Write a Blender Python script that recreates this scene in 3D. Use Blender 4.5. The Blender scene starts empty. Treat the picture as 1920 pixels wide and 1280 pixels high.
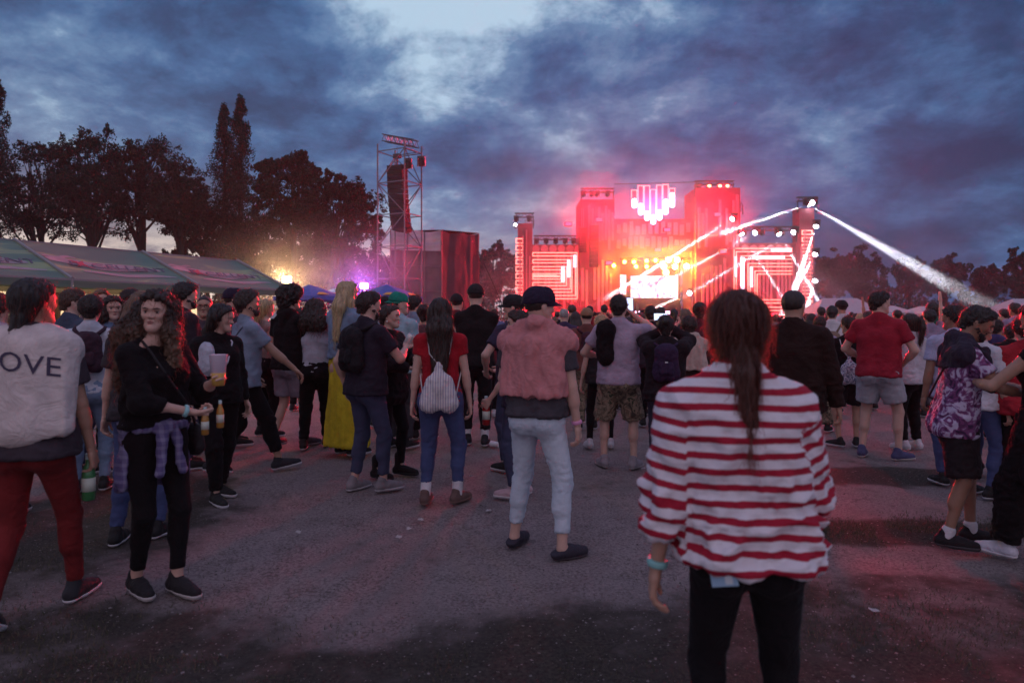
import bpy, bmesh, math, random
import numpy as np
from mathutils import Vector, Matrix, Euler
R = math.radians
random.seed(7)
scene = bpy.context.scene
COL = scene.collection
CAMZ = 1.5
F = 1280.0          # focal length in photo pixels (24 mm on 36 mm)

def P(px, py, Y):   # a point seen at photo pixel (px, py), at real distance Y
    return Vector(((px - 960) * Y / F, Y, CAMZ + (600 - py) * Y / F))

# ------------------------------------------------------------------ camera
cd = bpy.data.cameras.new('camera'); cam = bpy.data.objects.new('camera', cd); COL.objects.link(cam)
cam.location = (0, 0, CAMZ); cam.rotation_euler = (R(90), 0, 0)
cd.lens = 24; cd.sensor_width = 36; cd.shift_y = -40 / 1920; cd.clip_end = 2000; cd.clip_start = 0.05
cd.dof.use_dof = True; cd.dof.focus_distance = 7.0; cd.dof.aperture_fstop = 2.2
scene.camera = cam

# ------------------------------------------------------------------ world
def nn(nt, typ, **kw):
    n = nt.nodes.new(typ)
    for k, v in kw.items():
        if k == 'ins':
            for i, val in v.items(): n.inputs[i].default_value = val
        else: setattr(n, k, v)
    return n
def mth(nt, op, a, b=None, c=None, clamp=False):
    n = nt.nodes.new('ShaderNodeMath'); n.operation = op; n.use_clamp = clamp
    for i, v in enumerate((a, b, c)):
        if v is None: continue
        if isinstance(v, (int, float)): n.inputs[i].default_value = v
        else: nt.links.new(v, n.inputs[i])
    return n.outputs[0]
def vmth(nt, op, a, b=None, scale=None):
    n = nt.nodes.new('ShaderNodeVectorMath'); n.operation = op
    for i, v in enumerate((a, b)):
        if v is None: continue
        if isinstance(v, (tuple, list, Vector)): n.inputs[i].default_value = tuple(v)
        else: nt.links.new(v, n.inputs[i])
    if scale is not None: n.inputs['Scale'].default_value = scale
    return n
def mixc(nt, fac, a, b, mode='MIX'):
    n = nt.nodes.new('ShaderNodeMix'); n.data_type = 'RGBA'; n.blend_type = mode
    for sock, v in ((n.inputs[0], fac), (n.inputs[6], a), (n.inputs[7], b)):
        if isinstance(v, (int, float)): sock.default_value = v
        elif isinstance(v, (tuple, list)): sock.default_value = tuple(v) + ((1,) if len(v) == 3 else ())
        else: nt.links.new(v, sock)
    return n.outputs[2]
def ramp(nt, fac, stops, interp='LINEAR'):
    n = nt.nodes.new('ShaderNodeValToRGB'); n.color_ramp.interpolation = interp
    cr = n.color_ramp
    while len(cr.elements) < len(stops): cr.elements.new(0.5)
    for e, (p, c) in zip(cr.elements, stops):
        e.position = p; e.color = tuple(c) + ((1,) if len(c) == 3 else ())
    nt.links.new(fac, n.inputs[0]); return n.outputs[0]
def smooth(nt, v, lo, hi):
    n = nt.nodes.new('ShaderNodeMapRange'); n.interpolation_type = 'SMOOTHSTEP'
    nt.links.new(v, n.inputs[0]); n.inputs[1].default_value = lo; n.inputs[2].default_value = hi
    return n.outputs[0]

W = bpy.data.worlds.new('World'); scene.world = W; W.use_nodes = True
wt = W.node_tree; wt.nodes.clear()
wo = nn(wt, 'ShaderNodeOutputWorld'); bg = nn(wt, 'ShaderNodeBackground'); wt.links.new(bg.outputs[0], wo.inputs[0])
sky = nn(wt, 'ShaderNodeTexSky'); sky.sky_type = 'NISHITA'; sky.sun_disc = False
SUN_EL, SUN_AZ = R(2.0), R(-40)
sky.sun_elevation = SUN_EL; sky.sun_rotation = SUN_AZ; sky.dust_density = 2.0; sky.ozone_density = 3.0
tc = nn(wt, 'ShaderNodeTexCoord')
D = tc.outputs['Generated']
sep = nn(wt, 'ShaderNodeSeparateXYZ'); wt.links.new(D, sep.inputs[0])
dx, dy, dz = sep.outputs
den = mth(wt, 'ADD', mth(wt, 'MAXIMUM', dz, 0.0), 0.34)
comb = nn(wt, 'ShaderNodeCombineXYZ')
wt.links.new(mth(wt, 'DIVIDE', dx, den), comb.inputs[0]); wt.links.new(mth(wt, 'DIVIDE', dy, den), comb.inputs[1])
cv = comb.outputs[0]
def wnoise(scale, detail, rough, dist, off, vec=None):
    add = vmth(wt, 'ADD', vec or cv, off)
    n = nn(wt, 'ShaderNodeTexNoise', ins={'Scale': scale, 'Detail': detail, 'Roughness': rough, 'Distortion': dist})
    wt.links.new(add.outputs[0], n.inputs['Vector']); return n.outputs[0]
n1 = wnoise(1.5, 7, 0.60, 0.12, (3.1, 1.7, 0))
n2 = wnoise(4.2, 8, 0.64, 0.15, (7.7, 2.2, 0))
n3 = wnoise(0.6, 3, 0.5, 0.0, (1.2, 9.0, 0))
cl = mth(wt, 'ADD', mth(wt, 'MULTIPLY', n1, 0.50), mth(wt, 'MULTIPLY', n2, 0.42))
cl = mth(wt, 'ADD', cl, mth(wt, 'MULTIPLY', n3, 0.08))
cl = mth(wt, 'ADD', mth(wt, 'MULTIPLY', mth(wt, 'SUBTRACT', cl, 0.5), 1.12), 0.514)
def blob(px, py, lo, hi):      # 1 near that direction
    d = Vector(((px - 960) / F, 1, (600 - py) / F)).normalized()
    dt = vmth(wt, 'DOT_PRODUCT', D, d).outputs['Value']
    return smooth(wt, dt, math.cos(R(hi)), math.cos(R(lo)))
# openings in the cloud deck and the thinner bright parts
g1 = blob(775, -10, 1, 12); g2 = blob(1060, 70, 1, 13); g4 = blob(1180, 130, 1, 12); g3 = blob(690, 400, 1, 10)
gA = blob(330, 20, 3, 22); gB = blob(1750, 330, 3, 28)
clb = mth(wt, 'ADD', cl, mth(wt, 'MULTIPLY', g1, 0.165))
clb = mth(wt, 'ADD', clb, mth(wt, 'MULTIPLY', g2, 0.05))
clb = mth(wt, 'ADD', clb, mth(wt, 'MULTIPLY', g4, 0.04))
clb = mth(wt, 'ADD', clb, mth(wt, 'MULTIPLY', g3, 0.04))
clb = mth(wt, 'SUBTRACT', clb, mth(wt, 'MULTIPLY', gA, 0.05))
clb = mth(wt, 'SUBTRACT', clb, mth(wt, 'MULTIPLY', gB, 0.05))
cloudcol = ramp(wt, clb, [(0.37, (0.010, 0.033, 0.096)), (0.455, (0.022, 0.070, 0.180)), (0.52, (0.046, 0.130, 0.30)),
                          (0.585, (0.125, 0.245, 0.43)), (0.67, (0.46, 0.64, 0.80))])
# lavender low in the middle and right where the cloud base is thin; pale band of afterglow on the left horizon
low = smooth(wt, dz, 0.36, 0.05)
lav = mixc(wt, mth(wt, 'MULTIPLY', mth(wt, 'MULTIPLY', low, blob(1180, 430, 4, 30)), 0.45), cloudcol, (0.115, 0.10, 0.26))
low2 = smooth(wt, dz, 0.24, 0.0)
lav = mixc(wt, mth(wt, 'MULTIPLY', mth(wt, 'MULTIPLY', low2, blob(640, 470, 4, 26)), 0.5), lav, (0.30, 0.33, 0.50))
band = mth(wt, 'MULTIPLY', smooth(wt, dz, 0.155, 0.06), blob(230, 470, 16, 38))
band = mth(wt, 'MULTIPLY', band, smooth(wt, n2, 0.30, 0.55))
cc = mixc(wt, band, lav, (0.86, 0.74, 0.66))
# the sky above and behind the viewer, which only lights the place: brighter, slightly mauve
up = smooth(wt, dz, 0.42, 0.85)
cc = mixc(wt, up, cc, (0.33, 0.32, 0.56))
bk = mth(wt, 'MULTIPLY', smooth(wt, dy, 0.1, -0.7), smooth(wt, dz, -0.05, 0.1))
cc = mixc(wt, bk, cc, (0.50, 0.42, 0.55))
skm = mixc(wt, 1.0, sky.outputs[0], (0.9, 0.9, 0.9), 'MULTIPLY')
bgm = nn(wt, 'ShaderNodeBackground'); bgm.inputs[1].default_value = 0.02
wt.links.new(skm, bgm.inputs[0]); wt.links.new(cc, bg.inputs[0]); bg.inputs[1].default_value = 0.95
addw = nn(wt, 'ShaderNodeAddShader'); wt.links.new(bg.outputs[0], addw.inputs[0]); wt.links.new(bgm.outputs[0], addw.inputs[1])
wt.links.new(addw.outputs[0], wo.inputs[0])
W.cycles.sampling_method = 'MANUAL'; W.cycles.sample_map_resolution = 512

sl = bpy.data.lights.new('sun', 'SUN'); sl.energy = 0.05; sl.angle = R(30); sl.color = (1, .82, .7)
so = bpy.data.objects.new('sun', sl); COL.objects.link(so); so.rotation_euler = (R(78), 0, R(140))

scene.view_settings.view_transform = 'Standard'; scene.view_settings.look = 'None'
scene.view_settings.exposure = 0.0; scene.view_settings.gamma = 1.0
cy = scene.cycles
cy.use_denoising = True
cy.max_bounces = 4; cy.diffuse_bounces = 2; cy.glossy_bounces = 2; cy.transmission_bounces = 4; cy.volume_bounces = 1
cy.transparent_max_bounces = 6
cy.sample_clamp_indirect = 3; cy.caustics_reflective = False; cy.caustics_refractive = False
cy.volume_step_rate = 4; cy.volume_max_steps = 64
cy.use_light_tree = True

# ------------------------------------------------------------------ helpers
def hexc(r, g, b):  # sRGB 0-255 -> linear
    f = lambda c: (c / 255 / 12.92) if c / 255 <= 0.04045 else ((c / 255 + 0.055) / 1.055) ** 2.4
    return (f(r), f(g), f(b))

MATS = {}
def mat(name, col=(.5, .5, .5), rough=.8, emit=None, estr=0, metal=0, bump=0.0, bscale=60, var=0.0, vscale=4, alpha=None, trans=0, sheen=0, stretch=None):
    if name in MATS: return MATS[name]
    m = bpy.data.materials.new(name); m.use_nodes = True; nt = m.node_tree
    b = nt.nodes['Principled BSDF']
    b.inputs['Base Color'].default_value = (*col, 1); b.inputs['Roughness'].default_value = rough; b.inputs['Metallic'].default_value = metal
    if sheen: b.inputs['Sheen Weight'].default_value = sheen * .15; b.inputs['Specular IOR Level'].default_value = .22; b.inputs['Sheen Roughness'].default_value = .5
    if trans: b.inputs['Transmission Weight'].default_value = trans
    if emit: b.inputs['Emission Color'].default_value = (*emit, 1); b.inputs['Emission Strength'].default_value = estr
    t = nt.nodes.new('ShaderNodeTexCoord'); vec = t.outputs['Object']
    if stretch:
        mp = nt.nodes.new('ShaderNodeMapping'); nt.links.new(vec, mp.inputs[0]); mp.inputs['Scale'].default_value = stretch; vec = mp.outputs[0]
    if var:
        n = nn(nt, 'ShaderNodeTexNoise', ins={'Scale': vscale, 'Detail': 5, 'Roughness': .65}); nt.links.new(vec, n.inputs[0])
        c = ramp(nt, n.outputs[0], [(0.3, tuple(x * (1 - var) for x in col)), (0.7, tuple(min(1, x * (1 + var)) for x in col))])
        nt.links.new(c, b.inputs['Base Color'])
    if bump:
        n = nn(nt, 'ShaderNodeTexNoise', ins={'Scale': bscale, 'Detail': 4, 'Roughness': .6}); nt.links.new(vec, n.inputs[0])
        bp = nn(nt, 'ShaderNodeBump', ins={'Strength': bump, 'Distance': 0.02}); hh = n.outputs[0]
        if sheen:
            wr = nn(nt, 'ShaderNodeTexNoise', ins={'Scale': 7, 'Detail': 3, 'Distortion': 1.6}); nt.links.new(vec, wr.inputs[0]); hh = mth(nt, 'ADD', mth(nt, 'MULTIPLY', hh, .3), mth(nt, 'MULTIPLY', mth(nt, 'ABSOLUTE', mth(nt, 'SUBTRACT', wr.outputs[0], .5)), 3.0)); bp.inputs['Strength'].default_value = .38
        nt.links.new(hh, bp.inputs['Height'])
        nt.links.new(bp.outputs[0], b.inputs['Normal'])
    MATS[name] = m; return m

class MB:
    """collects shapes into ONE mesh object"""
    def __init__(s): s.v = []; s.f = []; s.m = []
    def add(s, vs, fs, mi=0):
        o = len(s.v); s.v += [tuple(x) for x in vs]; s.f += [tuple(i + o for i in q) for q in fs]; s.m += [mi] * len(fs); return s
    def box(s, c, d, mi=0, rot=None, taper=1.0):
        x, y, z = [k / 2 for k in d]
        vs = [Vector((sx * x * (taper if sz > 0 else 1), sy * y * (taper if sz > 0 else 1), sz * z)) for sz in (-1, 1) for sy in (-1, 1) for sx in (-1, 1)]
        if rot is not None: vs = [rot @ v for v in vs]
        vs = [v + Vector(c) for v in vs]
        return s.add(vs, [(0, 2, 3, 1), (4, 5, 7, 6), (0, 1, 5, 4), (2, 6, 7, 3), (0, 4, 6, 2), (1, 3, 7, 5)], mi)
    def bar(s, a, b, w, mi=0, n=4):
        return s.tube([a, b], [w, w] if not isinstance(w, (tuple, list)) else w, n, mi)
    def tube(s, pts, rad, n=6, mi=0, cap=True):
        pts = [Vector(p) for p in pts]
        if not isinstance(rad, (list, tuple)): rad = [rad] * len(pts)
        ring = []; vs = []
        up = None
        for i, p in enumerate(pts):
            t = (pts[min(i + 1, len(pts) - 1)] - pts[max(i - 1, 0)])
            if t.length < 1e-9: t = Vector((0, 0, 1))
            t.normalize()
            if up is None: up = Vector((0, 0, 1)) if abs(t.z) < .9 else Vector((1, 0, 0))
            a = t.cross(up); 
            if a.length < 1e-6: a = t.orthogonal()
            a.normalize(); b = t.cross(a)
            up = -b if False else up
            for k in range(n):
                an = 2 * math.pi * (k + .5) / n
                vs.append(p + (a * math.cos(an) + b * math.sin(an)) * rad[i])
        fs = []
        for i in range(len(pts) - 1):
            for k in range(n):
                k2 = (k + 1) % n
                fs.append((i * n + k, i * n + k2, (i + 1) * n + k2, (i + 1) * n + k))
        if cap:
            fs.append(tuple(range(n))[::-1]); fs.append(tuple((len(pts) - 1) * n + k for k in range(n)))
        return s.add(vs, fs, mi)
    def lathe(s, prof, n=16, c=(0, 0, 0), mi=0, rot=None):
        vs = []; c = Vector(c)
        for r, z in prof:
            for k in range(n):
                a = 2 * math.pi * k / n; v = Vector((r * math.cos(a), r * math.sin(a), z))
                if rot is not None: v = rot @ v
                vs.append(v + c)
        fs = [(i * n + k, i * n + (k + 1) % n, (i + 1) * n + (k + 1) % n, (i + 1) * n + k) for i in range(len(prof) - 1) for k in range(n)]
        fs.append(tuple(range(n))[::-1]); fs.append(tuple((len(prof) - 1) * n + k for k in range(n)))
        return s.add(vs, fs, mi)
    def build(s, name, mats, parent=None, smooth=False):
        me = bpy.data.meshes.new(name); me.from_pydata(s.v, [], s.f)
        mats = mats if isinstance(mats, (list, tuple)) else [mats]
        for m_ in mats: me.materials.append(m_)
        if len(mats) > 1: me.polygons.foreach_set('material_index', s.m)
        if smooth: me.polygons.foreach_set('use_smooth', [True] * len(me.polygons))
        me.update()
        o = bpy.data.objects.new(name, me); COL.objects.link(o)
        if parent: o.parent = parent
        return o
def tag(o, label=None, cat=None, group=None, kind=None):
    if label: o['label'] = label
    if cat: o['category'] = cat
    if group: o['group'] = group
    if kind: o['kind'] = kind
    return o
def empty(name, loc=(0, 0, 0), rz=0.0, label=None, cat=None, group=None, kind=None):
    o = bpy.data.objects.new(name, None); COL.objects.link(o); o.location = loc; o.rotation_euler = (0, 0, rz)
    o.empty_display_size = .2
    return tag(o, label, cat, group, kind)
def child(o, p):
    o.parent = p; return o
def copy_tree(o, parent=None):
    c = o.copy(); COL.objects.link(c); c.parent = parent
    for ch in list(o.children): copy_tree(ch, c)
    return c
def lamp(name, typ, loc, energy, color, parent=None, target=None, **kw):
    l = bpy.data.lights.new(name, typ); l.energy = energy; l.color = color
    for k, v in kw.items(): setattr(l, k, v)
    o = bpy.data.objects.new(name, l); COL.objects.link(o); 
    if target is not None:
        o.rotation_euler = (Vector(target) - Vector(loc)).to_track_quat('-Z', 'Y').to_euler()
    o.location = loc
    if parent:
        o.parent = parent; o.matrix_parent_inverse = Matrix.LocRotScale(parent.location, parent.rotation_euler, parent.scale).inverted()
    return o

# value noise in numpy
def _h(ix, iy, iz, seed):
    n = (ix * 374761393 + iy * 668265263 + iz * 2147483647 + seed * 1274126177) & 0xffffffff
    n = ((n ^ (n >> 13)) * 1274126177) & 0xffffffff
    return ((n ^ (n >> 16)) & 0xffff) / 65535.0
def vnoise(Q, seed=0):
    Q = np.asarray(Q, dtype=np.float64); i = np.floor(Q).astype(np.int64); f = Q - i; f = f * f * (3 - 2 * f)
    x, y, z = i[:, 0], i[:, 1], i[:, 2]; u, v, w = f[:, 0], f[:, 1], f[:, 2]
    r = 0
    for a in (0, 1):
        for b in (0, 1):
            for c in (0, 1):
                r = r + _h(x + a, y + b, z + c, seed) * (u if a else 1 - u) * (v if b else 1 - v) * (w if c else 1 - w)
    return r * 2 - 1
# ------------------------------------------------------------------ ground
def ground_mat():
    m = bpy.data.materials.new('ground'); m.use_nodes = True; nt = m.node_tree; b = nt.nodes['Principled BSDF']
    b.inputs['Roughness'].default_value = .95; b.inputs['Specular IOR Level'].default_value = .15
    t = nt.nodes.new('ShaderNodeTexCoord'); V = t.outputs['Object']
    def nz(s, d=5, r=.6, dist=0.0, off=(0, 0, 0)):
        a = vmth(nt, 'ADD', V, off)
        n = nn(nt, 'ShaderNodeTexNoise', ins={'Scale': s, 'Detail': d, 'Roughness': r, 'Distortion': dist}); nt.links.new(a.outputs[0], n.inputs[0]); return n.outputs[0]
    big = nz(.45, 6, .62, .4); mid = nz(3.2, 6, .7); fine = nz(52, 6, .78); fine2 = nz(140, 3, .7, 0, (3, 3, 0))
    dirt = ramp(nt, mid, [(0.3, (.145, .120, .118)), (0.7, (.31, .262, .256))])
    dirt = mixc(nt, mth(nt, 'MULTIPLY', smooth(nt, fine, .43, .64), .6), dirt, (.37, .315, .30))
    dirt = mixc(nt, mth(nt, 'MULTIPLY', smooth(nt, fine, .53, .37), .65), dirt, (.075, .060, .054))
    grass = ramp(nt, fine, [(0.35, (.010, .011, .008)), (0.62, (.050, .044, .032))])
    # trampled turf: noise plus set ellipses, extended to paint a vignette at the edges
    sp = nn(nt, 'ShaderNodeSeparateXYZ'); nt.links.new(V, sp.inputs[0])
    def ell(cx, cy, rx, ry):
        ax = mth(nt, 'DIVIDE', mth(nt, 'SUBTRACT', sp.outputs[0], cx), rx); ay = mth(nt, 'DIVIDE', mth(nt, 'SUBTRACT', sp.outputs[1], cy), ry)
        d = mth(nt, 'SQRT', mth(nt, 'ADD', mth(nt, 'POWER', ax, 2), mth(nt, 'POWER', ay, 2)))
        return mth(nt, 'SUBTRACT', 1.0, smooth(nt, d, .55, 1.15))
    acc = None
    for e in ((1.3, 2.85, 2.3, .95), (2.3, 3.45, 1.8, .75), (3.3, 6.6, 1.5, .45), (2.6, 4.9, 1.2, .35), (-3.3, 4.7, 1.3, 1.7), (-2.2, 3.1, 1.5, .65), (-.8, 2.75, 1.3, .45), (-6, 7.5, 1.8, 1.0), (5.0, 5.2, 1.4, .5), (-3.4, 6.3, 1.0, .5), (.3, 2.6, 2.0, .35), (2.9, 2.7, 1.2, .5)):
        v = ell(*e); acc = v if acc is None else mth(nt, 'MAXIMUM', acc, v)
    big2 = mth(nt, 'ADD', mth(nt, 'MULTIPLY', big, .6), mth(nt, 'MULTIPLY', mid, .5))
    val = mth(nt, 'ADD', mth(nt, 'MULTIPLY', mth(nt, 'SUBTRACT', big, .5), 1.1), mth(nt, 'MULTIPLY', mth(nt, 'SUBTRACT', mid, .5), .9))
    val = mth(nt, 'ADD', mth(nt, 'ADD', val, mth(nt, 'MULTIPLY', mth(nt, 'SUBTRACT', fine, .5), .8)), mth(nt, 'MULTIPLY', acc, .38))
    mask = smooth(nt, val, .06, .36)
    c = mixc(nt, mth(nt, 'MULTIPLY', mask, .88), dirt, grass)
    specks = smooth(nt, nz(60, 1, .5, 0, (9, 1, 0)), .70, .75)
    c = mixc(nt, mth(nt, 'MULTIPLY', specks, .7), c, (.42, .38, .36))
    nt.links.new(c, b.inputs['Base Color'])
    hgt = mth(nt, 'ADD', mth(nt, 'MULTIPLY', mid, .6), mth(nt, 'ADD', mth(nt, 'MULTIPLY', fine, .5), mth(nt, 'MULTIPLY', fine2, .25)))
    bp = nn(nt, 'ShaderNodeBump', ins={'Strength': .85, 'Distance': .028}); nt.links.new(hgt, bp.inputs['Height']); nt.links.new(bp.outputs[0], b.inputs['Normal'])
    return m
def build_ground():
    # fine grid near the viewer, coarse to the horizon
    xs = np.concatenate([[-900, -300, -120, -60, -30, -16], np.linspace(-9, 9, 150), [16, 30, 60, 120, 300, 900]])
    ys = np.concatenate([[-300, -60, -15, -4], np.linspace(0, 14, 120), [17, 22, 30, 45, 70, 110, 180, 400, 1500]])
    X, Y = np.meshgrid(xs, ys); pts = np.stack([X.ravel(), Y.ravel(), np.zeros(X.size)], 1)
    z = .018 * vnoise(pts * np.array([1.3, 1.3, 1]), 3) + .010 * vnoise(pts * np.array([5, 5, 1]), 4) + .005 * vnoise(pts * np.array([13, 13, 1]), 5)
    far = (np.abs(pts[:, 0]) > 9.5) | (pts[:, 1] > 15) | (pts[:, 1] < -1)
    z[far] = 0
    pts[:, 2] = z - .012
    ny, nx = X.shape
    fs = [(j * nx + i, j * nx + i + 1, (j + 1) * nx + i + 1, (j + 1) * nx + i) for j in range(ny - 1) for i in range(nx - 1)]
    me = bpy.data.meshes.new('ground'); me.from_pydata(pts.tolist(), [], fs); me.materials.append(ground_mat())
    me.polygons.foreach_set('use_smooth', [True] * len(fs)); me.update()
    o = bpy.data.objects.new('ground', me); COL.objects.link(o); tag(o, kind='structure', label='trampled dirt and worn grass of the festival field')
build_ground()
# pebbles / torn turf blades close to the viewer
def build_stones():
    rg = random.Random(5); b = MB()
    for i in range(3200):
        y = 1.6 + 7 * rg.random() ** 1.5; x = (rg.random() - .5) * 1.7 * y; s = .003 + .008 * rg.random() ** 3
        c = Vector((x, y, s * .2)); k = [rg.uniform(.6, 1.2) for _ in range(6)]
        b.add([c + Vector((s * k[0], 0, 0)), c + Vector((0, s * k[1], 0)), c + Vector((-s * k[2], 0, 0)), c + Vector((0, -s * k[3], 0)), c + Vector((0, 0, s * .7 * k[4]))],
              [(0, 1, 4), (1, 2, 4), (2, 3, 4), (3, 0, 4)], int(rg.random() * 2))
    o = b.build('gravel', [mat('pebble_grey', (.22, .2, .19), .9), mat('pebble_dark', (.07, .06, .055), .9)])
    tag(o, 'small stones and crumbs of soil scattered on the dirt', kind='stuff')
    b = MB()
    cs = ((1.3, 2.9, 1.7, .6), (2.3, 3.4, 1.4, .6), (-2.2, 3.1, 1.2, .5), (-3.1, 4.2, .9, 1.2), (2.8, 4.9, 1.0, .3), (-.8, 2.8, 1.0, .3))
    for i in range(22000):
        cx, cy, rx, ry = cs[rg.randrange(len(cs))]
        x = rg.gauss(cx, rx * .6); y = rg.gauss(cy, ry * .6)
        if y < 1.2: continue
        if vnoise([[x * 3, y * 3, 0]], 8)[0] < -.15: continue
        h = rg.uniform(.006, .026); a = rg.random() * 6.28; w = .0022; l = rg.uniform(0, .02)
        b.add([(x - w * math.cos(a), y - w * math.sin(a), -.006), (x + w * math.cos(a), y + w * math.sin(a), -.006), (x + l * math.sin(a), y + l * math.cos(a), h)], [(0, 1, 2)], int(rg.random() * 2))
    o = b.build('grass', [mat('blade', (.05, .055, .025), .8), mat('blade_dry', (.12, .10, .06), .8)])
    tag(o, 'short trampled grass blades in the worn turf', kind='stuff')
build_stones()
def litter(px, py, kind, label, i):
    p = P(px, py, 1); Y = CAMZ * F / (py - 600); x = (px - 960) * Y / F; rg = random.Random(i)
    if kind == 'paper':
        b = MB(); s = .02; n = 4
        vs = [(x + (a - 1.5) * s / 1.5 + rg.uniform(-.008, .008), Y + (c - 1.5) * s / 2 + rg.uniform(-.008, .008), .008 + rg.uniform(0, .018)) for c in range(n) for a in range(n)]
        b.add(vs, [(c * n + a, c * n + a + 1, (c + 1) * n + a + 1, (c + 1) * n + a) for c in range(n - 1) for a in range(n - 1)])
        tag(b.build('paper_scrap', mat('paper', (.42, .40, .40), .8)), label, 'litter', 'bits of litter on the ground')
    else:
        b = MB(); a = rg.random() * 3; d = Vector((math.cos(a), math.sin(a), 0)); c = Vector((x, Y, .035))
        b.lathe([(.028, -.055), (.036, .02), (.038, .055)], 12, c, 0, d.to_track_quat('Z', 'Y').to_matrix())
        tag(b.build('plastic_cup', mat('cup_clear_white', (.7, .68, .7), .35)), label, 'cup', 'bits of litter on the ground')
for i, (px, py, k, l) in enumerate([
    (928, 838, 'cup', 'crushed silvery cup lying behind the man with the pink jumper'),
    (747, 1010, 'paper', 'small white scrap of paper in the open dirt, nearest the viewer'),
    (788, 978, 'paper', 'tiny white paper bit left of the blue-jeans man, in mid dirt'),
    (768, 994, 'paper', 'middle of three tiny white paper bits on the open dirt'),
    (916, 960, 'paper', 'white flake of paper just left of the light-jeans man'),
    (884, 895, 'paper', 'small crumpled paper between the red-top girl and the light-jeans man'),
    (1640, 1150, 'paper', 'pale paper scrap on dark turf right of the striped sweater'),
    (560, 1000, 'paper', 'faded reddish scrap flat on the dirt near the walking woman'),
    (1350, 806, 'cup', 'white cup lying beside the camouflage shorts'), (1205, 880, 'paper', 'white scrap by the sneakers of the camouflage shorts')]):
    litter(px, py, k, l, i)

# ------------------------------------------------------------------ trees
MATS_LEAF = [mat('leaf_dark', (.010, .015, .008), .9), mat('leaf_mid', (.018, .022, .011), .9), mat('leaf_light', (.034, .036, .018), .9)]
BARK = mat('bark', (.035, .028, .022), .95, bump=.5, bscale=8)
def leaves(b, c, rad, n, size, rg, flat=1.0, sh=(1, 1, 1)):
    for _ in range(n):
        v = Vector((rg.gauss(0, 1), rg.gauss(0, 1), rg.gauss(0, 1))); v.normalize(); v *= rad * (rg.random() ** .45)
        p = c + Vector((v.x * sh[0], v.y * sh[1], v.z * sh[2]))
        q = Euler((rg.random() * 6.3, rg.random() * 6.3, rg.random() * 6.3)).to_matrix(); s = size * rg.uniform(.6, 1.35)
        k = 0 if rg.random() < .5 else (1 if rg.random() < .7 else 2)
        b.add([p + q @ Vector((-s * .5, 0, 0)), p + q @ Vector((0, -s * .32, s * .06)), p + q @ Vector((s * .55, 0, 0)), p + q @ Vector((0, s * .32, s * .06))], [(0, 1, 2, 3)], k)
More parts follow.
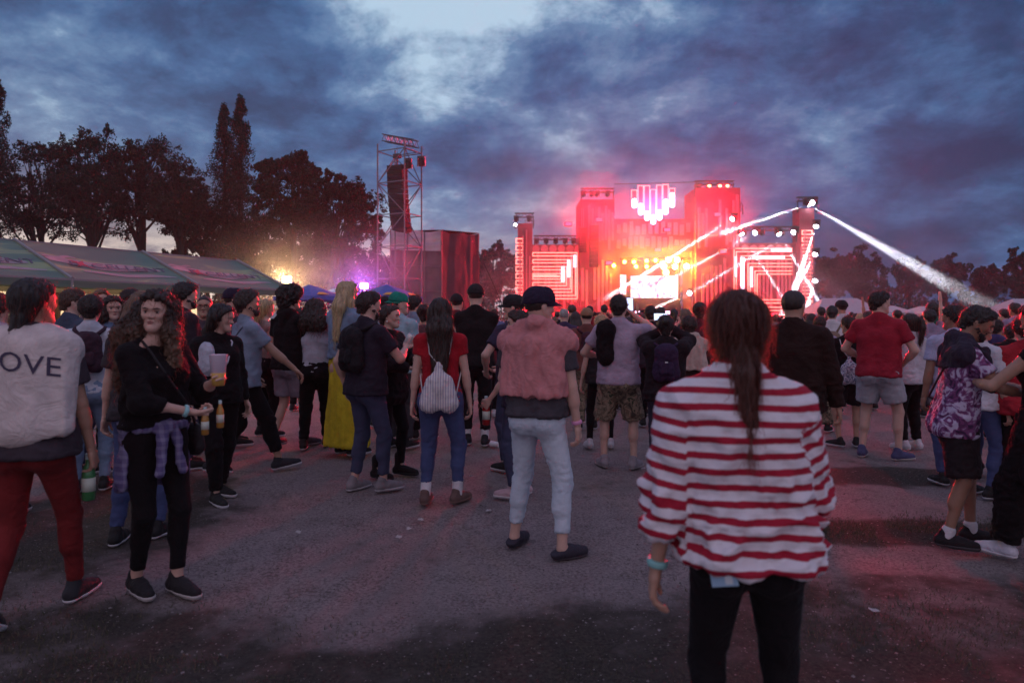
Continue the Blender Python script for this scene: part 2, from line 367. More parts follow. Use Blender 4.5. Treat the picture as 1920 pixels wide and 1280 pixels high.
def tree(name, px, top, Y, wpx, base_py, label, kind='round', seed=1, dens=1.0, group='trees behind the field', cat='tree', trunk=True, leaf=.3):
    rg = random.Random(seed); x = (px - 960) * Y / F; H = CAMZ + (600 - top) * Y / F; wd = wpx * Y / F
    e = empty(name, (x, Y, 0), label=label, cat=cat, group=group)
    t = MB(); lf = MB()
    if kind == 'round':
        zb = CAMZ + (600 - base_py) * Y / F      # bottom of the leafy crown
        t.tube([(0, 0, 0), (rg.uniform(-.2, .2), 0, zb * .5), (rg.uniform(-.4, .4), 0, zb), (rg.uniform(-.5, .5), 0, (zb + H) / 2)], [H * .020, H * .016, H * .013, H * .006], 8)
        cz = (zb + H) / 2; rz = (H - zb) / 2; tips = []
        nl = 26
        for i in range(nl):
            a = i * 2.4; u = 1 - 2 * (i + .5) / nl; rr = math.sqrt(max(0, 1 - u * u)); k = rg.uniform(.45, .92)
            tip = Vector((math.cos(a) * rr * wd / 2 * k, math.sin(a) * rr * wd * .42 * k, cz + u * rz * .86 * (k * .5 + .5)))
            st = Vector((0, 0, zb * rg.uniform(.75, 1.5))); midp = st.lerp(tip, .5) + Vector((rg.uniform(-.6, .6), rg.uniform(-.6, .6), rg.uniform(-.2, .9)))
            t.tube([st, midp, tip], [H * .0075, H * .0045, H * .0015], 5)
            tips.append(tip)
            for j in range(3):
                tip2 = tip + Vector((rg.gauss(0, 1), rg.gauss(0, 1), rg.gauss(0, .8))) * wd * .09
                t.tube([midp, tip2], [H * .004, H * .001], 4); tips.append(tip2)
        for tp in tips:
            cr = wd * rg.uniform(.04, .095)
            leaves(lf, tp, cr, int(120 * dens * rg.uniform(.4, 1.3)), leaf, rg, sh=(1.15, 1.15, .8))
            for j in range(3):
                d = Vector((rg.gauss(0, 1), rg.gauss(0, 1), rg.gauss(0, .8))).normalized() * cr * 1.25
                leaves(lf, tp + d, cr * .45, int(34 * dens), leaf, rg)
    elif kind == 'poplar':
        t.tube([(0, 0, 0), (0, 0, H * .5), (0, 0, H * .95)], [H * .018, H * .011, H * .003], 7)
        n = 70
        for i in range(n):
            u = (i + .5) / n; z = H * (.10 + .88 * u); pr = wd / 2 * (math.sin(min(1, u * 1.5 + .18) * math.pi * .5) * (1 - max(0, u - .35) / .65) ** .72 + .06)
            for j in range(3):
                a = rg.random() * 6.28; rr = pr * rg.uniform(.2, .85)
                c = Vector((math.cos(a) * rr, math.sin(a) * rr, z + rg.uniform(-.3, .3)))
                if j == 0: t.tube([(0, 0, z - H * .04), c], [.05, .015], 4)
                leaves(lf, c, max(.34, pr * .42), int(44 * dens), leaf * .9, rg, sh=(.85, .85, 1.7))
    elif kind == 'conifer':
        t.tube([(0, 0, 0), (0, 0, H)], [H * .02, H * .003], 6)
        n = 36
        for i in range(n):
            u = (i + .5) / n; z = H * (.12 + .86 * u); pr = wd / 2 * (1 - u) + .15
            for j in range(4):
                a = rg.random() * 6.28; c = Vector((math.cos(a) * pr * .7, math.sin(a) * pr * .7, z))
                leaves(lf, c, pr * .45 + .15, int(30 * dens), leaf * .8, rg, sh=(1.2, 1.2, .5))
    else:  # bush bank
        zb = 0; t.tube([(0, 0, 0), (0, 0, H * .5)], [.2, .08], 6)
        for i in range(46):
            c = Vector((rg.uniform(-.5, .5) * wd, rg.uniform(-1.5, 1.5), 0)); hh = H * (1 - (2 * c.x / wd) ** 2) ** .5 if wd else H
            c.z = rg.random() * max(.4, hh - .8) * rg.uniform(.7, 1.0)
            leaves(lf, c, rg.uniform(.7, 1.2), int(80 * dens), leaf, rg)
    t.build('trunk', BARK, e); lf.build('crown', MATS_LEAF, e)
    return e
TD = [
 ('poplar_tree', -6, 145, 62, 100, 0, 'tall narrow dark poplar cut by the left edge of the view', 'poplar', 1.3),
 ('broadleaf_tree', 75, 262, 66, 190, 455, 'round dark tree second from the left, just right of the edge poplar', 'round', 1.0),
 ('broadleaf_tree', 175, 238, 64, 190, 448, 'tallest bulge of the broad dark trees above the marquee', 'round', 1.0),
 ('broadleaf_tree', 262, 240, 67, 190, 440, 'dark broadleaf tree with bare forked trunks against the pale horizon', 'round', 1.0),
 ('broadleaf_tree', 335, 300, 65, 140, 455, 'lower dark tree between the forked trunks and the twin poplars', 'round', 1.0),
 ('poplar_tree', 421, 190, 70, 92, 0, 'left spire of the twin tall poplars', 'poplar', 2.2),
 ('poplar_tree', 451, 178, 69, 92, 0, 'right and taller spire of the twin tall poplars', 'poplar', 2.2),
 ('broadleaf_tree', 548, 272, 60, 175, 455, 'big dark tree lit amber from below beside the twin poplars', 'round', 1.5),
 ('broadleaf_tree', 630, 318, 58, 170, 500, 'big spreading tree whose drooping branches reach the speaker tower', 'round', 1.5),
 ('broadleaf_tree', 390, 380, 72, 150, 520, 'dense tree at the foot of the twin poplars', 'round', 1.2),
 ('broadleaf_tree', 480, 400, 68, 150, 530, 'dense tree low behind the end of the marquee', 'round', 1.2),
 ('broadleaf_tree', 592, 430, 70, 170, 560, 'low dense tree behind the blue parasols', 'round', 1.4),
 ('broadleaf_tree', 690, 470, 75, 120, 570, 'low tree close behind the scaffold legs', 'round', 1.2),
 ('conifer_tree', 703, 425, 80, 40, 0, 'small pointed tree seen through the scaffold tower', 'conifer', 1.0),
 ('broadleaf_tree', 925, 457, 98, 100, 560, 'tree between the draped box and the stage, lit crimson', 'round', 1.1),
 ('broadleaf_tree', 880, 480, 105, 90, 575, 'tree mostly behind the draped box, its edge lit crimson', 'round', 1.1),
 ('broadleaf_tree', 1555, 478, 108, 90, 560, 'tree right beside the right stage tower, veiled by smoke', 'round', 1.0),
 ('broadleaf_tree', 1605, 470, 105, 95, 560, 'rounded tree just right of the stage, second from the tower', 'round', 1.0),
 ('conifer_tree', 1657, 498, 100, 26, 0, 'slim pointed tree in front of the dark tree line', 'conifer', 1.2),
 ('broadleaf_tree', 1705, 474, 110, 60, 560, 'small crown cut by the wide white light beam', 'round', .8),
 ('broadleaf_tree', 1772, 478, 104, 85, 560, 'open-crowned tree above the white tents', 'round', .8),
 ('broadleaf_tree', 1850, 492, 112, 70, 570, 'low pointed crown second from the right edge', 'round', .8),
 ('broadleaf_tree', 1915, 463, 95, 70, 560, 'tree at the right edge with flat tiered branches', 'round', .8),
 ('broadleaf_tree', 1640, 520, 125, 110, 580, 'dark low tree mass behind the right tents', 'bush', 1.2),
 ('broadleaf_tree', 1745, 528, 125, 130, 580, 'dark hedge-like tree behind the smoke streak', 'bush', 1.2),
 ('broadleaf_tree', 1850, 530, 125, 130, 580, 'dark low tree bank near the right edge', 'bush', 1.2),
 ('shrub', 130, 470, 60, 200, 560, 'dark bushes low behind the left part of the marquee', 'bush', 1.0),
 ('shrub', 330, 455, 62, 160, 560, 'dark bushes behind the ridge of the marquee', 'bush', 1.2),
]
for i, (nm, px, top, Y, w, bp_, lb, kd, dn) in enumerate(TD):
    tree(nm, px, top, Y, w, bp_, lb, kd, seed=20 + i, dens=dn * 1.0, leaf=.30 if Y > 90 else .21, group='trees around the field' if nm != 'shrub' else None, cat='tree' if nm != 'shrub' else 'shrub')
tl = MB(); rg = random.Random(99)
for i in range(170):
    a = i / 170; x = -170 + 340 * a; c = Vector((x, 150 + rg.uniform(-4, 8), rg.uniform(1, 7)))
    leaves(tl, c, rg.uniform(2, 3.6), 130, .9, rg)
tag(tl.build('treeline', MATS_LEAF), 'far belt of woodland closing the field on the horizon', kind='stuff')

# ------------------------------------------------------------------ marquee with lit bar under it
def marquee():
    CAN = bpy.data.materials.new('marquee_canvas'); CAN.use_nodes = True; nt = CAN.node_tree; b = nt.nodes['Principled BSDF']; b.inputs['Roughness'].default_value = .6
    t = nt.nodes.new('ShaderNodeTexCoord')
    n = nn(nt, 'ShaderNodeTexNoise', ins={'Scale': .55, 'Detail': 4, 'Distortion': 1.2}); 
    mp = nt.nodes.new('ShaderNodeMapping'); mp.inputs['Scale'].default_value = (.45, 1.6, 1.6); nt.links.new(t.outputs['Object'], mp.inputs[0]); nt.links.new(mp.outputs[0], n.inputs[0])
    c = ramp(nt, n.outputs[0], [(.38, (.09, .165, .125)), (.52, (.115, .20, .145)), (.60, (.28, .36, .17)), (.68, (.17, .20, .18))])
    nt.links.new(c, b.inputs['Base Color'])
    # local frame: x along the ridge (away from the viewer to the right), y towards the field, z up
    E1 = Vector((-8.4, 25.9, 0)); E0 = Vector((-12.95, 17.3, 0)); u = (E1 - E0).normalized(); L = 24.0; w = 2.9
    ang = math.atan2(u.y, u.x)
    e = empty('marquee', E1, ang, 'long greenish grey marquee with swoosh advertising, lit bar under its roof', 'marquee')
    # local +y = left of u = away to the left; field side is -y.  origin at eave corner, extends to -x
    zr, ze = 3.85, 2.62
    nseg = 6; seg = L / nseg
    for k in range(nseg):
        x1 = -k * seg - .04; x0 = x1 - seg + .08
        b_ = MB(); nx, ny = 10, 8
        for side in (0, 1):
            vs = []
            for j in range(ny + 1):
                for i in range(nx + 1):
                    s = i / nx; q = j / ny; sag = .10 * math.sin(math.pi * s) * math.sin(math.pi * q)
                    y = w * q if side == 0 else 2 * w - w * q
                    vs.append((x0 + (x1 - x0) * s, y, ze + (zr - ze) * q - sag))
            fs = [(j * (nx + 1) + i, j * (nx + 1) + i + 1, (j + 1) * (nx + 1) + i + 1, (j + 1) * (nx + 1) + i) for j in range(ny) for i in range(nx)]
            if side: fs = [f[::-1] for f in fs]
            b_.add(vs, fs)
        b_.add([(x0, -.02, ze), (x1, -.02, ze), (x1, -.02, ze - .22), (x0, -.02, ze - .22)], [(0, 3, 2, 1)])
        b_.build('roof_panel', CAN, e, smooth=True)
    b_ = MB()
    for k in range(nseg + 1):
        x = -k * seg
        for a, c2 in (((x, -.02, ze + .03), (x, w, zr + .04)), ((x, w, zr + .04), (x, 2 * w, ze + .03))): b_.bar(a, c2, .05, 0, 6)
        for y in (0, 2 * w): b_.bar((x, y, 0), (x, y, ze), .05, 0, 6)
    b_.bar((-L, w, zr), (0, w, zr), .05); b_.bar((-L, 0, ze), (0, 0, ze), .04)
    b_.build('frame', mat('white_pole', (.26, .27, .28), .6), e)
    # back and side walls
    MB().add([(-L, 2 * w - .05, 0), (0, 2 * w - .05, 0), (0, 2 * w - .05, ze), (-L, 2 * w - .05, ze)], [(0, 1, 2, 3)]).build('back_wall', mat('marquee_wall', (.33, .32, .28), .8, var=.2, vscale=.5), e)
    # advertising
    slope = math.atan2(zr - ze, w); 
    PINK = mat('ad_white', (.30, .265, .28), .6, var=.25, vscale=1.2); DK = mat('ad_ink', (.10, .09, .13), .6); RED = mat('ad_red', (.42, .05, .08), .6)
    def on(x, q): return Vector((x, w * q, ze + (zr - ze) * q + .012 - .095 * math.sin(math.pi * max(0, min(1, q))) * math.sin(math.pi * ((-x % seg) / seg))))
    for k in range(5):
        xc = -k * seg - seg * .5
        b_ = MB()
        for (a0, q0, a1, q1, th) in ((-1.8, .54, 1.5, .44, .22), (-1.2, .26, 1.7, .24, .10), (-1.8, .62, -.8, .68, .07)):
            n_ = 22; vs = []
            for i in range(n_ + 1):
                s = i / n_; x = xc + a0 + (a1 - a0) * s; q = q0 + (q1 - q0) * s + .02 * math.sin(s * 9 + k); h = th * math.sin(math.pi * (s * .9 + .07)) ** .6
                vs += [on(x, q - h / 2), on(x, q), on(x, q + h / 2)]
            b_.add(vs, [(3 * i + j, 3 * i + 3 + j, 3 * i + 4 + j, 3 * i + 1 + j) for i in range(n_) for j in (0, 1)])
        b_.build('painted_swoosh', PINK, e)
        def txt(s, xoff, size, m_, q=.40):
            cu = bpy.data.curves.new('advert_lettering', 'FONT'); cu.body = s; cu.size = size; cu.extrude = .004; cu.align_x = 'LEFT'; cu.shear = .2
            o_ = bpy.data.objects.new('tmp_text', cu); COL.objects.link(o_); me_ = bpy.data.meshes.new_from_object(o_.evaluated_get(bpy.context.evaluated_depsgraph_get())); bpy.data.objects.remove(o_)
            me_.materials.clear(); me_.materials.append(m_); o = bpy.data.objects.new('advert_lettering', me_); COL.objects.link(o)
            o.parent = e; p = on(xc + xoff, q); o.location = p + Vector((0, -.02, .03)); o.rotation_euler = (slope + R(1), 0, 0)
            o.scale = (1.25, 1, 1)
        txt('E', -1.42, .50, DK); txt('CELLENT', -.78, .50, DK)
        # red star shaped letter X
        cx, cq = xc - .95, .49; b_ = MB()
        for sgn in (1, -1):
            d1 = Vector((.2, 0)); 
            for (ax, aq, bx, bq) in ((-.22, -.10 * sgn, .22, .10 * sgn),):
                m1 = on(cx + ax, cq + aq) + Vector((0, 0, .02)); m2 = on(cx + bx, cq + bq) + Vector((0, 0, .02)); c_ = on(cx, cq) + Vector((0, 0, .025))
                n_ = Vector((0, 1, .4)) * .07 * sgn + Vector((-.07, 0, 0))
                b_.add([m1, c_ + n_, m2, c_ - n_], [(0, 1, 2, 3), (3, 2, 1, 0)])
        b_.build('advert_letter', RED, e)
    # bar under the roof: lit back boards, counter, strip lamps
    LIT = mat('lit_board', (.8, .75, .6), .6, emit=(1.0, .78, .42), estr=.9); LITG = mat('lit_board_green', (.3, .5, .2), .6, emit=(.45, .75, .15), estr=.35)
    CT = mat('counter_front', (.12, .10, .08), .7)
    for k in range(9):
        x1 = -.6 - k * 2.9
        fr = empty('bar_counter', (0, 0, 0), 0, ['wooden bar counter at the far end of the marquee', 'bar counter under the far third of the marquee roof', 'bar counter behind the man in glasses, warm lit shelf above', 'bar counter behind the curly haired woman', 'bar counter with warm lit shelf left of the curly haired woman', 'bar counter behind the girl with the backpack', 'bar counter beside the white strip lamp', 'bar counter behind the woman with the draped cloth', 'bar counter at the left edge, green board above'][k], 'bar counter', 'bar counters under the marquee')
        fr.location = e.matrix_basis @ Vector((x1 - 1.4, 2.4, 0)); fr.rotation_euler = e.rotation_euler
        MB().box((0, 0, .52), (2.7, .6, 1.0)).build('counter_body', CT, fr)
        MB().box((0, -.03, 1.045), (2.8, .75, .05)).build('counter_top', mat('counter_top', (.3, .24, .17), .5), fr)
        b_ = MB(); b_.box((0, 1.7, 1.98), (2.5, .06, .8)); b_.build('lit_panel', LITG if k == 8 else LIT, fr)
        b_ = MB(); b_.box((0, 1.62, 1.62), (2.6, .3, .04)); b_.box((0, 1.62, 1.2), (2.6, .3, .04)); b_.box((-1.3, 1.62, 1.2), (.05, .3, 2.4)); b_.build('shelf', CT, fr)
        if k % 2 == 0:
            lp = empty('strip_lamp', e.matrix_basis @ Vector((x1 - 1.4, 1.2, 2.5)), ang, ['strip lamp hanging at the far end of the marquee', 'strip lamp behind the man with glasses', 'strip lamp above the girl with the backpack', 'bright white strip lamp right of the dark ponytail', 'strip lamp at the left edge of the marquee'][k // 2], 'lamp', 'strip lamps under the marquee')
            MB().box((0, 0, .05), (1.3, .12, .05)).build('housing', mat('housing', (.4, .4, .4)), lp)
            MB().box((0, 0, 0), (1.25, .07, .045)).build('tube', mat('tube_warm', (1, 1, 1), emit=(1, .86, .6) , estr=6), lp)
            lamp('strip_light', 'POINT', lp.location + Vector((0, 0, -.2)), 75, (1, .74, .42), lp, shadow_soft_size=.3)
    return e
marquee()

# ------------------------------------------------------------------ blue parasols
def parasol(px, py, Y, r, label):
    c = P(px, py, Y); e = empty('parasol', (c.x, c.y, 0), random.random(), label, 'parasol', 'blue advertising parasols')
    b = MB(); n = 8; top = c.z; vs = [(0, 0, top)]
    for ring, (rr, dzz) in enumerate(((.5, -.28), (1, -.62), (1.02, -.82))):
        for k in range(n * 2):
            a = math.pi * k / n; q = rr * r * (1 if k % 2 == 0 else .95)
            vs.append((q * math.cos(a), q * math.sin(a), top + dzz * r / 1.7))
    fs = [(0, 1 + k, 1 + (k + 1) % 16) for k in range(16)]
    for ring in range(2):
        fs += [(1 + ring * 16 + k, 17 + ring * 16 + k, 17 + ring * 16 + (k + 1) % 16, 1 + ring * 16 + (k + 1) % 16) for k in range(16)]
    b.add(vs, fs); b.build('canopy', mat('parasol_blue', (.06, .10, .42), .6, var=.15), e)
    for k in range(8):
        a = math.pi * (2 * k) / 8 + .39; d = Vector((math.cos(a), math.sin(a), 0)); s = Vector((-d.y, d.x, 0))
        p0 = d * r * .76 + Vector((0, 0, top - .45 * r / 1.7)); p1 = d * r * .93 + Vector((0, 0, top - .565 * r / 1.7))
        q = MB(); up = Vector((0, 0, .03))
        q.add([p0 - s * .1 + up, p1 - s * .34 + up, p1 + s * .34 + up, p0 + s * .1 + up], [(0, 1, 2, 3)]); q.build('badge', mat('parasol_badge', (.75, .35, .05), .6), e)
    MB().tube([(0, 0, 0), (0, 0, top + .1)], .028, 8).build('pole', mat('white_pole'), e)
parasol(580, 533, 34, 1.7, 'leftmost of the three blue parasols'); parasol(636, 538, 36, 1.6, 'middle blue parasol, mostly behind the tall blonde woman'); parasol(726, 533, 33, 1.75, 'right blue parasol at the foot of the scaffold tower')
# warm floodlight at the end of the marquee and a violet one behind the parasols
def flood(px, py, Y, col, power, label, es, rad=.22):
    c = P(px, py, Y); e = empty('floodlight', (c.x, c.y, 0), 0, label, 'floodlight')
    MB().tube([(0, .1, 0), (0, .1, c.z)], .04, 8).build('mast', mat('mast_steel', (.2, .2, .22), .5, metal=.6), e)
    MB().box((0, .06, c.z), (rad * 2.2, .14, rad * 1.6)).build('housing', mat('lamp_black', (.02, .02, .02), .5), e)
    MB().box((0, -.025, c.z), (rad * 2, .02, rad * 1.4)).build('lens', mat('flood_lens_%d' % int(px), (1, 1, 1), emit=col, estr=es), e)
    lamp('flood_light', 'POINT', c + Vector((0, -.35, 0)), power, col, e, shadow_soft_size=.25)
flood(538, 524, 36, (1, .62, .22), 3600, 'bright amber floodlight shining over the end of the marquee', 60)
flood(683, 536, 40, (.35, .12, 1), 1300, 'violet floodlight behind the parasols', 5)
MB_PH = None
# ------------------------------------------------------------------ delay tower + draped scaffold box
STEEL = mat('scaffold_steel', (.13, .13, .15), .5, metal=.4); BLK = mat('black_gear', (.010, .009, .011), .7); BLKM = mat('black_steel', (.04, .04, .045), .5)
def tower():
    Y = 46.0; a = P(708, 600, Y); wd = 1.95; 
    A = Vector((P(708, 0, Y).x, Y, 0)); ca = R(28)
    ux = Vector((math.cos(ca), -math.sin(ca), 0)); uy = Vector((math.sin(ca), math.cos(ca), 0))
    e = empty('speaker_tower', A, 0, 'tall steel scaffold tower with trusses on top, left of the draped box', 'scaffold tower')
    top = P(0, 284, Y).z; lv = [0] + [top * k / 6 for k in range(1, 7)]
    w1 = 2.25; w2 = 1.9
    cs = [Vector((0, 0, 0)), ux * w1, ux * w1 + uy * w2, uy * w2]
    b = MB()
    for i, c in enumerate(cs): b.bar(c, c + Vector((0, 0, top + .5)), .05, 0, 6)
    b.build('upright', STEEL, e)
    b = MB(); d = MB()
    for j in range(1, 7):
        b = MB()
        for i in range(4):
            p, q = cs[i], cs[(i + 1) % 4]; z = Vector((0, 0, lv[j])); z0 = Vector((0, 0, lv[j - 1]))
            b.bar(p + z, q + z, .04, 0, 5)
            if j % 2 == (i % 2): d.bar(p + z0, q + z, .036, 0, 5)
            else: d.bar(q + z0, p + z, .036, 0, 5)
        b.build('ledger', STEEL, e)
    d.build('brace', STEEL, e)
    # box trusses on top
    b = MB(); zt = top + .25
    for off in (-.3, .3):
        a0 = -ux * .15 + uy * (w2 / 2 + off) + Vector((0, 0, zt + .65)); a1 = ux * (w1 + .25) + uy * (w2 / 2 + off) + Vector((0, 0, zt - .05))
        for dz_ in (0, .45):
            b.bar(a0 + Vector((0, 0, dz_)), a1 + Vector((0, 0, dz_)), .035, 0, 5)
        n = 7
        for k in range(n):
            p = a0.lerp(a1, k / n); q = a0.lerp(a1, (k + 1) / n); r_ = a0.lerp(a1, (k + .5) / n) + Vector((0, 0, .45))
            b.bar(p, r_, .02); b.bar(r_, q, .02)
    for k in range(6):
        t = k / 5; p = (-ux * .15 + uy * (w2 / 2 - .3)).lerp(ux * (w1 + .25) + uy * (w2 / 2 - .3), t); z = zt + .65 - .7 * t
        b.bar(p + Vector((0, 0, z)), p + uy * .6 + Vector((0, 0, z)), .02)
        b.bar(p + Vector((0, 0, z + .45)), p + uy * .6 + Vector((0, 0, z + .45)), .02)
    b.build('top_truss', BLKM, e)
    # outrigger with speakers / lamps
    b = MB(); zz = P(0, 294, Y).z
    b.bar(ux * w1 * .5 + uy * .3 + Vector((0, 0, zz)), ux * (w1 + .75) + uy * .3 + Vector((0, 0, zz)), .03)
    b.bar(ux * w1 + Vector((0, 0, zz + .3)), ux * (w1 + .75) + uy * .3 + Vector((0, 0, zz)), .025); b.build('outrigger', BLKM, e)
    # line array: curved stack of cabinets
    la = empty('line_array', A + ux * .95 + uy * .9, -ca, 'curved black line array of loudspeakers hanging in the scaffold tower', 'loudspeaker')
    z0 = P(0, 308, Y).z; z1 = P(0, 432, Y).z; n = 14; z = z0; ang = 0; y = 0
    hh = (z0 - z1) / n * 1.01
    for k in range(n):
        ang = R(1.0 + .9 * k * .9); y -= 0
        x = .10 * (k / n) ** 2 * 4
        c = Vector((x * 1.1, 0, z - hh / 2)); q = MB(); rot = Euler((R(4 + k * .8), R(2 + k * .9), 0)).to_matrix()
        q.box(c, (1.28, .62, hh * .93), 0, rot); q.box(c + rot @ Vector((0, -.32, 0)), (1.15, .02, hh * .7), 1, rot)
        q.build('cabinet', [BLK, mat('grille', (.014, .012, .014), .8)], la); z -= hh
    q = MB(); q.bar((0, 0, z0), (0, 0, z0 + .55), .06); q.box((0, 0, z0 + .62), (.5, .3, .28)); q.bar((0, 0, z0 + .7), (0, 0, top + .4), .015); q.build('rigging', BLKM, la)
    for k, (px, py, s, lb) in enumerate([(790, 304, .42, 'moving-head lamp on the outrigger right of the scaffold tower'), (765, 308, .36, 'stage lamp inside the scaffold tower, right of the line array')]):
        c = P(px, py, Y); l = empty('stage_lamp', c, 0, lb, 'stage lamp', 'lamps on the scaffold tower')
        q = MB(); q.box((-.24, 0, 0), (.05, .2, .6)); q.box((.24, 0, 0), (.05, .2, .6)); q.box((0, 0, .32), (.5, .3, .14)); q.build('yoke', BLKM, l)
        MB().lathe([(.1, -.3), (.2, -.25), (.21, .15), (.14, .28)], 12, rot=Euler((R(25), 0, 0)).to_matrix()).build('head', BLK, l)
tower()
def drape_box():
    Y = 50.0; C = P(828, 0, Y); C.z = 0; top = P(0, 432, Y).z
    Lf = P(733, 0, 49.2); Rf = P(898, 0, 54.5); Lf.z = Rf.z = 0
    e = empty('draped_scaffold', C, 0, 'big scaffold box draped in grey mesh fabric beside the speaker tower', 'scaffold box')
    def face(A, B, zt0, zt1, seed, nm, lo=0.0, amp=.1):
        nx, nz = 60, 60; d = (B - A); n = Vector((d.y, -d.x, 0)).normalized(); vs = []
        q = np.array([[i / nx * d.length, j / nz * top, 0] for j in range(nz + 1) for i in range(nx + 1)])
        f1 = vnoise(q * np.array([1.1, .16, 1]) + seed, seed) * .8 + vnoise(q * np.array([2.6, .35, 1]) + seed, seed + 1) * .35 + vnoise(q * np.array([.7, .7, 1]), seed + 2) * .5
        if amp > .05:
            cat = np.abs(np.sin(q[:, 0] / d.length * math.pi * 2)) * .5
            f1 = f1 + np.sin((q[:, 1] + cat * 1.3) * 2.6) * .28
        k = 0
        for j in range(nz + 1):
            for i in range(nx + 1):
                s = i / nx; zt = zt0 + (zt1 - zt0) * s - .16 * math.sin(math.pi * ((s * 2) % 1)); z = lo + (zt - lo) * j / nz
                p = A.lerp(B, s) + n * (amp * f1[k] * (.4 + .6 * math.sin(math.pi * s) ** .3)); p.z = z; vs.append(p - C); k += 1
        fs = [(j * (nx + 1) + i, j * (nx + 1) + i + 1, (j + 1) * (nx + 1) + i + 1, (j + 1) * (nx + 1) + i) for j in range(nz) for i in range(nx)]
        MB().add(vs, fs).build('fabric_wall', nm, e, smooth=True)
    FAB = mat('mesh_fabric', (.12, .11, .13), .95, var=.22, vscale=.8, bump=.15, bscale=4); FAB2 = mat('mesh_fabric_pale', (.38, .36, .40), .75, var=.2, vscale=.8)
    FAB_SHADED = mat('mesh_fabric_shaded', (.055, .05, .06), .95, var=.25, vscale=.8, bump=.15, bscale=4)  # same fabric; shade put into the right face's colour against the red light
    face(Lf, C, top - .15, top, 3, FAB, amp=.13); face(C, Rf, top, P(0, 438, 54.5).z, 9, FAB_SHADED, amp=.10)
    Lf2 = Lf + Vector((0, -.12, 0)); C2 = C + Vector((0, -.12, 0))
    # paler flap at the top of the left face
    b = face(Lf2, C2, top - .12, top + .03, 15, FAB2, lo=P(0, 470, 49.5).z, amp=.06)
    BL = Lf + Vector((-.2, 6, 0)); BR = Rf + Vector((-4.6, 5, 0))
    b = MB()
    for A, B in ((BL, Lf), (Rf, BR), (BR, BL)):
        b.add([A - C, B - C, B - C + Vector((0, 0, top - .2)), A - C + Vector((0, 0, top - .2))], [(0, 1, 2, 3)])
    b.build('rear_walls', FAB, e)
    zz = Vector((0, 0, top + .05)); b = MB()
    b.add([Lf - C + zz - Vector((0, 0, .2)), zz, Rf - C + Vector((.12, 0, P(0, 437, 54.5).z)), BR - C + zz, BL - C + zz], [(0, 1, 2, 3, 4)])
    b.build('roof', mat('roof_sheet', (.10, .09, .11), .7), e)
    b = MB(); n = 3
    for k in range(n + 1):
        p = Lf.lerp(C, k / n) - C + Vector((0, -.22, 0)); b.bar(p, p + Vector((0, 0, top)), .035, 0, 6)
    for z in (1.8, 3.6, 5.4):
        b.bar(Lf - C + Vector((0, -.22, z)), Vector((0, -.22, z)), .03, 0, 6)
    b.bar(Vector((.02, -.06, 0)), Vector((.02, -.06, top)), .05, 0, 6)
    b.build('scaffold_pipe', STEEL, e)
drape_box()
# guy wire / camera crane right of the box, white tents on the right
b = MB(); a0 = P(897, 470, 54); a1 = P(940, 566, 52); b.bar(a0 , a1, .03); b.bar(a1 - Vector((0, 0, 0)), Vector((a1.x, a1.y, 0)), .05)
tag(b.build('guy_wire', BLKM), 'thin dark guy wire slanting down from the draped box', 'wire')
def tent(px0, px1, top, eave, Y, label):
    a = P(px0, 600, Y).x; c = P(px1, 600, Y).x; zt = P(0, top, Y).z; ze = P(0, eave, Y).z; cx = (a + c) / 2; w = (c - a) / 2
    e = empty('white_tent', (cx, Y, 0), 0, label, 'tent', 'white tents beyond the crowd')
    b = MB(); d = 3.0
    b.add([(-w, -d, ze), (w, -d, ze), (w, d, ze), (-w, d, ze), (-w * .45, 0, zt), (w * .45, 0, zt)], [(0, 1, 5, 4), (2, 3, 4, 5), (1, 2, 5), (3, 0, 4)]); b.build('roof', mat('tent_white', (.42, .40, .44), .7, var=.08), e)
    b = MB(); b.add([(-w, -d, 0), (w, -d, 0), (w, -d, ze), (-w, -d, ze), (-w, d, 0), (w, d, 0), (w, d, ze), (-w, d, ze)], [(0, 1, 2, 3), (5, 4, 7, 6), (4, 0, 3, 7), (1, 5, 6, 2)]); b.build('wall', mat('tent_white'), e)
tent(1505, 1645, 559, 590, 72, 'big white tent right beside the stage tower'); tent(1640, 1690, 573, 586, 80, 'small white tent left of the man in the red shirt')
tent(1700, 1790, 574, 588, 78, 'white tent between the red shirt man and the tie-dye man'); tent(1780, 1860, 582, 590, 84, 'low white tent far to the right')
tent(1865, 1990, 560, 588, 60, 'white tent at the right edge under the smoke')
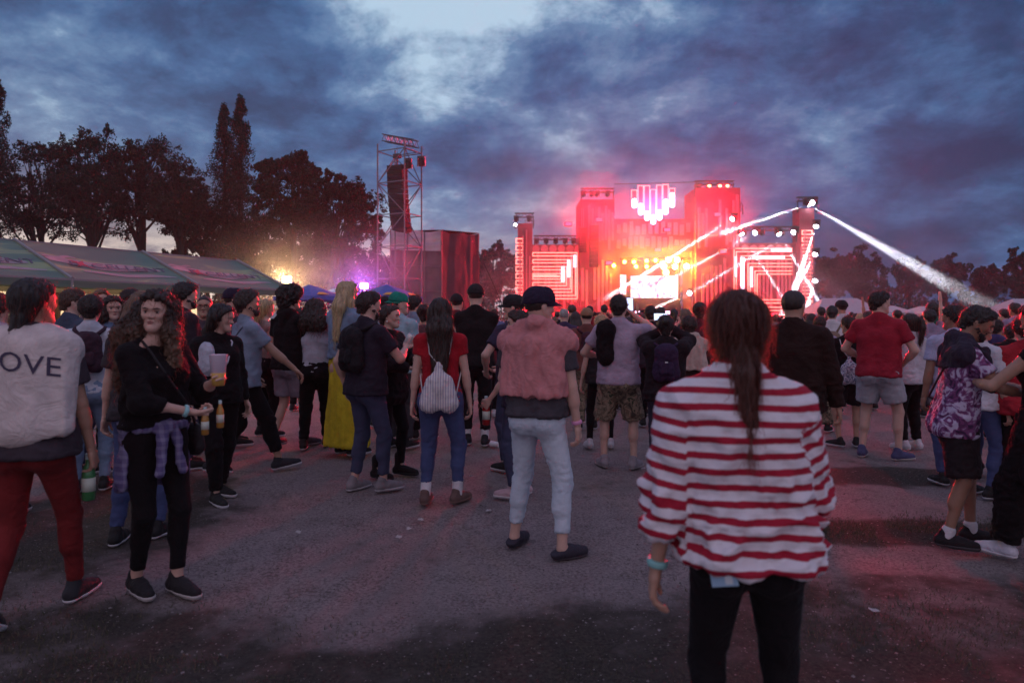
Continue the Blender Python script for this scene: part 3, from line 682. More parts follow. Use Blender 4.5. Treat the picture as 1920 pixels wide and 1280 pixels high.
# ------------------------------------------------------------------ stage
SY = 90.0
def sx(px): return (px - 960) * SY / F
def sz(py): return CAMZ + (600 - py) * SY / F
def stage():
    e = empty('festival_stage', (0, SY, 0), 0, 'wide castle-like festival stage of vertical slats washed in red light', 'stage')
    WALLM = mat('stage_wall', (.30, .09, .11), .8, var=.25, vscale=.5); SLAT = mat('stage_slat', (.60, .24, .27), .7); DARK = mat('stage_dark', (.05, .03, .035), .8)  # pale walls and slats; the red stage light is put into their colour
    def blk(x0, x1, y0, y1, d, yo, name, m=WALLM):    # pixel box -> block of depth d, front at SY+yo
        X0, X1, Z1, Z0 = sx(x0), sx(x1), sz(y0), sz(y1); 
        return MB().box(((X0 + X1) / 2, yo + d / 2, (Z0 + Z1) / 2), (X1 - X0, d, Z1 - Z0)).build(name, m, e)
    B = 621.0   # pixel row of the ground at the stage
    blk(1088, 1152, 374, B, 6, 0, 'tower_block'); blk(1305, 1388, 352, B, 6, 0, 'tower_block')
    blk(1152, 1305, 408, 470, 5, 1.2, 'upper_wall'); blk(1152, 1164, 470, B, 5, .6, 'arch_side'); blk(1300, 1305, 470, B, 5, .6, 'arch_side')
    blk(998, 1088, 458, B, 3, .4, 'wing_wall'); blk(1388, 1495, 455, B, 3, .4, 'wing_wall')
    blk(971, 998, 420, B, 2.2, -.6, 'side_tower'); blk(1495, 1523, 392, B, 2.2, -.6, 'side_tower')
    blk(1152, 1305, 470, 480, 4.5, 1.4, 'arch_lintel')
    MB().box(((sx(1158) + sx(1302)) / 2, 3.2, .85), (sx(1302) - sx(1158), 9.5, 1.7)).build('stage_deck', DARK, e)
    MB().box(((sx(1158) + sx(1302)) / 2, 7.6, 5), (sx(1302) - sx(1158), .2, 10)).build('stage_backdrop', DARK, e)
    # slats: long vertical tubes hung in front of walls
    rg = random.Random(3)
    def slats(x0, x1, ymin, ymax, step, yo, w=.32, gap=.25, short=False):
        b = MB(); x = x0
        while x < x1:
            t = ymin + rg.random() * (ymax - ymin) * .35; bt = ymax - rg.random() * (ymax - ymin) * .3
            if rg.random() > gap: b.box((sx(x), yo, (sz(t) + sz(bt)) / 2), (w, .3, sz(t) - sz(bt)))
            x += step
        b.build('slat_row', SLAT, e)
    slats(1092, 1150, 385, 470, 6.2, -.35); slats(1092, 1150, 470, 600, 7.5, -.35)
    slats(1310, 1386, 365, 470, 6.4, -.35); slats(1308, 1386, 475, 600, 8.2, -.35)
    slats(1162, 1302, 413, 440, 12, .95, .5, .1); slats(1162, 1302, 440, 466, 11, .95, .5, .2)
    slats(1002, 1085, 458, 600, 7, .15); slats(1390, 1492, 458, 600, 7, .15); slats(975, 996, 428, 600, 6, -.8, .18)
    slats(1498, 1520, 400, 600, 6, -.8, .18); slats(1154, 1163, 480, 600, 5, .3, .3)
    # round medallions on the wings
    for x in list(range(1005, 1086, 16)) + list(range(1398, 1490, 16)):
        MB().lathe([(.5, -.1), (.5, .1)], 14, (sx(x), .2, sz(466)), 0, Euler((R(90), 0, 0)).to_matrix()).build('medallion', SLAT, e)
    # trusses
    def truss(x0, x1, y, yo, name='truss', h=.5):
        b = MB(); a, c = sx(x0), sx(x1); z = sz(y)
        for dy_ in (-.25, .25):
            for dz_ in (0, h): b.bar((a, yo + dy_, z + dz_), (c, yo + dy_, z + dz_), .07)
        n = max(3, int((c - a) / .7))
        for k in range(n):
            p = a + (c - a) * k / n; q = a + (c - a) * (k + 1) / n
            b.bar((p, yo - .25, z), ((p + q) / 2, yo - .25, z + h), .05); b.bar(((p + q) / 2, yo - .25, z + h), (q, yo - .25, z), .05)
        for k in (a + .1, c - .1): b.bar((k, yo, z), (k, yo, z - 1.5), .09)
        b.build(name, BLKM, e)
    truss(1089, 1152, 360, .3); truss(1303, 1377, 346, .3); truss(1001, 1084, 449, .2); truss(1382, 1496, 432, .2); truss(965, 1001, 408, -.3); truss(1492, 1530, 378, -.3)
    b = MB()   # railing at the right of the right block
    for k in range(6):
        x = sx(1378 + k * 3.2); z = sz(362 + k * 4.5); b.bar((x, .4, z), (x, .4, z - 1.2), .05)
    b.bar((sx(1378), .4, sz(360)), (sx(1395), .4, sz(384)), .05); b.bar((sx(1395), .4, sz(384)), (sx(1395), .4, sz(402)), .05)
    for k in range(5): b.bar((sx(985 + 4 * k), -.4, sz(415)), (sx(985 + 4 * k), -.4, sz(426)), .04)
    b.bar((sx(983), -.4, sz(414)), (sx(1003), -.4, sz(414)), .04); b.build('railing', BLKM, e)
    # neon outlines
    LED = mat('led_red', (1, .3, .3), emit=(1, .20, .16), estr=3.5); LEDW = mat('led_white', (1, 1, 1), emit=(1, .62, .85), estr=3)
    def loop(b, x0, x1, y0, y1, yo, w=.11, sides='LRTB'):
        X0, X1, Z1, Z0 = sx(x0), sx(x1), sz(y0), sz(y1)
        if 'T' in sides: b.box(((X0 + X1) / 2, yo, Z1), (X1 - X0 + w, w, w))
        if 'B' in sides: b.box(((X0 + X1) / 2, yo, Z0), (X1 - X0 + w, w, w))
        if 'L' in sides: b.box((X0, yo - .005, (Z0 + Z1) / 2), (w, w, Z1 - Z0 - w * 1.02))
        if 'R' in sides: b.box((X1, yo - .005, (Z0 + Z1) / 2), (w, w, Z1 - Z0 - w * 1.02))
    b = MB()
    for k in range(12): loop(b, 967.5, 980, 449 + k * 13, 457 + k * 13, -.85)
    b.build('neon_rectangles', LED, e)
    b = MB()
    for k in range(4):   # left wing: nested lines open to the left
        loop(b, 999, 1082 - k * 10, 474 + k * 13, 560 - k * 12.2, -.1, sides='TRB'); loop(b, 999, 1079 - k * 10, 480 + k * 13, 554 - k * 12.2, -.12, sides='TRB')
        b.box((sx(999), -.11, sz(477 + k * 13)), (.11, .11, sz(474) - sz(480) - .12)); b.box((sx(999), -.11, sz(557 - k * 12.2)), (.11, .11, sz(474) - sz(480) - .12))
    b.box((sx(1022), -.1, sz(516)), (sx(1044) - sx(1000), .11, .11))
    b.build('neon_lines', LED, e)
    b = MB(); b.box((sx(1077.5), -.2, sz(490)), (.32, .1, 1.6)); b.box((sx(1066), -.2, sz(504)), (.38, .1, 2.2)); b.box((sx(1055), -.2, sz(514)), (.38, .1, 2.0)); b.build('lit_bar', LEDW, e)
    b = MB()
    for k in range(4):
        loop(b, 1376 + k * 13, 1484, 466 + k * 14, 610 - k * 14, -.1, sides='TLB'); loop(b, 1380 + k * 13, 1484, 472 + k * 14, 604 - k * 14, -.12, sides='TLB')
    for k in range(13): loop(b, 1499, 1517, 434 + k * 13, 441 + k * 13, -.85)
    b.build('neon_lines', LED, e)
    b = MB(); b.box((sx(1391), -.2, sz(520)), (.5, .1, 5.2)); b.box((sx(1379), -.2, sz(500)), (.2, .1, 2.6)); b.box((sx(1408), -.2, sz(520)), (.3, .1, 2.6)); b.box((sx(1464), -.2, sz(469)), (2.6, .1, .3)); b.box((sx(1440), -.2, sz(483)), (4.2, .1, .28)); b.build('lit_bar', LEDW, e)
    # big screen
    SC = bpy.data.materials.new('screen_picture'); SC.use_nodes = True; nt = SC.node_tree; p = nt.nodes['Principled BSDF']; t = nt.nodes.new('ShaderNodeTexCoord')
    n = nn(nt, 'ShaderNodeTexNoise', ins={'Scale': .42, 'Detail': 5, 'Distortion': 3.5}); nt.links.new(t.outputs['Object'], n.inputs[0])
    c = ramp(nt, n.outputs[0], [(.36, (.85, .10, .35)), (.46, (1, .72, .80)), (.52, (.55, .5, .75)), (.57, (1, .97, .92)), (.7, (1, .95, .75))])
    nt.links.new(c, p.inputs['Emission Color']); p.inputs['Emission Strength'].default_value = 1.8; p.inputs['Base Color'].default_value = (.02, .02, .02, 1)
    def screen(x0, x1, y0, y1, yo):
        MB().box(((sx(x0) + sx(x1)) / 2, yo, (sz(y0) + sz(y1)) / 2), (sx(x1) - sx(x0), .15, sz(y0) - sz(y1))).build('screen', SC, e)
    screen(1196, 1290, 512, 556, 5.5); screen(1166, 1184, 511, 550, 4.2)
    MB().box((sx(1283), 4.2, sz(532)), (.25, .15, sz(511) - sz(552))).build('lit_bar', LEDW, e)
    return e
ST = stage()
# DJ booth, a thing on the stage
bo = empty('dj_booth', (sx(1232), SY + 1.2, 1.7), 0, 'low dj booth with a glowing white-pink front under the big screen', 'dj booth')
MB().box((0, 0, .55), (6.4, 1.2, 1.1)).build('booth_body', mat('stage_dark'), bo)
MB().box((0, -.64, .78), (5.6, .06, .42)).build('lit_front', mat('booth_glow', (1, 1, 1), emit=(1, .55, .85), estr=3), bo)
MB().box((0, 0, 1.13), (6.7, 1.4, .06)).build('booth_top', mat('stage_dark'), bo)
# line arrays left of the arch
for (x0, x1, y0, y1, lb) in ((1083, 1097, 431, 475, 'shorter black line array at the left of the stage'), (1103, 1119, 426, 502, 'longer black line array beside the left stage tower')):
    la = empty('line_array', (sx((x0 + x1) / 2), SY - 1.6, 0), 0, lb, 'loudspeaker', 'line arrays on the stage'); n = 10; h = (sz(y0) - sz(y1)) / n
    for k in range(n): MB().box((0, .02 * k * k * .15, sz(y0) - h * (k + .5)), (sx(x1) - sx(x0), .8, h * .92), rot=Euler((R(k * 1.2), 0, 0)).to_matrix()).build('cabinet', BLK, la)
    MB().bar((0, 0, sz(y0)), (0, 0, sz(y0) + 2.5), .05).build('rigging', BLKM, la)
# heart of light tubes
hz = empty('light_heart', (sx(1221), SY - 1.2, 0), 0, 'heart shape made of seven hanging light tubes, lower ends glowing white', 'light sign')
for px, t, w0, w1 in ((1186, 360, 376, 393), (1198, 352, 385, 406), (1209.5, 352, 399, 416), (1221, 359, 406, 423), (1232.6, 351, 397, 415.5), (1244, 350, 377, 405), (1256, 357, 365, 392)):
    x = sx(px) - sx(1221); w = .34
    tb = MB().box((x, .1, (sz(t) + sz(w1)) / 2), (w * 2 * .8, .2, sz(t) - sz(w1) - .1)).build('light_tube', mat('tube_back', (.35, .12, .14), .6), hz)
    b = MB(); z0 = sz(w0); z1 = sz(t)
    for s_ in (-1, 1): b.box((x + s_ * w, -.05, (z0 + z1) / 2), (.09, .09, z1 - z0))
    b.box((x, -.05, z1), (w * 2 + .09, .09, .09)); b.build('neon_outline', mat('led_red'), tb)
    MB().lathe([(.15, 0), (w * .92, .14), (w, .3), (w, z0 - sz(w1) - .3), (w * .92, z0 - sz(w1) - .14), (.15, z0 - sz(w1))], 14, (x, -.1, sz(w1))).build('glowing_end', mat('heart_white', (1, 1, 1), emit=(1, .75, 1), estr=5), tb)
    MB().bar((x, .1, sz(t)), (x, .1, sz(t) + .5), .03).build('hanger', BLKM, tb)
lamp('heart_light', 'POINT', Vector((sx(1221), SY - 2.2, sz(398))), 2200, (1, .12, .75), hz, shadow_soft_size=1.2)
hb = MB(); hb.bar((sx(1150) - sx(1221), .3, sz(348)), (sx(1306) - sx(1221), .3, sz(344)), .06); hb.build('crossbar', BLKM, hz)

# lamps.  Each a moving-head fixture; lit ones carry their own light
def fixture(px, py, yo, label, group, col=None, es=0, s=1.0, aim=None, cat='stage lamp'):
    c = Vector((sx(px), SY + yo, sz(py))); l = empty('stage_lamp', c, 0, label, cat, group)
    q = MB(); q.box((-.3 * s, 0, .05), (.08 * s, .3 * s, .6 * s)); q.box((.3 * s, 0, .05), (.08 * s, .3 * s, .6 * s)); q.box((0, 0, .4 * s), (.7 * s, .45 * s, .2 * s)); q.build('yoke', BLKM, l)
    rot = (aim - c).to_track_quat('Z', 'Y').to_matrix() if aim is not None else Euler((R(70), 0, 0)).to_matrix()
    MB().lathe([(.14 * s, -.35 * s), (.26 * s, -.28 * s), (.27 * s, .2 * s), (.24 * s, .3 * s)], 12, rot=rot).build('head', BLK, l)
    if col:
        q = MB(); q.lathe([(.001, .42 * s), (.15 * s, .40 * s), (.25 * s, .32 * s), (.25 * s, .305 * s)], 12, rot=rot); q.build('lens', mat('lens_%.1f_%.1f_%d' % (col[0], col[2], es), (1, 1, 1), emit=col, estr=es), l)
    return l, c
WH = (.85, .88, 1.0); n_ = 0
POS = {'a': 'first', 'b': 'second', 'c': 'third', 'd': 'fourth', 'e': 'fifth'}
BEAMS = []
def beam(px, py, yo, tpx, tpy, tY, power, size, label, col=WH, es=60, s=1.2, soft=.12):
    aim = P(tpx, tpy, tY); l, c = fixture(px, py, yo, label, 'lamps throwing white beams', col, es, s, aim)
    d = (aim - c).normalized()
    lamp('beam_light', 'SPOT', c + d * .75 * s, power, col, l, aim, spot_size=R(size), spot_blend=.6, shadow_soft_size=soft)
KW = 1000.0
beam(1505, 384, -1.2, 1900, 604, 84, 3800 * KW, 6.5, 'lamp on top of the right tower throwing the wide beam to the right')
beam(1519, 382, -1.2, 1330, 445, 80, 16000 * KW, 1.9, 'lamp on top of the right tower throwing a beam to the left')
beam(1371, 411, -1.2, 1235, 497, 84, 12000 * KW, 1.6, 'lamp on the right stage block throwing a thin beam to the left')
beam(1382, 437, -1.2, 1470, 560, 86, 9000 * KW, 1.8, 'leftmost lit lamp on the truss of the right wing')
beam(1413, 437, -1.2, 1290, 505, 84, 5000 * KW, 1.6, 'second lamp on the truss of the right wing, faint beam')
beam(1452, 437, -1.2, 1497, 500, 86, 9000 * KW, 2.0, 'third lit lamp on the truss of the right wing')
beam(1484, 436, -1.2, 1370, 505, 84, 5000 * KW, 1.6, 'rightmost lit lamp on the truss of the right wing')
beam(1521, 424, -1.6, 1470, 600, 82, 5000 * KW, 5.0, 'upper lamp on the side of the right tower, very bright beam down')
beam(1520, 476, -1.6, 1452, 610, 82, 1300 * KW, 5.0, 'second lamp down the side of the right tower')
beam(1519, 524, -1.6, 1500, 620, 84, 1300 * KW, 6.0, 'third lamp down the side of the right tower')
beam(1518, 577, -1.6, 1490, 640, 84, 600 * KW, 6.0, 'lowest lamp on the side of the right tower')
beam(1150, 545, 1.0, 1075, 585, 86, 3000 * KW, 3.0, 'white lamp low on the left side of the arch')
beam(1299, 548, 1.0, 1240, 572, 86, 2000 * KW, 3.0, 'white lamp low on the right side of the arch')
# yellow washes inside the arch
ORD = ['first', 'second', 'third', 'fourth', 'fifth', 'sixth', 'seventh', 'eighth', 'ninth', 'tenth', 'eleventh', 'twelfth', 'thirteenth']
YL = [(1150, 498), (1174, 489), (1192, 489), (1216, 487), (1233, 486), (1196, 498), (1216, 498), (1258, 485), (1274, 485), (1249, 498), (1270, 498), (1292, 497), (1253, 509)]
for i, (px, py) in enumerate(YL):
    big = px > 1240
    l, c = fixture(px, py, -.4 if px == 1150 else 1.3, 'yellow lamp in the stage arch, %s counted from the left and row by row' % ORD[i], 'yellow lamps in the arch', (1, .70, .10) if not big else (1, .86, .35), 22 if not big else 60, 1.35 if big else .9, P(px, 640, 40))
    if i in (0, 2, 4, 6, 8, 10, 11): lamp('wash_light', 'POINT', c + Vector((0, -.7, -.1)), (1.5 if big else .8) * KW, (1, .48, .005), l, shadow_soft_size=.25)
# dark / reddish lamps on the trusses
TL = [('left block truss', [1094, 1110, 1120, 1140], 364, .3), ('right block truss', [1311, 1330, 1350, 1364], 350, .3), ('left wing truss', [1006, 1024, 1042, 1060, 1076], 453, .2), ('right wing truss', [1396, 1430, 1468], 437, .2), ('left side tower', [968, 992], 412, -.3)]
for nm, xs, py, yo in TL:
    for k, px in enumerate(xs):
        warm = nm == 'right block truss' and k > 0
        fixture(px, py, yo, '%s unlit lamp from the left under the %s' % (ORD[k], nm) if not warm else '%s lamp from the left under the %s, glowing orange' % (ORD[k], nm), 'lamps on the stage trusses', (1, .3, .12) if warm else None, 8, .95)
fixture(966, 425, -1, 'single white lamp on the left side tower', None, WH, 30, .8)
# the red wash of the stage: lamps standing in the rig, two more added to light smoke
def wash(px, py, yo, power, label, tgt, col=(1, .002, .020), size=40, typ='SPOT2', dist=0):
    c = Vector((sx(px), SY + yo, sz(py))); l = empty('wash_lamp', c, 0, label, 'stage lamp', 'red wash lamps of the stage')
    MB().box((0, .3, 0), (.9, .4, .5)).build('housing', BLK, l)
    MB().box((0, .05, 0), (.75, .1, .38)).build('lens', mat('lens_red', (1, .2, .2), emit=(1, .03, .06), estr=5), l)
    if typ == 'SPOT2': lamp('wash_light', 'SPOT', c + Vector((0, -.9, 0)), power, col, l, tgt, spot_size=R(66), spot_blend=.5, shadow_soft_size=5)
    else: lamp('wash_light', typ, c + Vector((0, -.9, 0)), power * .45, col, l, shadow_soft_size=.5)
wash(1121, 415, -1.4, 225 * KW, 'red wash lamp high on the left stage block', (-3, 5, 1)); wash(1340, 405, -1.4, 250 * KW, 'red wash lamp high on the right stage block', (4, 5, 1))
wash(1230, 470, -1.2, 215 * KW, 'red wash lamp over the arch', (1, 5, 1))
wash(1040, 590, -4, 2.2 * KW, 'red floor lamp before the left wing', None, typ='POINT'); wash(1130, 596, -4, 2.4 * KW, 'red floor lamp before the left block', None, typ='POINT')
wash(1345, 596, -4, 2.4 * KW, 'red floor lamp before the right block', None, typ='POINT'); wash(1430, 590, -4, 1.6 * KW, 'red floor lamp before the right wing', None, typ='POINT')
wash(985, 586, -5, 3.0 * KW, 'red floor lamp before the left side tower', None, typ='POINT'); wash(1060, 430, -5, 2.6 * KW, 'red lamp on a mast over the left wing', None, typ='POINT')  # both lamps added to brighten the smoke on the left
wash(1130, 500, -6, 2.4 * KW, 'red lamp on a mast before the left block', None, typ='POINT'); wash(1330, 480, -6, 2.4 * KW, 'red lamp on a mast before the right block', None, typ='POINT'); wash(1235, 440, -5, 2.0 * KW * 1.6, 'red lamp hanging before the upper wall', None, typ='POINT')

# smoke: real volumes with uneven density, lit by the lamps around them
def smoke(name_label, lo, hi, blobs, dens, nscale=.16, thr=(.42, .72), seed=0.0, aniso=.25):
    lo = Vector(lo); hi = Vector(hi); c = (lo + hi) / 2
    o = MB().box((0, 0, 0), tuple(hi - lo)).build('smoke', bpy.data.materials.new('smoke')); o.location = c; m = o.data.materials[0]
    m.use_nodes = True; nt = m.node_tree; nt.nodes.clear(); out = nt.nodes.new('ShaderNodeOutputMaterial'); v = nt.nodes.new('ShaderNodeVolumePrincipled'); nt.links.new(v.outputs[0], out.inputs[1])
    t = nt.nodes.new('ShaderNodeTexCoord'); V = t.outputs['Object']
    n = nn(nt, 'ShaderNodeTexNoise', ins={'Scale': nscale, 'Detail': 3, 'Roughness': .6, 'Distortion': .8}); ad = vmth(nt, 'ADD', V, (seed, seed * 2, 0)); nt.links.new(ad.outputs[0], n.inputs[0])
    acc = None
    for (x, y, z, rx, ry, rz, w) in blobs:
        d = vmth(nt, 'SUBTRACT', V, (x - c.x, y - c.y, z - c.z)); d = vmth(nt, 'MULTIPLY', d.outputs[0], (1 / rx, 1 / ry, 1 / rz)); q = vmth(nt, 'DOT_PRODUCT', d.outputs[0], d.outputs[0]).outputs['Value']
        g = mth(nt, 'MULTIPLY', mth(nt, 'POWER', 2.718, mth(nt, 'MULTIPLY', q, -1.6)), w); acc = g if acc is None else mth(nt, 'ADD', acc, g)
    dn = mth(nt, 'MULTIPLY', mth(nt, 'MULTIPLY', acc, mth(nt, 'ADD', mth(nt, 'MULTIPLY', smooth(nt, n.outputs[0], *thr), .85), .15)), dens); nt.links.new(dn, v.inputs['Density'])
    v.inputs['Color'].default_value = (.9, .88, .9, 1); v.inputs['Anisotropy'].default_value = aniso
    tag(o, name_label, kind='stuff'); return o
smoke('drifting smoke in front of and above the stage, lit red and amber', (sx(880), SY - 9, 0), (sx(2000), SY + 4, 34), [
    (sx(1215), SY - 3, sz(510), 11, 6, 6, 1.5), (sx(1240), SY - 3, sz(395), 14, 6, 6, .85), (sx(1110), SY - 4, sz(440), 10, 6, 7, .9), (sx(1040), SY - 4, sz(545), 11, 6, 5, 1.0), (sx(930), SY - 4, sz(540), 9, 5, 5, 1.2), (sx(1000), SY - 3, sz(400), 11, 5, 8, .5),
    (sx(1100), SY - 2, sz(320), 17, 6, 9, .8), (sx(1500), SY - 5, sz(530), 9, 6, 6, .9), (sx(1620), SY - 6, sz(545), 12, 6, 5, .6), (sx(1400), SY - 3, sz(435), 10, 5, 6, .6), (sx(1640), SY - 6, sz(470), 10, 5, 7, .35), (sx(1800), SY - 5, sz(560), 14, 5, 5, .22)], .05, seed=4)
c_ = P(560, 520, 38)
smoke('cooking smoke over the food stalls, lit amber', (c_.x - 7, 33, 0), (c_.x + 8, 46, 10), [(c_.x, 39, c_.z, 4.5, 3.5, 2.2, 1.0), (c_.x + 4, 40, c_.z + 1, 3, 3, 2, .5)], .09, .35, (.35, .65), 2)  # puff added so the floodlight gets a soft glow
# haze over the whole field
hb = MB().box((10, 78, 14.5), (420, 186, 31))
hz_o = hb.build('haze', bpy.data.materials.new('haze')); m = hz_o.data.materials[0]; m.use_nodes = True; nt = m.node_tree; nt.nodes.clear()
out = nt.nodes.new('ShaderNodeOutputMaterial'); v = nt.nodes.new('ShaderNodeVolumePrincipled'); nt.links.new(v.outputs[0], out.inputs[1])
v.inputs['Color'].default_value = (.9, .88, .92, 1); v.inputs['Density'].default_value = .00034; v.inputs['Anisotropy'].default_value = .25
m.cycles.homogeneous_volume = True
tag(hz_o, 'thin evening haze and stage smoke over the field', kind='stuff')
# ------------------------------------------------------------------ distance-field modeller
class Prim:
    __slots__ = ('a', 'b', 'r1', 'r2', 'n', 'f', 'k', 'op', 'caps')
    def __init__(s, a, b, r1, r2=None, n=None, f=1.0, k=.03, op='add', caps=None):
        s.a = np.array(a, float); s.b = np.array(b if b is not None else a, float); s.r1 = r1; s.r2 = r1 if r2 is None else r2
        s.n = None if n is None else np.array(n, float) / np.linalg.norm(n); s.f = f; s.k = k; s.op = op; s.caps = caps or []
def pdist(Q, p):
    if p.n is not None and p.f != 1:
        d0 = (Q - p.a) @ p.n; bn = (p.b - p.a) @ p.n
        Q = Q + (1 / p.f - 1) * d0[..., None] * p.n; b = p.b + (1 / p.f - 1) * bn * p.n
    else: b = p.b
    ba = b - p.a; pa = Q - p.a; L = ba @ ba
    if L < 1e-12: d = np.sqrt((pa * pa).sum(-1)) - p.r1
    else:
        h = np.clip(pa @ ba / L, 0, 1); v = pa - h[..., None] * ba
        d = np.sqrt((v * v).sum(-1)) - (p.r1 + (p.r2 - p.r1) * h)
    if p.f < 1: d = d * (p.f ** .5)
    return d
def surface(groups, res, noise=None):
    """groups: list of (prims, planes, k) ; planes: (point, normal) keep the side against normal."""
    allp = [p for g in groups for p in g[0] if p.op == 'add']
    lo = np.min([np.minimum(p.a - p.r1, p.b - p.r2) for p in allp], 0) - res * 3 - .01
    hi = np.max([np.maximum(p.a + p.r1, p.b + p.r2) for p in allp], 0) + res * 3 + .01
    n = np.ceil((hi - lo) / res).astype(int) + 1
    ax = [lo[i] + res * np.arange(n[i]) for i in range(3)]
    D = np.full(n, 1.0, np.float32)
    for prims, planes, kk in groups:
        G = np.full(n, 1.0, np.float32)
        for p in prims:
            m = max(p.r1, p.r2) + p.k + 3 * res
            a = np.maximum(np.floor((np.minimum(p.a, p.b) - m - lo) / res).astype(int), 0); b = np.minimum(np.ceil((np.maximum(p.a, p.b) + m - lo) / res).astype(int) + 1, n)
            if (b <= a).any(): continue
            X, Y, Z = np.meshgrid(ax[0][a[0]:b[0]], ax[1][a[1]:b[1]], ax[2][a[2]:b[2]], indexing='ij'); Q = np.stack([X, Y, Z], -1)
            d = pdist(Q, p)
            for (pt, nr) in p.caps:
                nr = np.array(nr, float); nr /= np.linalg.norm(nr); d = np.maximum(d, (Q - np.array(pt)) @ nr)
            sl = (slice(a[0], b[0]), slice(a[1], b[1]), slice(a[2], b[2])); g = G[sl]; k = p.k
            if p.op == 'add':
                if k > 0:
                    h = np.maximum(k - np.abs(g - d), 0) / k; G[sl] = np.minimum(g, d) - h * h * k * .25
                else: G[sl] = np.minimum(g, d)
            else:
                d = -d; h = np.maximum(k - np.abs(g - d), 0) / max(k, 1e-6); G[sl] = np.maximum(g, d) + h * h * k * .25
        if planes:
            X, Y, Z = np.meshgrid(*ax, indexing='ij')
            for (pt, nr) in planes:
                nr = np.array(nr, float); nr /= np.linalg.norm(nr); G = np.maximum(G, (X - pt[0]) * nr[0] + (Y - pt[1]) * nr[1] + (Z - pt[2]) * nr[2])
        if kk > 0:
            h = np.maximum(kk - np.abs(D - G), 0) / kk; D = np.minimum(D, G) - h * h * kk * .25
        else: D = np.minimum(D, G)
    return nets(D, lo, res)
def nets(D, lo, res):
    S = D < 0; nx, ny, nz = D.shape
    c = [S[i:nx - 1 + i, j:ny - 1 + j, k:nz - 1 + k] for i in (0, 1) for j in (0, 1) for k in (0, 1)]
    cnt = sum(x.astype(np.int8) for x in c); act = (cnt > 0) & (cnt < 8)
    idx = np.full(act.shape, -1, np.int64); I = np.argwhere(act); idx[act] = np.arange(len(I))
    if len(I) == 0: return np.zeros((0, 3)), np.zeros((0, 4), int)
    acc = np.zeros((len(I), 3)); w = np.zeros(len(I))
    corner = [(i, j, k) for i in (0, 1) for j in (0, 1) for k in (0, 1)]
    val = [D[I[:, 0] + i, I[:, 1] + j, I[:, 2] + k] for (i, j, k) in corner]
    for a in range(8):
        for b in range(a + 1, 8):
            ca, cb = corner[a], corner[b]
            if sum(abs(x - y) for x, y in zip(ca, cb)) != 1: continue
            va, vb = val[a], val[b]; cr = (va < 0) != (vb < 0); t = np.where(cr, va / np.where(va == vb, 1, va - vb), 0)
            pt = np.array(ca)[None] + t[:, None] * (np.array(cb) - np.array(ca))[None]
            acc += pt * cr[:, None]; w += cr
    V = lo + (I + acc / w[:, None]) * res
    F = []
    for axs in range(3):
        A = np.moveaxis(S, axs, 0); cr = A[:-1] != A[1:]                      # edges along axs
        o = [k for k in range(3) if k != axs]
        Im = np.moveaxis(idx, axs, 0)
        cr = cr[:, 1:-1, 1:-1]; e = np.argwhere(cr); 
        if len(e) == 0: continue
        x, y, z = e[:, 0], e[:, 1] + 1, e[:, 2] + 1
        q = np.stack([Im[x, y - 1, z - 1], Im[x, y, z - 1], Im[x, y, z], Im[x, y - 1, z]], 1)
        ins = A[x, y, z]; flip = ins if axs != 1 else ~ins
        q[~flip] = q[~flip][:, ::-1]; F.append(q)
    F = np.concatenate(F); F = F[(F >= 0).all(1)]
    return V, F
def vnormals(V, F):
    a = V[F[:, 2]] - V[F[:, 0]]; b = V[F[:, 3]] - V[F[:, 1]]; n = np.cross(a, b); N = np.zeros_like(V)
    for k in range(4): np.add.at(N, F[:, k], n)
    return N / (np.linalg.norm(N, axis=1)[:, None] + 1e-12)
def fold(V, F, amp, fr, seed=0, mask=None):
    if amp == 0 or len(V) == 0: return V
    N = vnormals(V, F); q = V * np.array(fr); w = np.stack([vnoise(q * .6 + 5, seed + 9), vnoise(q * .6 + 11, seed + 10), vnoise(q * .6, seed + 12)], 1)
    d = (1 - 2 * np.abs(vnoise(q + w * .8 + seed, seed))) * .6 + vnoise(q * 2.1 + seed, seed + 1) * .4
    if mask is not None: d = d * mask
    d = d + .25 * vnoise(q * 4.7 + w * 1.5, seed + 2) * (1 if mask is None else mask)
    return V + N * (amp * 1.6 * d)[:, None]
def to_mesh(V, F, name, mats, parent=None, mi=None, attr=None, smooth=True):
    me = bpy.data.meshes.new(name); me.vertices.add(len(V)); me.vertices.foreach_set('co', np.asarray(V, np.float32).ravel())
    me.loops.add(len(F) * 4); me.loops.foreach_set('vertex_index', F.ravel().astype(np.int32))
    me.polygons.add(len(F)); me.polygons.foreach_set('loop_start', np.arange(0, len(F) * 4, 4, dtype=np.int32)); me.polygons.foreach_set('loop_total', np.full(len(F), 4, np.int32))
    for m in (mats if isinstance(mats, (list, tuple)) else [mats]): me.materials.append(m)
    if mi is not None: me.polygons.foreach_set('material_index', np.asarray(mi, np.int32))
    me.polygons.foreach_set('use_smooth', [smooth] * len(F)); me.update(calc_edges=True)
    if attr is not None:
        at = me.attributes.new('along', 'FLOAT', 'POINT'); at.data.foreach_set('value', np.asarray(attr, np.float32))
    o = bpy.data.objects.new(name, me); COL.objects.link(o)
    if parent: o.parent = parent
    return o
def joinVF(L):
    V = []; F = []; o = 0
    for v, f in L:
        V.append(v); F.append(f + o); o += len(v)
    return np.concatenate(V), np.concatenate(F)

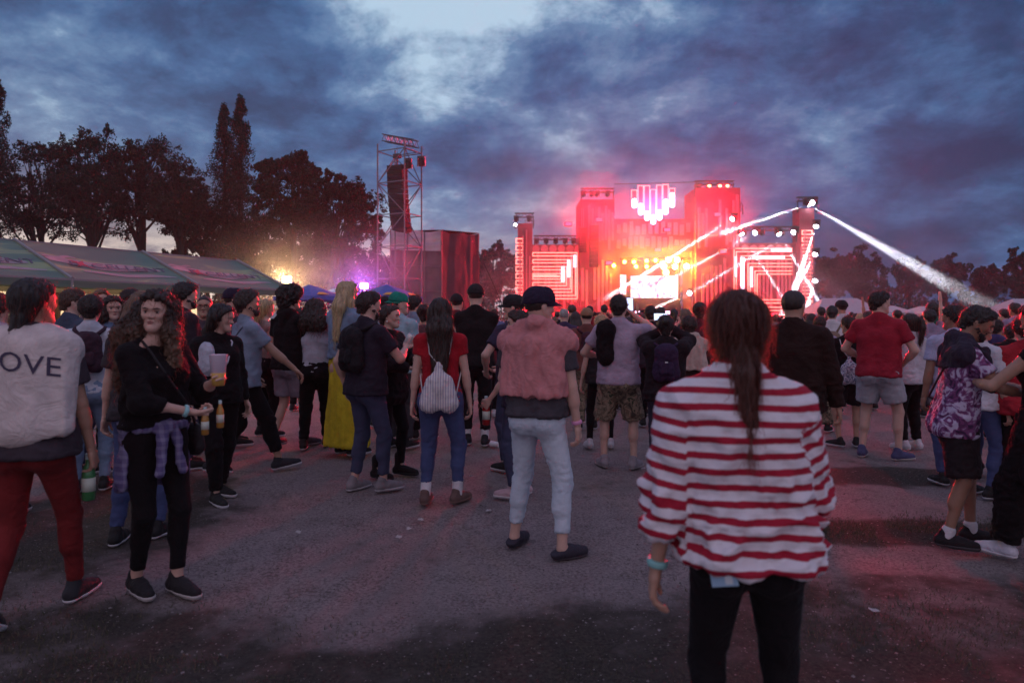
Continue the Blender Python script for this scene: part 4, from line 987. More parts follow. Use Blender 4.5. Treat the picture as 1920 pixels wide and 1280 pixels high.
# ------------------------------------------------------------------ cloth / skin / hair materials
def cloth(name, col, rough=.9, var=.18, bump=.25, bs=35):
    return mat('cloth_' + name, col, rough, var=var, vscale=9, bump=bump, bscale=bs, sheen=.15)
def pattern(name, kind, cols, scale=10, w=.5):
    key = 'cloth_' + name
    if key in MATS: return MATS[key]
    m = bpy.data.materials.new(key); m.use_nodes = True; nt = m.node_tree; b = nt.nodes['Principled BSDF']; b.inputs['Roughness'].default_value = .9
    t = nt.nodes.new('ShaderNodeTexCoord'); V = t.outputs['Object']
    if kind == 'stripe':
        a = nt.nodes.new('ShaderNodeAttribute'); a.attribute_name = 'along'
        nz = nn(nt, 'ShaderNodeTexNoise', ins={'Scale': 90, 'Detail': 2}); nt.links.new(V, nz.inputs[0])
        v = mth(nt, 'ADD', mth(nt, 'MULTIPLY', a.outputs['Fac'], scale), mth(nt, 'MULTIPLY', nz.outputs[0], .05))
        fr = mth(nt, 'FRACT', v); c = mixc(nt, mth(nt, 'MULTIPLY', smooth(nt, fr, w - .03, w + .03), smooth(nt, fr, 1.0, .95)), cols[0], cols[1])
    elif kind == 'vstripe':
        sp = nn(nt, 'ShaderNodeSeparateXYZ'); nt.links.new(V, sp.inputs[0]); fr = mth(nt, 'FRACT', mth(nt, 'MULTIPLY', sp.outputs[0], scale)); c = mixc(nt, smooth(nt, fr, w - .05, w + .05), cols[0], cols[1])
    elif kind in ('camo', 'dye'):
        n1 = nn(nt, 'ShaderNodeTexNoise', ins={'Scale': scale, 'Detail': 3 if kind == 'camo' else 5, 'Distortion': 1.0 if kind == 'camo' else 2.2}); nt.links.new(V, n1.inputs[0])
        n = len(cols); c = ramp(nt, n1.outputs[0], [((.30 + .40 * i / n) if kind == 'camo' else (.36 + .28 * i / n), cols[i]) for i in range(n)], 'CONSTANT' if kind == 'camo' else 'LINEAR')
    elif kind == 'denim':
        n1 = nn(nt, 'ShaderNodeTexNoise', ins={'Scale': 3.5, 'Detail': 5, 'Roughness': .65}); nt.links.new(V, n1.inputs[0]); c = ramp(nt, n1.outputs[0], [(.35, cols[0]), (.65, cols[1])])
    elif kind == 'plaid':
        sp = nn(nt, 'ShaderNodeSeparateXYZ'); nt.links.new(V, sp.inputs[0])
        f1 = mth(nt, 'LESS_THAN', mth(nt, 'FRACT', mth(nt, 'MULTIPLY', sp.outputs[0], scale)), .4); f2 = mth(nt, 'LESS_THAN', mth(nt, 'FRACT', mth(nt, 'MULTIPLY', sp.outputs[2], scale)), .4)
        c = mixc(nt, mth(nt, 'MULTIPLY', mth(nt, 'ADD', f1, f2), .5), cols[0], cols[1])
    nt.links.new(c, b.inputs['Base Color'])
    nz = nn(nt, 'ShaderNodeTexNoise', ins={'Scale': 40, 'Detail': 5}); nt.links.new(V, nz.inputs[0]); bp = nn(nt, 'ShaderNodeBump', ins={'Strength': .3, 'Distance': .02}); nt.links.new(nz.outputs[0], bp.inputs['Height']); nt.links.new(bp.outputs[0], b.inputs['Normal'])
    MATS[key] = m; return m
SKINS = {'fair': (.58, .36, .28), 'mid': (.45, .26, .18), 'tan': (.32, .17, .11), 'dark': (.14, .075, .05)}
def skin(k): return mat('skin_' + k, SKINS[k], .5, var=.10, vscale=14, bump=.08, bscale=60)
HAIRC = {'black': (.010, .008, .007), 'dark': (.022, .014, .010), 'brown': (.055, .030, .018), 'lbrown': (.14, .085, .05), 'blonde': (.42, .30, .17), 'grey': (.3, .28, .27), 'red': (.12, .03, .015), 'auburn': (.065, .026, .018)}
def hairm(k, tip=None):
    nm = 'hair_' + k + (tip or '')
    if nm in MATS: return MATS[nm]
    c = HAIRC[k]; m = mat(nm, c, .55, var=.45, vscale=30, bump=.8, bscale=30, stretch=(1, 1, .09))
    if tip:
        nt = m.node_tree; b = nt.nodes['Principled BSDF']; t = nt.nodes.new('ShaderNodeTexCoord'); sp = nn(nt, 'ShaderNodeSeparateXYZ'); nt.links.new(t.outputs['Object'], sp.inputs[0])
        lk = b.inputs['Base Color'].links[0].from_socket; nt.links.new(mixc(nt, smooth(nt, sp.outputs[2], 1.64, 1.42), lk, HAIRC[tip]), b.inputs['Base Color'])
    m.node_tree.nodes['Principled BSDF'].inputs['Specular IOR Level'].default_value = .6
    return m
DEN = lambda n, a, b: pattern('denim_' + n, 'denim', [a, b])

# ------------------------------------------------------------------ skeleton (for a body 1.75 m tall; forward is +y, right is +x)
def V3(*a): return np.array(a, float)
def norm(v): v = np.array(v, float); return v / (np.linalg.norm(v) + 1e-12)
def ik(root, tgt, l1, l2, pole):
    d = tgt - root; L = np.linalg.norm(d); L2 = min(max(L, abs(l1 - l2) + .01), (l1 + l2) * .998); d = d / (L + 1e-9); tgt = root + d * L2
    x = (l1 * l1 - l2 * l2 + L2 * L2) / (2 * L2); h = math.sqrt(max(0, l1 * l1 - x * x)); p = np.array(pole, float); p = p - d * (p @ d); p = norm(p)
    return root + d * x + p * h, tgt
def rotz(a): c, s = math.cos(a), math.sin(a); return np.array([[c, -s, 0], [s, c, 0], [0, 0, 1]])
def rotx(a): c, s = math.cos(a), math.sin(a); return np.array([[1, 0, 0], [0, c, -s], [0, s, c]])
def roty(a): c, s = math.cos(a), math.sin(a); return np.array([[c, 0, s], [0, 1, 0], [-s, 0, c]])
ARM = {  # hand target (right side, mirrored for the left), elbow pole
    'down': ((.27, .03, .84), (.3, -1, 0)), 'loose': ((.30, .06, .86), (.5, -1, 0)), 'back': ((.26, -.16, .87), (.3, -1, 0)), 'fwd': ((.25, .22, .88), (.4, -1, 0)),
    'front': ((.05, .25, 1.02), (1, -.5, -.4)), 'belly': ((.02, .24, 1.10), (1, -.4, -.5)), 'cup': ((.20, .32, 1.18), (.8, -.4, -.8)), 'phone': ((.10, .30, 1.30), (.8, -.1, -1)),
    'up': ((.12, .30, 1.66), (1, .2, -.4)), 'photo': ((.10, .33, 1.58), (1, .1, -.5)), 'high': ((.22, .10, 2.02), (1, -.2, 0)), 'pocket': ((.21, .07, .93), (.9, -.8, 0)), 'hip': ((.19, .04, 1.0), (1, -.5, 0)),
    'cross': ((-.12, .20, 1.20), (1, -.2, -.6)), 'out': ((.45, .35, 1.1), (.3, -.5, -.6))}
def skeleton(sp):
    f = sp.get('sex', 'm') == 'f'; J = {}; LL = .415; lean = V3(*(sp.get('lean', (0, 0))), 0); bw = sp.get('build', 1.0)
    sw = (.165 if f else .188) * (.6 + .4 * bw); hw = .088
    hipyaw = rotz(R(sp.get('hipyaw', 0))); tw = rotz(R(sp.get('twist', 0)))
    J['f'] = f; drop = sp.get('drop', 0.0)
    for k_ in 'LR':
        ft_ = sp.get('foot' + k_, (.11, 0, 0)); hd_ = math.hypot(ft_[0] - hw, ft_[1]); up_ = ft_[2] if len(ft_) > 2 else 0; drop = max(drop, .815 - up_ - math.sqrt(max(.1, .826 ** 2 - hd_ ** 2)))
    J['pel'] = V3(0, 0, .93 - drop); J['wai'] = J['pel'] + lean * .3 + V3(0, 0, .17); J['che'] = J['pel'] + lean * .72 + V3(0, 0, .36); 
    nk = J['pel'] + lean + V3(0, -.005, .545); J['nek'] = nk
    sh = sp.get('shrug', 0)
    for s, k in ((1, 'R'), (-1, 'L')):
        J['sh' + k] = nk + tw @ V3(s * sw, -.010, -.082 + sh)
        J['hip' + k] = J['pel'] + hipyaw @ V3(s * hw, 0, -.03)
        ft = sp.get('foot' + k, (.11, 0, 0)); an = V3(s * ft[0], ft[1], .085 + (ft[2] if len(ft) > 2 else 0)); yaw = sp.get('fyaw' + k, 8) * -s; J['fy' + k] = R(yaw); J['fp' + k] = R(sp.get('fpitch' + k, 0))
        fw = rotz(J['fy' + k]) @ V3(s * .04, 1, 0)
        J['kn' + k], J['an' + k] = ik(J['hip' + k], an, LL, LL, fw)
        at = sp.get('arm' + k, 'down'); 
        if isinstance(at, str): at = ARM[at]
        tg, pole = at; tg = np.array(tg, float); tg = V3(tg[0] * s, tg[1], tg[2]) ; pole = V3(pole[0] * s, pole[1], pole[2])
        b0 = V3(0, 0, 0); tg = nk + tw @ (tg - V3(0, 0, 1.475)); pole = tw @ pole
        J['el' + k], J['wr' + k] = ik(J['sh' + k], tg, .285, .255, pole)
        J['hd' + k] = norm(J['wr' + k] - J['el' + k])
    hy, hp, hr = sp.get('head', (0, 0, 0)) if not isinstance(sp.get('head'), (int, float)) else (sp['head'], 0, 0)
    HR = tw @ rotz(R(-hy)) @ rotx(R(-hp)) @ roty(R(hr)); J['HR'] = HR
    J['hb'] = nk + V3(0, .012, .055) + (tw @ V3(0, math.sin(R(hp)) * .05, 0)); J['hc'] = J['hb'] + HR @ V3(0, .008, .105)
    return J
def torso_prims(J, e=0.0, sp=None, part='all'):
    f = J['f']; P_ = []; bw = (sp or {}).get('build', 1.0); pel, wai, che, nek = J['pel'], J['wai'], J['che'], J['nek']; yn = (0, 1, 0)
    sR, sL = J['shR'], J['shL']; ax = norm(sR - sL); yn = np.cross(V3(0, 0, 1), ax); yn = norm(yn)
    ho, wo_, co = (.070, .045, .060) if f else (.062, .060, .075)
    hr, wr, cr = (.108, .088, .100) if f else (.104, .098, .108)
    hr *= bw; wr *= bw ** 1.3; cr *= bw; ho *= bw; wo_ *= bw
    for s in (1, -1):
        a = ax * s; sh = sR if s > 0 else sL
        P_.append(Prim(pel + V3(s * ho, 0, 0), wai + a * wo_, hr + e, wr + e, yn, .86, .05))
        P_.append(Prim(wai + a * wo_, che + a * co, wr + e, cr + e, yn, .88, .05))
        P_.append(Prim(che + a * co, nek + a * .085 + V3(0, 0, -.125), cr + e, .062 + e, yn, .88, .05))
        P_.append(Prim(nek + a * .018 + V3(0, -.012, .008), sh - a * .03 + V3(0, 0, .004), .042 + e * .5, .046 + e * .8, None, 1, .05))
        P_.append(Prim(sh, None, .053 * (.5 + .5 * bw) + e * .8, None, None, 1, .04))
        P_.append(Prim(pel + V3(s * .072, -.052, -.055), None, (.092 if f else .084) * bw + e, None, None, 1, .05))
        if f: P_.append(Prim(che + a * .072 + yn * .075 + V3(0, 0, .0), None, .052 + e, None, None, 1, .05))
    if e > .004: P_.append(Prim(nek + V3(0, -.014, -.05), nek + V3(0, -.010, .02), .060 + e, .058 + e * .5, None, 1, .03))
    return P_
def leg_prims(J, k, e=0.0, lo='an', e2=None, sp=None):
    h, kn, an = J['hip' + k], J['kn' + k], J['an' + k]; e2 = e if e2 is None else e2; f = J['f']; bw = (sp or {}).get('build', 1.0); bw = .5 + .5 * bw
    P_ = [Prim(h + V3(0, 0, -.03), kn, (.092 if f else .086) * bw + e, .054 * bw + e2, None, 1, .04)]
    if lo in ('an', 'calf'):
        cd = norm(an - kn); bk = norm(J['hip' + k] + J['an' + k] - 2 * kn) * .014 if np.linalg.norm(J['hip' + k] + J['an' + k] - 2 * kn) > .02 else V3(0, -.014, 0)
        P_.append(Prim(kn, an, .050 * bw + e2, .036 * bw + e2, None, 1, .03)); P_.append(Prim(kn + cd * .06 + bk, kn + cd * .17 + bk * 1.3, .045 * bw + e2, .047 * bw + e2, None, 1, .03))
    return P_
def arm_prims(J, k, e=0.0, fore=True, e2=None):
    s, el, wr = J['sh' + k], J['el' + k], J['wr' + k]; f = J['f']; q = .88 if f else 1.0; e2 = e if e2 is None else e2
    P_ = [Prim(s, el, .052 * q + e, .039 * q + e2, None, 1, .03)]
    if fore:
        d = norm(wr - el); P_.append(Prim(el, wr, .037 * q + e2, .026 * q + e2, None, 1, .02)); P_.append(Prim(el + d * .05, el + d * .10, .040 * q + e2, None, None, 1, .02))
    return P_
def head_prims(J):
    HR, hc = J['HR'], J['hc']; f = J['f']; q = .97 if f else 1.0
    def w(x, y, z): return hc + HR @ (V3(x, y, z) * q)
    X, Y, Z = HR @ V3(1, 0, 0), HR @ V3(0, 1, 0), HR @ V3(0, 0, 1); P_ = []
    P_.append(Prim(w(0, -.020, .028), w(0, .018, .030), .084, .078, X, .90, .03))
    P_.append(Prim(w(0, .030, .0), w(0, .042, -.070), .062, .040, None, 1, .035))
    for s in (1, -1):
        P_.append(Prim(w(s * .052, .010, -.045), w(s * .014, .062, -.095), .022, .020, None, 1, .03))  # jaw
        P_.append(Prim(w(s * .041, .059, -.018), None, .021, None, None, 1, .02))                     # cheek
        P_.append(Prim(w(s * .012, .088, .022), w(s * .042, .072, .022), .0105, .0095, None, 1, .014))   # brow
        P_.append(Prim(w(s * .077, -.008, -.008), w(s * .074, -.004, -.030), .023, .014, X, .30, .006))  # ear
        P_.append(Prim(w(s * .011, .096, -.030), None, .0085, None, None, 1, .008))
    P_.append(Prim(w(0, .092, .010), w(0, .103, -.026), .0080, .0108, None, 1, .010))
    P_.append(Prim(w(-.014, .086, -.056), w(.014, .086, -.056), .0075, None, None, 1, .006)); P_.append(Prim(w(-.012, .084, -.068), w(.012, .084, -.068), .0085, None, None, 1, .006))
    P_.append(Prim(w(0, .078, -.096), None, .019, None, None, 1, .02))
    for s in (1, -1): P_.append(Prim(w(s * .022, .104, -.002), w(s * .042, .098, -.002), .0165, .0165, None, 1, .016, 'sub'))
    P_.append(Prim(w(-.012, .0945, -.0612), w(.012, .0945, -.0612), .0018, None, None, 1, .003, 'sub'))
    P_.append(neck_prim(J)); return P_
def neck_prim(J):
    q = .048 if J['f'] else .057
    return Prim(J['nek'] + V3(0, -.005, -.03), J['hc'] + J['HR'] @ V3(0, -.012, -.035), q + .006, q, None, 1, .03)
def hand_prims(J, k, curl=.5, palm=None, spread=0.0, q=1.0, thumb=.6):
    s = 1 if k == 'R' else -1; wr = J['wr' + k]; d = J['hd' + k]
    pn = norm(np.array(palm)) if palm is not None else norm(np.cross(d, V3(0, 1, 0)) * -s if abs(d[1]) < .85 else V3(-s, 0, -.4)); pn = norm(pn - d * (pn @ d))   # palm faces this way
    sd = norm(np.cross(d, pn)) ; fw = V3(0, 1, .3)
    if sd @ fw < 0: sd = -sd            # thumb side forward / up
    P_ = [Prim(wr, wr + d * .035, .026, .027, pn, .75, .01)]
    for j, off in enumerate((.030, .010, -.010, -.028)): P_.append(Prim(wr + d * .03 + sd * off * .7, wr + d * .088 + sd * off, .0155, .0125, pn, .85, .010))
    L = (.078, .086, .080, .062)
    for j, off in enumerate((.030, .010, -.010, -.028)):
        b = wr + d * (.090 - abs(j - 1) * .004) + sd * off; c = curl * (.85 + .12 * j); a1, a2, a3 = c * .9, c * 1.9, c * 2.6; dd = norm(d + sd * (spread * (1.5 - j) * .12))
        p1 = b + (dd * math.cos(a1) + pn * math.sin(a1)) * L[j] * .45; p2 = p1 + (dd * math.cos(a2) + pn * math.sin(a2)) * L[j] * .32; p3 = p2 + (dd * math.cos(a3) + pn * math.sin(a3)) * L[j] * .25
        P_.append(Prim(b - dd * .01, p1, .0098, .0088, None, 1, .004)); P_.append(Prim(p1, p2, .0088, .0080, None, 1, .003)); P_.append(Prim(p2, p3, .0080, .0068, None, 1, .003))
    t0 = wr + d * .028 + sd * .022; t1 = t0 + norm(d * .62 + sd * .62 + pn * .35 * thumb) * .040; t2 = t1 + norm(d * .8 + sd * (.42 - .5 * thumb) + pn * .7 * thumb) * .033; t3 = t2 + norm(d * .9 + sd * (.1 - .5 * thumb) + pn * .8 * thumb) * .024
    P_ += [Prim(t0, t1, .0150, .0115, None, 1, .010), Prim(t1, t2, .0112, .0098, None, 1, .004), Prim(t2, t3, .0098, .0078, None, 1, .003)]
    J['grip' + k] = (wr + d * .085 + pn * .030, d, pn, sd)
    return P_
def foot_frame(J, k): return rotz(J['fy' + k]) @ rotx(J['fp' + k])
def shoe_prims(J, k, e=0, style='sneaker'):
    M = foot_frame(J, k); an = J['an' + k]
    def w(x, y, z): return an + M @ V3(x, y, z - .085)
    Z = M @ V3(0, 0, 1); P_ = [Prim(w(0, -.045, .050), w(0, .05, .050), .040 + e, .040 + e, None, 1, .02), Prim(w(0, .05, .048), w(0, .170, .032), .042 + e, .034 + e, None, 1, .03), Prim(w(0, .03, .06), w(0, .12, .038), .035 + e, .038 + e, None, 1, .02)]
    if style == 'sneaker': P_.append(Prim(w(0, -.02, .06), w(0, -.012, .105), .042 + e, .040 + e, None, 1, .02))
    if style == 'boot': P_.append(Prim(w(0, -.015, .06), w(0, -.012, .20), .042 + e, .046 + e, None, 1, .02))
    return P_, w, M

def hair_groups(J, style, sp):
    HR, hc = J['HR'], J['hc']; 
    def w(x, y, z): return hc + HR @ V3(x, y, z)
    X, Y, Z = HR @ V3(1, 0, 0), HR @ V3(0, 1, 0), HR @ V3(0, 0, 1); nrm = HR @ norm((0, .68, -.73)); g = []
    t = {'buzz': .0045, 'short': .007, 'full': .018, 'curly': .034}.get(style, .014)
    t += sp.get('hairvol', 0); base = [Prim(w(0, -.020, .028), w(0, .018, .030), .084 + t, .079 + t, X, .92, .03)]
    hv = sp.get('hairvol', 0)
    if style in ('short', 'full'): base.append(Prim(w(0, .03, .085), w(.02, .058, .08), .028 + t * .5, .018 + t * .4, None, 1, .03))
    off = .0035 if style != 'curly' else .024
    if style in ('long', 'pony', 'bun', 'curlylong', 'lowpony'): off = -.004
    g.append((base, [(w(0, 0, 0) + nrm * off, nrm)], 0))
    if style == 'buzz': return g
    L = sp.get('hairlen', .35); yb = -1
    dn = V3(0, 0, -1)
    if style in ('short', 'full'):
        g.append(([Prim(w(0, -.045, -.01), w(0, -.060, -.055), .062 + t, .044, X, 1.0, .02)], [(w(0, 0, -.075), -Z)], .02))
    if style in ('long', 'curlylong'):
        c = style == 'curlylong'; ww = .055 if not c else .085
        top = w(0, -.03, 0); P_ = []
        tip = w(0, -.055, 0) + dn * L + V3(0, -.045, 0) 
        nb = J['nek'] + V3(0, -.10, .02)
        midp = V3(nb[0], min(nb[1], w(0, -.06, 0)[1]), nb[2]); tip = V3(midp[0] + sp.get('hairdx', 0), J['che'][1] - .135, w(0, 0, 0)[2] - L)
        for s in (-1, 0, 1):
            o = HR @ V3(s * ww, 0, 0); P_.append(Prim(w(s * .045, -.035, .0), midp + o, .062 if not c else .075, .050 if not c else .085, None, 1, .04)); P_.append(Prim(midp + o, tip + o * (.62 if not c else 1.2), .048 if not c else .08, .022 if not c else .05, (0, 1, 0), .8, .04))
        if c or sp.get('hairfront'):
            for s in (1, -1): P_.append(Prim(w(s * .075, .015, .02), w(s * .088, .02, -.10), .026, .034, None, 1, .03)); P_.append(Prim(w(s * .088, .02, -.10), w(s * .105, .015, 0) + dn * (L * .72), .036, .030, None, 1, .04))
        g.append((P_, [], .03))
    if style in ('pony', 'lowpony'):
        if style == 'pony': a, b, c, d = w(0, -.10, .05), w(0, -.145, .03), w(0, -.155, -.06), w(0, -.10, 0) + dn * L + V3(0, -.03, 0)
        else: a, b, c, d = w(0, -.07, -.055), w(.004, -.092, -.09), w(.008, -.10, -.14), w(.015, -.095, 0) + dn * L + V3(0, -.06, 0)
        g.append(([Prim(a, b, .030 + hv, .026 + hv, None, 1, .02), Prim(b, c, .030 + hv, .036 + hv, None, 1, .02), Prim(c, d, .036 + hv, .012, X, 1.0, .02), Prim(w(0, -.04, -.02), w(0, -.055, -.065), .072 + hv, .054 + hv, X, 1, .03)], [], .02))
    if style == 'bun': g.append(([Prim(w(0, -.105, .055), w(0, -.12, .06), .040, .036, None, 1, .01), Prim(w(0, -.05, -.01), w(0, -.06, -.06), .066, .045, X, 1, .03)], [], .01))
    if style == 'curly': g.append(([Prim(w(0, -.03, .03), w(0, -.05, -.03), .105, .085, None, 1, .04), Prim(w(0, .03, .09), None, .06, None, None, 1, .04)], [(w(0, .055, -.03), HR @ norm((0, .85, -.5)))], .03))
    return g

def person(sp):
    """sp: dict of pose, clothes, place.  returns the root"""
    H = sp['h']; s = H / 1.75; Y = sp['Y']; x = (sp['px'] - 960) * Y / F
    root = empty('person', (x, Y, 0), R(-sp.get('yaw', 0)) - math.atan2(x, Y), sp['label'], 'person', sp.get('group')); root.scale = (s, s, s)
    build_person(sp, root); return root
def limb_cap(a, b, t):     # point at fraction t and plane normal
    p = a + (b - a) * t; return (p, b - a)
def build_person(sp, root):
    rng = random.Random(sp.get('seed', int(sp.get('px', 0)))); seed = rng.randrange(1000)
    J = skeleton(sp); Y = sp.get('Y', 8); res = sp.get('res', max(.0095, min(.02, .0017 * Y + .004)))
    sk_ = skin(sp.get('skin', 'fair')); hr_ = res
    # --- body, one continuous surface
    body = torso_prims(J, -.006, sp) + [neck_prim(J)]
    for k in 'LR': body += leg_prims(J, k, -.004, sp=sp) + arm_prims(J, k) + [Prim(J['an' + k] + V3(0, 0, -.02), J['an' + k] + foot_frame(J, k) @ V3(0, .1, -.05), .034, .026, None, 1, .02)]
    L = []; hres = max(.0042, min(.011, .0009 * Y + .001))
    if sp.get('nohead') is None: L.append(surface([(head_prims(J), [], 0)], hres if Y < 14 else .012))
    for k in 'LR':
        hp = hand_prims(J, k, sp.get('curl' + k, .55), sp.get('palm' + k), sp.get('spread', .5), thumb=sp.get('thumb', .6))
        if Y < 12: L.append(surface([(hp, [], 0)], max(.0042, min(.007, .0008 * Y + .001))))
        else: body += [Prim(J['wr' + k], J['wr' + k] + J['hd' + k] * .12, .03, .024, None, 1, .02)]
    L.insert(0, surface([(body, [], 0)], res))
    V, Fc = joinVF(L); to_mesh(V, Fc, 'body', sk_, root)
    if Y < 12 and sp.get('face'):
        HR, hc = J['HR'], J['hc']
        for s_ in (1, -1):
            b = MB(); b.lathe([(.001, -.0125), (.006, -.011), (.0105, -.0068), (.0125, 0), (.0105, .0068), (.0062, .0108)], 10, mi=0, rot=Matrix(HR.tolist()) @ Euler((R(-90), 0, 0)).to_matrix(), c=hc + HR @ V3(s_ * .031, .0722, -.001))
            b.lathe([(.0062, .0108), (.0035, .0121), (.001, .0126)], 10, mi=1, rot=Matrix(HR.tolist()) @ Euler((R(-90), 0, 0)).to_matrix(), c=hc + HR @ V3(s_ * .031, .0722, -.001))
            b.build('eye', [mat('eye_white', (.38, .33, .31), .3), mat('iris', (.04, .025, .015), .2)], root, smooth=True)
            vs, fs = surface([([Prim(hc + HR @ V3(s_ * .014, .0965, .017), hc + HR @ V3(s_ * .034, .0915, .022), .0036, .0038, None, 1, .003), Prim(hc + HR @ V3(s_ * .034, .0915, .022), hc + HR @ V3(s_ * .050, .0785, .017), .0036, .0022, None, 1, .003), Prim(hc + HR @ V3(s_ * .020, .0865, .0065), hc + HR @ V3(s_ * .041, .0825, .0065), .0028, .0028, None, 1, .002)], [], 0)], .003); to_mesh(vs, fs, 'eyebrow', hairm('dark'), root)
        vs, fs = surface([([Prim(hc + HR @ V3(-.016, .0875, -.0575), hc + HR @ V3(0, .0925, -.0550), .0034, .0050, None, 1, .004), Prim(hc + HR @ V3(.016, .0875, -.0575), hc + HR @ V3(0, .0925, -.0550), .0034, .0050, None, 1, .004), Prim(hc + HR @ V3(-.009, .0875, -.0655), hc + HR @ V3(.009, .0875, -.0655), .0062, None, None, 1, .003)], [], 0)], .0028)
        to_mesh(vs, fs, 'lips', mat('lips', (.33, .13, .11), .5), root)
    if sp.get('beard'):
        HR, hc = J['HR'], J['hc']; w = lambda *a: hc + HR @ V3(*a)
        P_ = [Prim(w(q * .052, .008, -.040), w(q * .016, .060, -.093), .0255, .0245, None, 1, .03) for q in (1, -1)] + [Prim(w(0, .074, -.094), None, .0225, None, None, 1, .02), Prim(w(-.020, .083, -.046), w(.020, .083, -.046), .0065, None, None, 1, .004), Prim(w(0, .040, -.070), None, .045, None, None, 1, .02)]
        vs, fs = surface([(P_, [(w(0, 0, -.032), HR @ V3(0, 0, 1))], 0)], .006); vs = fold(vs, fs, .003, (90, 90, 90), 3); to_mesh(vs, fs, 'beard', hairm(sp.get('beardc', sp.get('hairc', 'dark'))), root)
    # --- hair
    st = sp.get('hair', 'short')
    if sp.get('hat') and st in ('short', 'full', 'curly'): st = 'buzz'
    if st and st != 'bald':
        hg = hair_groups(J, st, sp); vs, fs = surface(hg, max(.0055, min(.012, .001 * Y + .002)))
        if st in ('curly', 'curlylong'): vs = fold(vs, fs, .022 if st == 'curly' else .013, (34, 34, 26 if st == 'curly' else 15), seed); vs = fold(vs, fs, .008, (85, 85, 70), seed + 1)
        elif st == 'buzz': vs = fold(vs, fs, .001, (90, 90, 90), seed)
        else:
            vs = fold(vs, fs, .0065, (42, 42, 6) if st not in ('short', 'full') else (60, 60, 38), seed)
            if st in ('short', 'full') and Y < 10: vs = fold(vs, fs, .003, (150, 150, 60), seed + 2)
        ho = to_mesh(vs, fs, 'hair', hairm(sp.get('hairc', 'dark'), sp.get('hairtip')), root)
        ns = sp.get('strands', (800 if st in ('short', 'full', 'curly', 'curlylong') else 600) if Y < 11 and st != 'buzz' else 0)
        if ns: strands(vs, fs, J, dict(sp, strands=ns), ho)
    hat = sp.get('hat')
    if hat:
        HR, hc = J['HR'], J['hc']; w = lambda *a: hc + HR @ V3(*a); back = sp.get('hatback'); q = -1 if back else 1; hcol = cloth('hat_' + hat[0], hat[1], .85, bs=60)
        X = HR @ V3(1, 0, 0); tilt = HR @ norm((0, .10 * q, -1))
        vs, fs = surface([([Prim(w(0, -.026, .030), w(0, .016, .032), .100, .090, X, .93, .02), Prim(w(0, .03 * q, .062), w(0, -.03, .060), .068, .066, None, 1, .03), Prim(w(0, -.005, .127), None, .008, None, None, 1, .004)], [(w(0, 0, .022), tilt)], 0)], max(.006, .001 * Y)); vs = fold(vs, fs, .0025, (30, 30, 30), seed)
        co = to_mesh(vs, fs, 'cap', hcol, root)
        if hat[0] != 'beanie':
            b = MB(); n = 14; vsb = []
            for j in range(5):
                for i in range(n + 1):
                    a = math.pi * (i / n); r0 = .088; rr = j / 4; yy = math.sin(a) * (r0 + rr * .072 * math.sin(a) ** .35) * 1.02; xx = math.cos(a) * .088 * (1 - .06 * rr)
                    vsb.append(Vector(w(xx, q * (yy + .008), .028 - .012 * rr + .012 * math.sin(a) ** 2 * (1 - rr) - .016 * abs(xx / .09) ** 2 * rr)))
            fsb = [(j * (n + 1) + i, j * (n + 1) + i + 1, (j + 1) * (n + 1) + i + 1, (j + 1) * (n + 1) + i) for j in range(4) for i in range(n)]
            b.add(vsb, fsb); b.add([v + Vector((0, 0, -.004)) for v in vsb], [f[::-1] for f in fsb]); b.build('brim', hcol, co, smooth=True)
    # --- trousers
    bot = sp.get('bottom', ('pants', (.02, .02, .025))); kind = bot[0]; bm_ = bot[1] if not isinstance(bot[1], tuple) else cloth('b%02x%02x%02x' % tuple(int(255 * min(1, c) ** .45) for c in bot[1]), bot[1])
    T = torso_prims(J, 0, sp); wz = J['pel'][2] + sp.get('waist', .09)
    ee = {'pants': .014, 'jeans': .009, 'leggings': .003, 'loosepants': .03, 'shorts': .028, 'skirt': .02, 'longskirt': .02, 'hotpants': .012}[kind]
    Te = torso_prims(J, ee * .8, sp)
    G = []
    if kind in ('skirt', 'longskirt'):
        zb = .52 if kind == 'skirt' else sp.get('skirtz', .10)
        P_ = [Prim(J['pel'] + V3(s_ * .05, 0, 0), V3(s_ * .10, 0, zb - .12), .12, .17 if kind == 'longskirt' else .15, None, 1, .1) for s_ in (1, -1)]
        G.append((P_ + [p for p in Te[:1] + Te[7 if J['f'] else 6:8 if J['f'] else 7]], [((0, 0, wz), (0, 0, 1)), ((0, 0, zb), (0, 0, -1))], 0))
    else:
        legs = []
        for k in 'LR':
            if kind in ('shorts', 'hotpants'):
                e2 = ee + .024 if kind == 'shorts' else ee
                lp = leg_prims(J, k, ee, 'kn', e2, sp); t = sp.get('shortlen', .80) if kind == 'shorts' else .35
                for p in lp: p.caps = [limb_cap(J['hip' + k], J['kn' + k], t)]; p.b = p.b + (p.b - p.a) * .1
            else:
                hem = sp.get('hem', .04); lp = leg_prims(J, k, ee, 'an', {'pants': .016, 'jeans': .007, 'leggings': .003, 'loosepants': .045}[kind], sp)
                for p in lp: p.caps = [limb_cap(J['kn' + k], J['an' + k], 1 - hem / .42)]
            legs += lp
        Tb = [p for p in Te if p.op == 'add' and min(p.a[2], p.b[2]) < J['pel'][2] + .02]
        G.append((Tb + legs, [((0, 0, wz), (0, 0, 1))], 0))
    vs, fs = surface(G, res)
    kz = sum(J['kn' + k][2] for k in 'LR') / 2; m = .5 + .9 * np.exp(-((vs[:, 2] - kz) / .11) ** 2) + .8 * np.exp(-((vs[:, 2] - .15) / .10) ** 2) + .5 * np.exp(-((vs[:, 2] - .84) / .07) ** 2)
